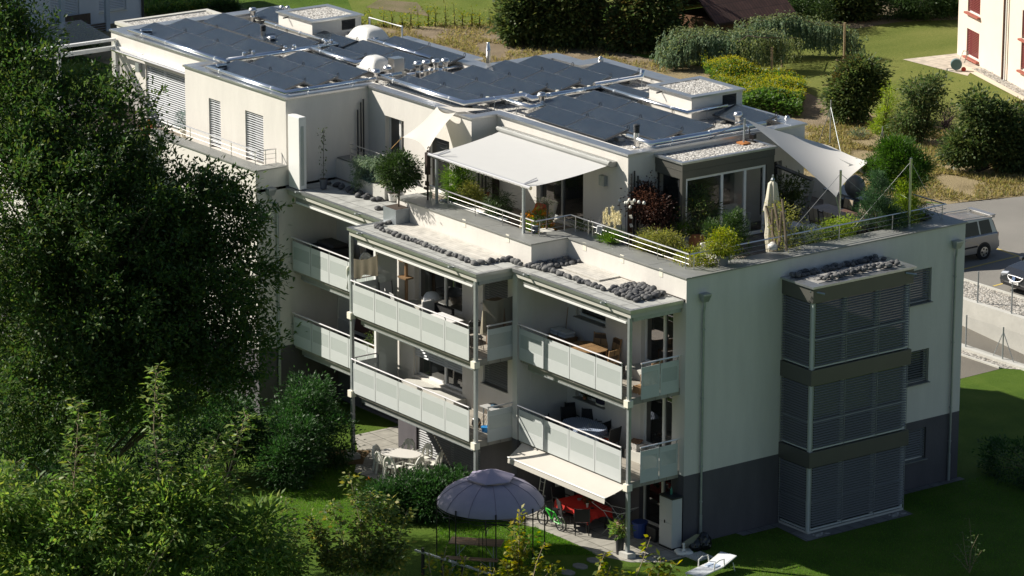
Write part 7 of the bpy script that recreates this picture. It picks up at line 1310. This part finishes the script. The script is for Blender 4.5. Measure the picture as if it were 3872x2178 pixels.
# screen-facing centres: put blobs on the vertical plane through the base that faces the camera
def sv(lab, base, pts, n, m_, L=.17, W=.10, name='shrub', cat='shrub', clumps=140, sig=.2, extra=None, shell=.45, trunk=.05, group=None, depth=1.0):
    b0 = bh(*base); dist = (b0-Vector(CAM)).dot(Vector(fw)); sc = dist/FPX; rt = Vector(CR); up_ = Vector((0,0,1)); bl = []
    a, b, s = CROP[base[0]]; bx, by = base[1], base[2]
    def mk(P): return [(tuple(b0+rt*((x-bx)*s*sc)+up_*((by-y)*s*sc/.963)), (rx*s*sc, rx*s*sc*depth, rz*s*sc)) for x, y, rx, rz in P]
    ex = [(mk(P), n2, m2, l2, w2) for P, n2, m2, l2, w2 in extra] if extra else None
    return shrub(name, lab, cat, mk(pts), n, L, W, m_, clumps, sig, group, trunk, ex, shell, 16, BARK, b0)
sv('big dark rounded lilac shrub with a browning top on the lawn edge', ('A4',890,955), [(900,700,190,190),(930,560,150,90),(850,840,150,100),(1010,640,110,120),(800,760,120,130)], 15000, LF_DARK, .19,.11, clumps=330, extra=[([(880,540,90,70),(800,620,80,60)],1900,LF_BROWNY,.15,.08)])
sv('small yellow green conifer between the lilac and the loose tree', ('A4',1120,1045), [(1130,980,90,60),(1140,900,75,60),(1150,820,55,50),(1155,740,35,45),(1160,690,15,35),(1085,1000,60,40)], 3600, LF_LIME, .16,.03, 'conifer','tree', 120,.14)
sv('loose open young tree with thin leafy branches by the lawn', ('A4',1420,1115), [(1380,900,120,110),(1420,780,110,90),(1350,700,80,70),(1470,660,90,50),(1550,620,50,20),(1310,1000,120,70),(1420,1020,100,60),(1520,760,60,60),(1580,840,60,25),(1250,960,60,60)], 7500, LF_SHRUB, .16,.075, 'young_tree','tree', 240,.19, trunk=.06)
sv('wide dense green shrub mass at the right edge of the field', ('A4',1850,1345), [(1800,1150,180,150),(1900,920,190,130),(2000,1100,200,180),(2150,1200,160,170),(1700,1180,130,100),(1820,800,110,60),(2080,960,120,130),(2250,1150,140,150)], 19000, LF_DARK, .19,.11, clumps=420, extra=[([(1750,1150,120,90),(1950,1000,150,120)],3800,LF_SHRUB,.16,.09)])
sv('bare purplish bush between the loose tree and the dense shrubs', ('A4',1600,1010), [(1600,940,70,55),(1650,900,60,50)], 900, leafmat('purple_twig',[(.06,.04,.045),(.10,.07,.07)],.2,.8), .14,.03, clumps=40)
sv('small reddish round bush at the right picture edge beyond the lawn', ('A4',2190,940), [(2190,880,70,50)], 1400, LF_BROWNY, .16,.09, clumps=50)
for i, (x, y, lab) in enumerate(((1600,1225,'low grey green weed tuft under the dense shrubs, right one'),(930,1050,'low grey green weed tuft in the dry field beside the fence posts'))):
    sv(lab, ('A4',x,y+25), [(x,y,60,22)], 500, LF_CEDAR, .14,.03, 'weed_tuft','plant', 40,.1)
# mustard: one sown patch
t = MB(); P = []; D = []; FP_ = []
a0, a1, a2, a3 = bh('A3',1760,560), bh('A4',500,690), bh('A4',470,930), bh('A4',-60,880)
for i in range(15000):
    u_, v_ = random.random(), random.random(); q = a0.lerp(a1,u_).lerp(a3.lerp(a2,u_), v_); h = .45+.35*math.sin(q.x*1.7)*math.sin(q.y*1.3)+.25*math.sin(q.x*.6+1); h = max(.25,h)+.25; f = random.random()**.5; P.append((q.x,q.y,G+h*f)); D.append((random.gauss(0,1),random.gauss(0,1),.5))
    if v_ < .72+.22*random.random()*(i%2):
        for _ in range(1): FP_.append((q.x+random.gauss(0,.12),q.y+random.gauss(0,.12),G+h*random.uniform(.85,1.25)))
o = leaf_object('mustard_patch', P, .20,.12, LF_MUST, None, D, kind='stuff'); tag(o,'sown patch of yellow flowering mustard behind the roof','plants'); o2 = leaf_object('mustard_flowers', FP_, .055,.045, LF_FLOWER, None, None, kind='stuff'); tag(o2,'yellow mustard blossom over the sown patch','flowers')
# weeping blue cedar: arched limbs carried on stakes, hanging curtains
t = wthing('weeping_blue_cedar','sprawling weeping blue cedar with hanging curtains of needles, carried on wooden stakes','tree',bh('A4',60,520)); m = MB(); P = []; D = []; P2 = []; D2 = []
def vp(c, x, y, yg):
    """a point above the ground point (c,x,yg), seen at picture height y"""
    b0 = bh(c,x,yg); dist = (b0-Vector(CAM)).dot(Vector(fw)); return b0+Vector((0,0,(yg-y)*CROP[c][2]*dist/FPX/.963))
limbs = [([('A3',1440,430,520),('A3',1480,330,510),('A3',1560,255,500),('A3',1700,240,490),('A3',1850,240,490),('A3',1960,270,490)],.9),([('A3',1990,300,500),('A3',2060,230,470),('A3',2150,180,460),('A3',2277,160,440),('A4',280,150,430)],.85),([('A4',230,160,450),('A4',350,128,440),('A4',480,160,440),('A4',600,195,450),('A4',760,215,450),('A4',850,260,455),('A4',900,340,455),('A4',920,420,460)],.95),([('A3',1990,330,540),('A3',2080,260,545),('A3',2200,250,550),('A4',180,270,560),('A4',320,270,540)],.85),([('A3',1500,480,560),('A3',1530,400,550),('A3',1600,320,540),('A3',1680,270,530),('A3',1760,255,520)],.95),([('A3',1950,540,560),('A3',1980,430,555),('A3',2020,330,550),('A3',2090,265,545)],.95),([('A3',1470,470,540),('A3',1600,330,545),('A3',1760,270,540),('A3',1900,300,545)],.8)]
for li, (L_, dr) in enumerate(limbs):
    pts = [vp(*q) for q in L_]; m.tube(pts,.035,6,taper=.6); gz = G+.05
    for a, b in zip(pts[:-1],pts[1:]):
        n = int((b-a).length/.017)
        for i in range(n):
            q = a.lerp(b,(i+random.random())/n)+Vector((random.gauss(0,.28),random.gauss(0,.28),random.gauss(0,.06))); H_ = (q.z-gz)*dr*random.choice((.3,.5,.75,.9,1.0,1.0))*random.uniform(.75,1); nn_ = int(H_/.032); wx, wy = random.gauss(0,.03), random.gauss(0,.03)
            for j in range(nn_): f = j/max(1,nn_); P.append((q.x+wx*f*3+random.gauss(0,.022),q.y+wy*f*3+random.gauss(0,.022),q.z-H_*f)); D.append((random.gauss(0,.35),random.gauss(0,.35),-1))
            for j in range(2): P2.append((q.x+random.gauss(0,.1),q.y+random.gauss(0,.1),q.z+random.uniform(0,.12))); D2.append((random.gauss(0,1),random.gauss(0,1),.2))
leaf_object('foliage', P, .14,.065, LF_CEDAR, t, D, jit=.25)
for L_ in ([('A3',2050,330,575),('A3',2120,285,580),('A4',150,300,585),('A4',300,300,560),('A4',440,300,480)],):
    pts = [vp(*q) for q in L_]
    for a, b in zip(pts[:-1],pts[1:]):
        n = int((b-a).length/.03)
        for i in range(n):
            q = a.lerp(b,(i+random.random())/n)+Vector((random.gauss(0,.2),random.gauss(0,.2),random.gauss(0,.06))); H_ = random.uniform(.3,1.5)
            for j in range(int(H_/.08)): P2.append((q.x+random.gauss(0,.04),q.y+random.gauss(0,.04),q.z-.08*j)); D2.append((random.gauss(0,.6),random.gauss(0,.6),-1))
    m.tube(pts,.03,6)
leaf_object('foliage', P2, .17,.06, LF_CEDARY, t, D2, jit=.3); m.build('limb', BARK, t)
STK = mat('stake_wood',(.34,.25,.15),.85,noise=.2,nscale=9)
for c, x, yt, yg, lab in (('E8',45,480,755,'wooden stake at the front left of the weeping cedar, tallest of the near pair'),('E8',150,480,675,'wooden stake under the sunlit branch of the weeping cedar'),('E8',770,235,640,'tall thin wooden stake at the right end of the weeping cedar')):
    b_ = bh(c,x,yg); k = MB(); k.tube([b_, vp(c,x,yt,yg)],.055,7); tag(k.build('stake',STK),lab,'stake')
# big dark bushes and hedges at the top
def big(lab, c, x, y, pts, n, m_, clumps=330, L=.26, W=.16, **kw): return sv(lab,(c,x,y),pts,n,m_,L,W,kw.get('name','bush'),kw.get('cat','bush'),clumps,.27,kw.get('extra'),.5,.09)
big('dense dark green bush behind the roof, leftmost of the row', 'A3',400,350, [(330,200,130,130),(420,90,150,140),(520,220,110,110),(300,60,90,90),(420,-60,160,120)], 15000, LF_DARK)
big('tall dark bush in the middle of the row behind the roof', 'A3',760,365, [(700,180,160,150),(800,60,170,160),(850,240,110,100),(640,0,130,120),(760,-90,200,120)], 16000, LF_DARK, extra=[([(800,60,170,160)],2600,LF_BROWNY,.2,.12)])
big('olive brown tinted bush right of the row behind the roof', 'A3',1200,390, [(1200,200,170,150),(1300,60,170,140),(1130,300,110,80),(1420,150,130,130),(1250,330,130,60),(1400,-40,200,120),(1500,250,120,100)], 17000, LF_SHRUB, extra=[([(1200,200,170,150),(1300,60,170,140)],4200,LF_BROWNY,.22,.13)])
big('dark shaded conifer hedge behind the shed', 'A4',450,215, [(200,60,150,100),(380,60,160,100),(560,80,140,100),(420,-40,260,80)], 12000, LF_PINE, 260,.2,.05,name='hedge',cat='hedge')
big('dark shaded bushes between the conifer hedge and the clipped hedge', 'A4',860,150, [(780,60,110,90),(920,50,120,90),(850,-40,160,70)], 9000, LF_DARK,name='bush')
big('dark clipped hedge left of the pink house', 'A4',1350,140, [(1200,50,150,90),(1400,45,160,85),(1580,30,120,85),(1350,-40,260,70)], 14000, LF_PINE, 300,.18,.06,name='hedge',cat='hedge')
big('dark bush beside the wall corner of the pink house', 'A4',1640,110, [(1660,20,80,80),(1620,-60,100,60)], 5000, LF_DARK, 120)
for c, x, y, lab, r in (('D1',1750,130,'small round pine behind the far roof edge',(70,60)),('D1',1620,110,'low dark green bush behind the far roof edge',(50,40))):
    sv(lab,(c,x+40,y+40),[(x+40,y-30,90,75),(x+90,y-10,90,60),(x-20,y,60,50)],3500,LF_PINE,.16,.04,'small_pine','bush',90,.15)
P = []; D = []
q0, q1, q2, q3 = bh('D1',555,250), bh('D1',1560,140), bh('D1',640,0), bh('D1',560,0)
for i in range(9000):
    u_, v_ = random.random(), random.random(); x = 560+1000*u_*(1-.6*v_); y = 250-110*u_-v_*(230-30*u_); q = bh('D1',x,y); P.append((q.x,q.y,G+random.random()*.5)); D.append((random.gauss(0,1),random.gauss(0,1),.7))
o = leaf_object('ground_cover', P, .22,.09, LF_ELDER, None, D, kind='stuff'); tag(o,'rough green ground cover behind the far left roof','plants')
sheet('bark_path',[bh('D1',660,-10)[:2],bh('D1',900,-10)[:2],bh('D1',1600,110)[:2],bh('D1',1540,125)[:2],bh('D1',850,45)[:2]],ground('bark_mulch',[(.35,(.26,.14,.05)),(.55,(.42,.25,.10)),(.7,(.50,.32,.15))],2,25,1,40,.6),G+.03)
pr = []
for i, x in enumerate((1700,1850,1960)):
    y = 60-i*4; sv(('low leafy shrub in the border at the top edge, left one','low leafy shrub in the border at the top edge, middle one','low leafy shrub in the border at the top edge, right one')[i],('D1',x-450,y+25),[(x-450,y-10,70,40)],1300,LF_SHRUB,.16,.1,'border_shrub','shrub',45,.13)
sv('leafy green shrub in front of the white house balcony', ('F',270,225), [(240,170,45,30),(320,155,45,35),(285,128,30,22),(180,185,40,28)], 4200, LF_SHRUB, .17,.10)
# saplings along the meadow
k0 = 0
for x, y, h, br in ((975,215,60,1),(1025,205,110,0),(1140,212,120,0),(1205,215,100,0),(1285,215,90,0),(1355,215,120,0),(1410,225,150,0),(1490,205,140,0),(1545,210,150,0),(1625,205,150,1),(1695,220,160,1),(1755,205,110,0),(1830,215,130,0),(1890,215,110,0),(1970,205,140,1),(2030,205,150,1)):
    sv(('thin ochre sapling' if br else 'thin green sapling')+f' in the row along the meadow, number {k0+1} counted from the stair head',('A2',x,y),[(x,y-h*.55,14,h*.45),(x+random.uniform(-6,6),y-h*1.0,7,h*.25),(x,y-h*.2,20,h*.15)],150,LF_OCHRE if br else LF_YEL,.13,.06,'sapling','sapling',40,.09,group='saplings along the meadow',trunk=.02); k0 += 1
# dry grass tufts over the field (nobody could count them)
P = []; D = []
for i in range(60000):
    r_ = random.random()
    if r_ < .30: c, x, y = 'F', random.uniform(3050,3872), random.uniform(560,780)
    elif r_ < .75: c, x, y = 'A4', random.uniform(480,2219), random.uniform(960,1449)
    elif r_ < .9: c, x, y = 'A3', random.uniform(-300,1500), random.uniform(330,620)
    else: c, x, y = 'A2', random.uniform(1000,2070), random.uniform(190,420)
    q = bh(c,x,y)
    if math.sin(q.x*1.1+math.sin(q.y*1.7))*math.sin(q.y*1.3) < -.15: continue
    fx, fy = CROP[c][0]+x*CROP[c][2], CROP[c][1]+y*CROP[c][2]
    if fy > 773-(fx-3577)*.103-4: continue
    P.append((q.x,q.y,G)); D.append((random.gauss(0,.8),random.gauss(0,.8),.55))
o = leaf_object('dry_grass', P, .26,.05, LF_DRY, None, D, kind='stuff'); tag(o,'dry yellow grass tufts on the fallow field','grass')
P = []; D = []
for c, x0, x1, y0, y1, n in (('E7',0,1300,780,1449,15000),('E6',200,1600,700,1400,12000),('B3',0,780,640,1150,16000)):
    for i in range(n):
        q = hit(c,random.uniform(x0,x1),random.uniform(y0,y1),0)
        if q.y > -2.75-.0*q.x and q.x > -4.4: continue
        if q.x < -4.3 and q.y > -3.0+(q.x+4.3)*.25 and q.x > -9.9: continue
        if q.x < -9.9 and q.y > -4.5: continue
        P.append((q.x,q.y,0)); D.append((random.gauss(0,.5),random.gauss(0,.5),1))
for i in range(52000):
    q = hit('B5', random.uniform(60,1499), random.uniform(560,1449), 0)
    if q.x < .42 or (q.x < 2.1 and 3.4 < q.y < 8.4) or q.y > 19.6: continue
    P.append((q.x,q.y,0)); D.append((random.gauss(0,.5),random.gauss(0,.5),1))
o = leaf_object('grass', P, .085,.012, LF_GRASS, None, D, kind='stuff', jit=.2); tag(o,'short bright green blades of the garden lawn','grass')
# stones scattered on the bare soil strip
P = []
# ---- wire fences: posts with braces in the field and by the ramp
def fpost(p, h, lab, brace=(), name='fence_post'):
    t = wthing(name, lab, 'fence post', p); k = MB(); k.tube([p,p+Vector((0,0,h))],.03,7); k.build('post', STEEL, t)
    for b in brace: k = MB(); k.tube([p+Vector((0,0,h*.85)), b],.018,5); k.build('brace', STEEL, t)
    return t
a = bh('A4',700,1130); fpost(a, 2.05, 'steel fence post with wire stays in the dry field, left one', [bh('A4',612,1118), bh('A4',788,1205)])
a = bh('A4',1108,1150); fpost(a, .95, 'steel fence post with wire stays in the dry field, right one', [bh('A4',1075,1150), bh('A4',1140,1110)])
for i, (x, y, hgt) in enumerate(((330,345,1.25),(825,488,1.25))):
    p = hit('E4',x,y,.9); fpost(Vector((p.x,25.42,.9)), hgt, ('steel fence post on the retaining wall, left one','steel fence post on the retaining wall, right one')[i])
p1 = Vector((hit('E4',160,950,.1).x,22.8,.1)); p2 = Vector((hit('E4',660,1120,.1).x,22.8,.1)); fpost(p1,1.25,'grey fence post on the low wall beside the building corner'); fpost(p2,1.25,'grey braced fence post on the low wall, standing on two slanted legs',[p2+Vector((-.55,.05,0)),p2+Vector((.55,.05,0))])
MESH = mat('wire_mesh',(.30,.31,.31),.5,metal=.5,alpha=.16)
k = MB(); k.quad((p1.x,22.8,.12),(p2.x+14,22.8,.12),(p2.x+14,22.8,1.3),(p1.x,22.8,1.3)); tag(k.build('wire_fence',MESH),'fine wire mesh fence on the low wall along the ramp','fence'); k = MB(); k.quad((-20,25.43,.92),(10,25.43,.92),(10,25.43,2.1),(-20,25.43,2.1)); 
# ---- cars
CARG = mat('car_glass',(.010,.011,.012),.08,spec=.35); TYRE = mat('tyre',(.015,.015,.016),.85)
def car(name, label, loc, rz, W, prof, green, wheels, paint, r=.32, spoiler=False):
    """profile of the body (x forward, z) and of the greenhouse, lofted across the width"""
    t = thing(name, label, 'car', loc, rz=rz); n = len(prof); k = MB(); V = []
    secs = [(-W/2+.10,.93),(-W/2,1.0),(W/2,1.0),(W/2-.10,.93)]; ys = [-W/2+.0,-W/2+.0]
    for y, s in ((-W/2+.06,.97),(-W/2,1.0),(W/2,1.0),(W/2-.06,.97)):
        pass
    for y, dz in ((-W/2,0),(-W/2+.07,.05),(W/2-.07,.05),(W/2,0)):
        for x, z in prof: V.append((x*(1 if dz else .985), y, z+(dz if z > .6 else 0)))
    F = []
    for i in range(3):
        for j in range(n): F.append((i*n+j,i*n+(j+1)%n,(i+1)*n+(j+1)%n,(i+1)*n+j))
    F += [tuple(range(n)), tuple(range(3*n,4*n))]; k.add(V,F); body = k.build('body', paint, t, bevel=.02)
    g = len(green); k = MB(); V = []; zb_ = min(z for x, z in green); zt = max(z for x, z in green)
    for sg in (-1,1):
        for x, z in green: V.append((x, sg*(W/2-.05-.16*(z-zb_)/(zt-zb_)), z))
    k.add(V,[(j,(j+1)%g,g+(j+1)%g,g+j) for j in range(g)]+[tuple(range(g)),tuple(range(g,2*g))]); k.build('cabin', paint, t, bevel=.03)
    # side windows
    x0, x1 = min(x for x, z in green), max(x for x, z in green)
    for sg in (-1,1):
        yb, yt = sg*(W/2-.045), sg*(W/2-.05-.16+.035)
        gl = sorted(green); 
        for a, b in wheels['win']:
            k = MB(); zt_ = zt-.13; 
            def yat(z): return sg*(W/2-.05-.16*(z-zb_)/(zt-zb_)+.006)
            k.quad((a[0],yat(zb_+.06),zb_+.06),(b[0],yat(zb_+.06),zb_+.06),(b[1],yat(zt_),zt_),(a[1],yat(zt_),zt_)); k.build('side_window', CARG, t)
        k = MB(); k.box(wheels['x'][1]+.35,wheels['x'][0]-.35,sg*(W/2+.006)-.004,sg*(W/2+.006)+.004,.55,.62); k.build('side_strip', BLACK, t)
        for hx in wheels['handles']: k = MB(); k.box(hx-.1,hx+.1,sg*(W/2+.02)-.012,sg*(W/2+.02)+.012,.86,.90); k.build('door_handle', paint, t)
        for wx in wheels['x']:
            k = MB(); k.lathe([(r,-.09),(r+.02,-.06),(r+.02,.06),(r,.09)],(wx,sg*(W/2-.06),r),20,Matrix.Rotation(math.pi/2,3,'X')); wh = k.build('wheel', TYRE, t); k = MB(); k.lathe([(r*.66,-.005),(r*.66,.02),(r*.2,.03)],(wx,sg*(W/2+.02),r),14,Matrix.Rotation(-sg*math.pi/2,3,'X')); k.build('rim', INOX, wh); k = MB()
            for q in range(5): a = q*1.2566; k.lathe([(.045,0),(.045,.006)],(wx+r*.42*math.cos(a),sg*(W/2+.045),r+r*.42*math.sin(a)),8,Matrix.Rotation(-sg*math.pi/2,3,'X'))
            k.build('rim_hole', BLACK, wh); k = MB(); k.lathe([(r+.07,0),(r+.07,.008)],(wx,sg*(W/2+.0),r+.02),20,Matrix.Rotation(-sg*math.pi/2,3,'X')); k.build('wheel_arch', BLACK, t)
    return t
SILV = mat('silver_paint',(.36,.355,.35),.3,metal=.6,clearc=.6); DGREY = mat('dark_grey_paint',(.035,.038,.042),.25,metal=.4,clearc=.8)
# silver estate, rear towards +v: car forward (+x) points to -v
pr_ = [(-2.12,.35),(-2.15,.65),(-2.08,.98),(1.1,1.0),(2.0,.85),(2.15,.6),(2.1,.3),(-2.0,.28)]
gr_ = [(-2.07,.97),(-1.86,1.62),(-.2,1.70),(.55,1.62),(1.25,.99)]
w_ = hit('E3',425,830,1.02); L_ = wthing if False else None
sc_ = car('estate_car','silver tall estate car parked behind the building corner, its rear to the road',(w_.x-.84,w_.y-1.22-.08,1.02),-math.pi/2,1.72,pr_,gr_,{'x':(1.38,-1.30),'win':(((-1.80,-1.68),(-1.18,-1.12)),((-1.10,-1.04),(-.18,-.18)),((-.10,-.10),(.80,.45))),'handles':(-.35,.6)},SILV,.31)
k = MB(); k.box(-2.02,-1.75,-.72,.72,1.70,1.735); k.box(-2.0,-1.85,-.70,-.62,1.6,1.70); k.box(-2.0,-1.85,.62,.70,1.6,1.70); k.build('spoiler', SILV, sc_)
for sg in (-1,1): k = MB(); k.add([(-2.09,sg*.80,.95),(-2.09,sg*.62,.95),(-1.90,sg*.58,1.5),(-1.90,sg*.70,1.5)],[(0,1,2,3)]); k.box(-2.16,-2.1,sg*.68-.1,sg*.68+.1,.72,.98); k.build('tail_light', mat('red_lens',(.22,.012,.012),.2), sc_)
k = MB(); k.quad((-2.07,-.6,1.04),(-2.07,.6,1.04),(-1.90,.55,1.54),(-1.90,-.55,1.54)); k.build('rear_window', CARG, sc_); k = MB(); k.box(-2.2,-2.1,-.8,.8,.38,.62); k.build('bumper', SILV, sc_); k = MB()
for sg in (-1,1): k.tube([(-1.7,sg*.62,1.70),(.2,sg*.62,1.76)],.02,5)
k.build('roof_rail', STEEL, sc_)
# dark saloon, front towards -v
pr_ = [(-2.1,.4),(-2.12,.75),(-1.9,.95),(1.05,.95),(1.75,.84),(2.08,.66),(2.15,.45),(2.1,.26),(-2.0,.26)]
gr_ = [(-1.55,.94),(-.95,1.40),(.25,1.42),(1.10,.94)]
f0 = hit('E3',700,1150,1.35); dc = car('saloon_car','dark grey saloon with a chrome U grille, front facing the gravel slope',(f0.x+.62,f0.y+2.15,1.02),-math.pi/2,1.72,pr_,gr_,{'x':(1.32,-1.25),'win':(((-1.1,-.85),(-.15,-.15)),((-.05,-.05),(.80,.25))),'handles':(-.5,.4)},DGREY,.30)
k = MB(); k.quad((1.07,-.66,1.0),(1.07,.66,1.0),(.30,.58,1.41),(.30,-.58,1.41)); k.build('windscreen', mat('windscreen',(.05,.09,.085),.06,spec=1.0), dc)
for sg in (-1,1):
    k = MB(); k.obox((2.03,sg*.62,.67),.16,.32,.17,Matrix.Rotation(.35,3,'Y')@rotz(sg*-.3)); k.build('headlight', mat('headlight_lens',(.55,.58,.62),.08,spec=1,clearc=1), dc, bevel=.03); k = MB(); k.obox((.85,sg*.98,1.02),.12,.2,.13); k.build('mirror', DGREY, dc, bevel=.03)
k = MB(); k.tube([(2.12,-.42,.66),(2.17,-.30,.56),(2.19,0,.50),(2.17,.30,.56),(2.12,.42,.66)],.014,6); k.tube([(2.10,-.42,.68),(2.13,0,.71),(2.10,.42,.68)],.012,6); k.build('grille_frame', INOX, dc); k = MB()
for zz in (.58,.61,.64): k.box(2.11,2.135,-.3,.3,zz,zz+.012)
k.build('grille', BLACK, dc); k = MB(); k.prism([(-.07,-.09),(.0,-.12),(.07,-.09),(.08,.08),(-.08,.08)],0,.02)
V = [(2.20-(.02 if v[2] > .01 else 0), v[0], .63+v[1]) for v in k.v]; k.v = V; k.build('badge', mat('badge_blue',(.25,.36,.60),.2,metal=.6), dc)
k = MB(); k.box(2.16,2.185,-.25,.25,.40,.50); pl = k.build('number_plate', WHITEP, dc); k = MB()
for i, w__ in enumerate((.03,.03,.02,.03,.03,.02,.03)): k.box(2.186,2.188,-.17+i*.055,-.17+i*.055+w__,.425,.475)
k.build('plate_marks', DARKM, pl); k = MB(); k.box(2.10,2.19,-.6,.6,.28,.37); k.build('lower_intake', BLACK, dc)
k = MB(); k.quad((-13.9,25.5,1.02),(2,25.5,1.02),(2,25.5,1.02),(-13.9,25.5,1.02))
